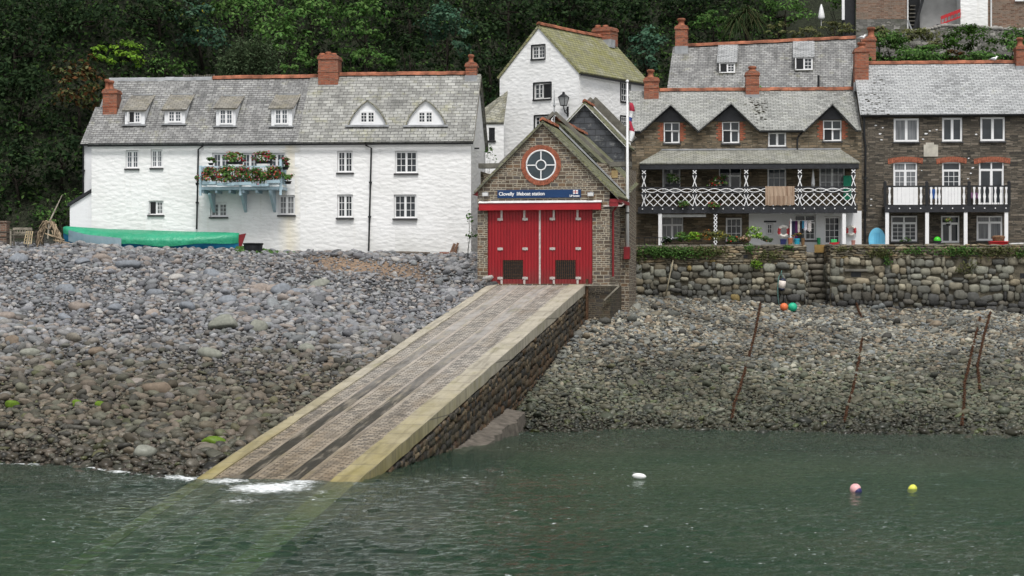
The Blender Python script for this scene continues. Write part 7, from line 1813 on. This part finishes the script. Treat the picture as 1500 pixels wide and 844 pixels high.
# pale shrubs with upright stems
for k,(px,py,rx,ry) in enumerate(((338,92,20,26),(362,84,22,32),(390,88,22,30))):
    lab = ['pale grey green upright shrub at the left of three above the cottage ridge','tallest pale grey green upright shrub above the cottage ridge','pale grey green upright shrub nearest the big brick chimney'][k]
    d = 109.0; c = at_d(px,py,d); kk = d/FPX; b = (c[0],c[1],c[2]-ry*kk-.4); t = bpy.data.objects.new('shrub',None); COL.objects.link(t); t.location = b; tag(t,lab,'bush')
    P,N,C = [],[],[]; mb = MB()
    for s in range(46):
        o = rg.normal(0,.45,2); top = np.array([o[0]*1.25*rx*kk,o[1]*.8,(2*ry*kk+.4)*rg.uniform(.55,1.0)]); st = np.array([o[0]*.4*rx*kk,o[1]*.4,0])
        mb.tube([tuple(st),tuple((st+top)/2),tuple(top)],[.02,.014,.006],4)
        m = 60; tt = rg.uniform(.3,1,m)[:,None]; P.append(st+(top-st)*tt+rg.normal(0,.10,(m,3))); N.append(rg.normal(0,.6,(m,3))+np.array([0,-.3,.5])); C.append(np.array(PAL['pale'])[rg.integers(0,3,m)]*rg.uniform(.6,1.15)*.8)
    leaf_mesh('foliage',np.concatenate(P),np.concatenate(N),.17,np.concatenate(C),rg,t,aspect=.4); mb.build('stem',M['bark'],t)
# cabbage palm
c = at_d(1093,28,117.5); b = (c[0],c[1],c[2]-2.0); t = bpy.data.objects.new('cabbage_palm',None); COL.objects.link(t); t.location = b; tag(t,'spiky cabbage palm with drooping strap leaves above the upper house roof','palm')
mb = MB(); mb.tube([(0,0,-1),(.05,0,1),(0,0,2.3)],[.16,.13,.11],8); mb.build('trunk',M['bark'],t,True)
V,F,C = [],[],[]
for hx,hz in ((0,2.4),(-.55,1.9),(.5,1.95)):
    for i in range(170):
        a = rg.uniform(0,6.28); e = rg.uniform(-.5,1.3); L = rg.uniform(.8,1.35); d0 = np.array([math.cos(a)*math.cos(e),math.sin(a)*math.cos(e),math.sin(e)]); s = np.cross(d0,[0,0,1.0]); s /= np.linalg.norm(s)+1e-6
        n0 = len(V); q = np.array([hx,0,hz])
        for j in range(4):
            tt = j/3; p = q+d0*L*tt+np.array([0,0,-.75*L*tt**2.2]); w_ = .035*(1-.85*tt); V += [p-s*w_,p+s*w_]; 
        cc = np.array([(.03,.06,.02),(.045,.075,.028),(.06,.08,.035),(.09,.085,.04)][rg.integers(0,4)])*rg.uniform(.7,1.2); C += [cc]*8
        F += [(n0+2*j,n0+2*j+1,n0+2*j+3,n0+2*j+2) for j in range(3)]
raw_mesh('crown',np.array(V),np.array(F),M['leaf'],np.array(C),False,(0,0,0),t)
# bare stems in the gap behind cottage A and a strip of old board fence
mb = MB(); q = [at_d(268,126,107.5),at_d(312,126,107.5)]
for i in range(14):
    x = q[0][0]+(q[1][0]-q[0][0])*i/13; mb.box(x,x+.09,107.5,107.53,q[0][2]-.6,q[0][2]+.60+rg.uniform(-.05,.05))
o = mb.build('board_fence',dark_wood('grey boards',(.13,.12,.10))); tag(o,'strip of old grey board fence showing over the left cottage ridge','fence')
# plants in odd corners
for px,py,d,rx,ry,pl,lab in ((690,345,88.3,8,9,'mid','green bush growing at the foot of the white gable beside the lifeboat house'),(688,318,89.5,5,13,'fern','tall weed climbing the white gable beside the lifeboat house'),
                             (718,232,99.0,9,16,'mid','bush in the gap between the white gable and the tall house'),(68,318,96.4,26,14,'mid','bright weeds behind the driftwood arch'),(110,300,96.8,20,22,'mid','leafy weeds against the lean-to wall of the left white cottage'),
                             (963,112,103.6,9,5,'fern','fern growing out of the stubby chimney beside the flagpole'),(1113,130,104.2,4,6,'fern','small fern beside the middle chimney of the lattice balcony cottage')):
    tree(px,py,d,rx,ry,pl,lab,'shrub' if rx > 9 else 'weed','plant',leaf=.15,dens=1.1,clumps=16,auto=False,trunk=.02 if rx > 9 else .012,spread=.42)
# ---------------------------------------------------------------- ground cover
def cover(name, label, n, fx, size, palette, lift, rg, shade=1.0):
    X, Y = fx(n); Z = ground(X,Y); k = Z > 4; X,Y,Z = X[k],Y[k],Z[k]
    q = np.sin(X*1.3+Y*.7)*np.sin(Y*1.1-X*.4)+.6*np.sin(X*3.1+1)*np.sin(Y*2.7)
    P = np.stack([X,Y,Z+lift*np.where(X > 15,.35,1)*(.25+.75*rg.random(len(X)))*(1+.5*q)],1); N = rg.normal(0,.55,(len(X),3))+np.array([0,-.45,.6])
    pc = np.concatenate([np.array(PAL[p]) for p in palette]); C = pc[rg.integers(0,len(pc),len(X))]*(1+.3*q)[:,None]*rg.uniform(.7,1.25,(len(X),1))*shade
    return tag(leaf_mesh(name,P,N,size,np.clip(C,.004,1),rg),label,'undergrowth',kind='stuff')
def fx1(n):
    X = rg.uniform(-36,36,n); Yb = np.interp(X,[-60,-22,-18.5,-16,-4,9,14,17,60],[95,96,99,106,106,109,110,107.2,107.2]); return X, Yb+rg.uniform(0,1,n)**.8*np.where(X > 16,9,24)
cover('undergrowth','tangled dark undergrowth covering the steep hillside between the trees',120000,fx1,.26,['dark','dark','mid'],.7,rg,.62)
def fx2(n): X = rg.uniform(-120,120,n); return X, rg.uniform(129,190,n)
def upper(n):
    X, Y = fx2(n); k = ~((X > 15) & (Y < 128)); return X[k], Y[k]
cover('woodland','dense dark woodland covering the hillside above the village',80000,upper,1.1,['dark','dark','mid'],4.0,rg)
# grass strip by the tub, weeds on the sea wall
P = []; 
for i in range(2600):
    px = rg.uniform(345,445); py = 371+rg.normal(0,1.8)+ (px-345)*.03
    d = rg.uniform(90.3,92.8); x = (px-750)/FPX*d; P.append((x,d,float(h_beach(x,d))+rg.uniform(0,.10)))
P = np.array(P); tag(leaf_mesh('grass',P,rg.normal(0,.3,(len(P),3))+np.array([0,-1.0,.2]),.13,np.array(PAL['fern'])[rg.integers(0,3,len(P))]*rg.uniform(.8,1.5,(len(P),1)),rg,aspect=.25),'strip of short green grass along the wall by the black tub','grass',kind='stuff')
P,N,C = [],[],[]
for (px,py,sx_,sy_,n,pl) in ((960,368,16,4,520,'fern'),(1000,370,22,4,650,'fern'),(1040,369,14,4,300,'olive'),(1100,363,5,3,90,'fern'),(1108,387,4,3,120,'bright'),(930,375,6,6,120,'olive'),(1128,374,10,4,160,'olive'),(1290,370,10,4,260,'olive'),(1340,367,12,3,120,'fern'),(1405,368,16,4,380,'fern'),(1460,368,22,4,380,'olive'),(1415,392,8,6,130,'olive'),(1155,362,4,3,60,'fern'),(1300,383,3,5,60,'fern'),(1235,365,6,2,60,'olive'),(1500,372,10,4,120,'fern')):
    for i in range(n):
        a, b = rg.normal(px,sx_), rg.normal(py,sy_); x, z = SEA.px(a,b,-.16); z = min(z, TOPZ+.08); P.append(SEA.w(x,rg.uniform(-.30,-.10) if z < TOPZ-.05 else rg.uniform(-.2,.5),z)); C.append(np.array(PAL[pl][rg.integers(0,3)])*rg.uniform(.6,1.1)); N.append(rg.normal(0,.5,3)+np.array([0,-.6,.6]))
tag(leaf_mesh('weeds',np.array(P),np.array(N),.13,np.array(C),rg,aspect=.5),'green and brownish weeds growing along the top of the sea wall','weeds',kind='stuff')
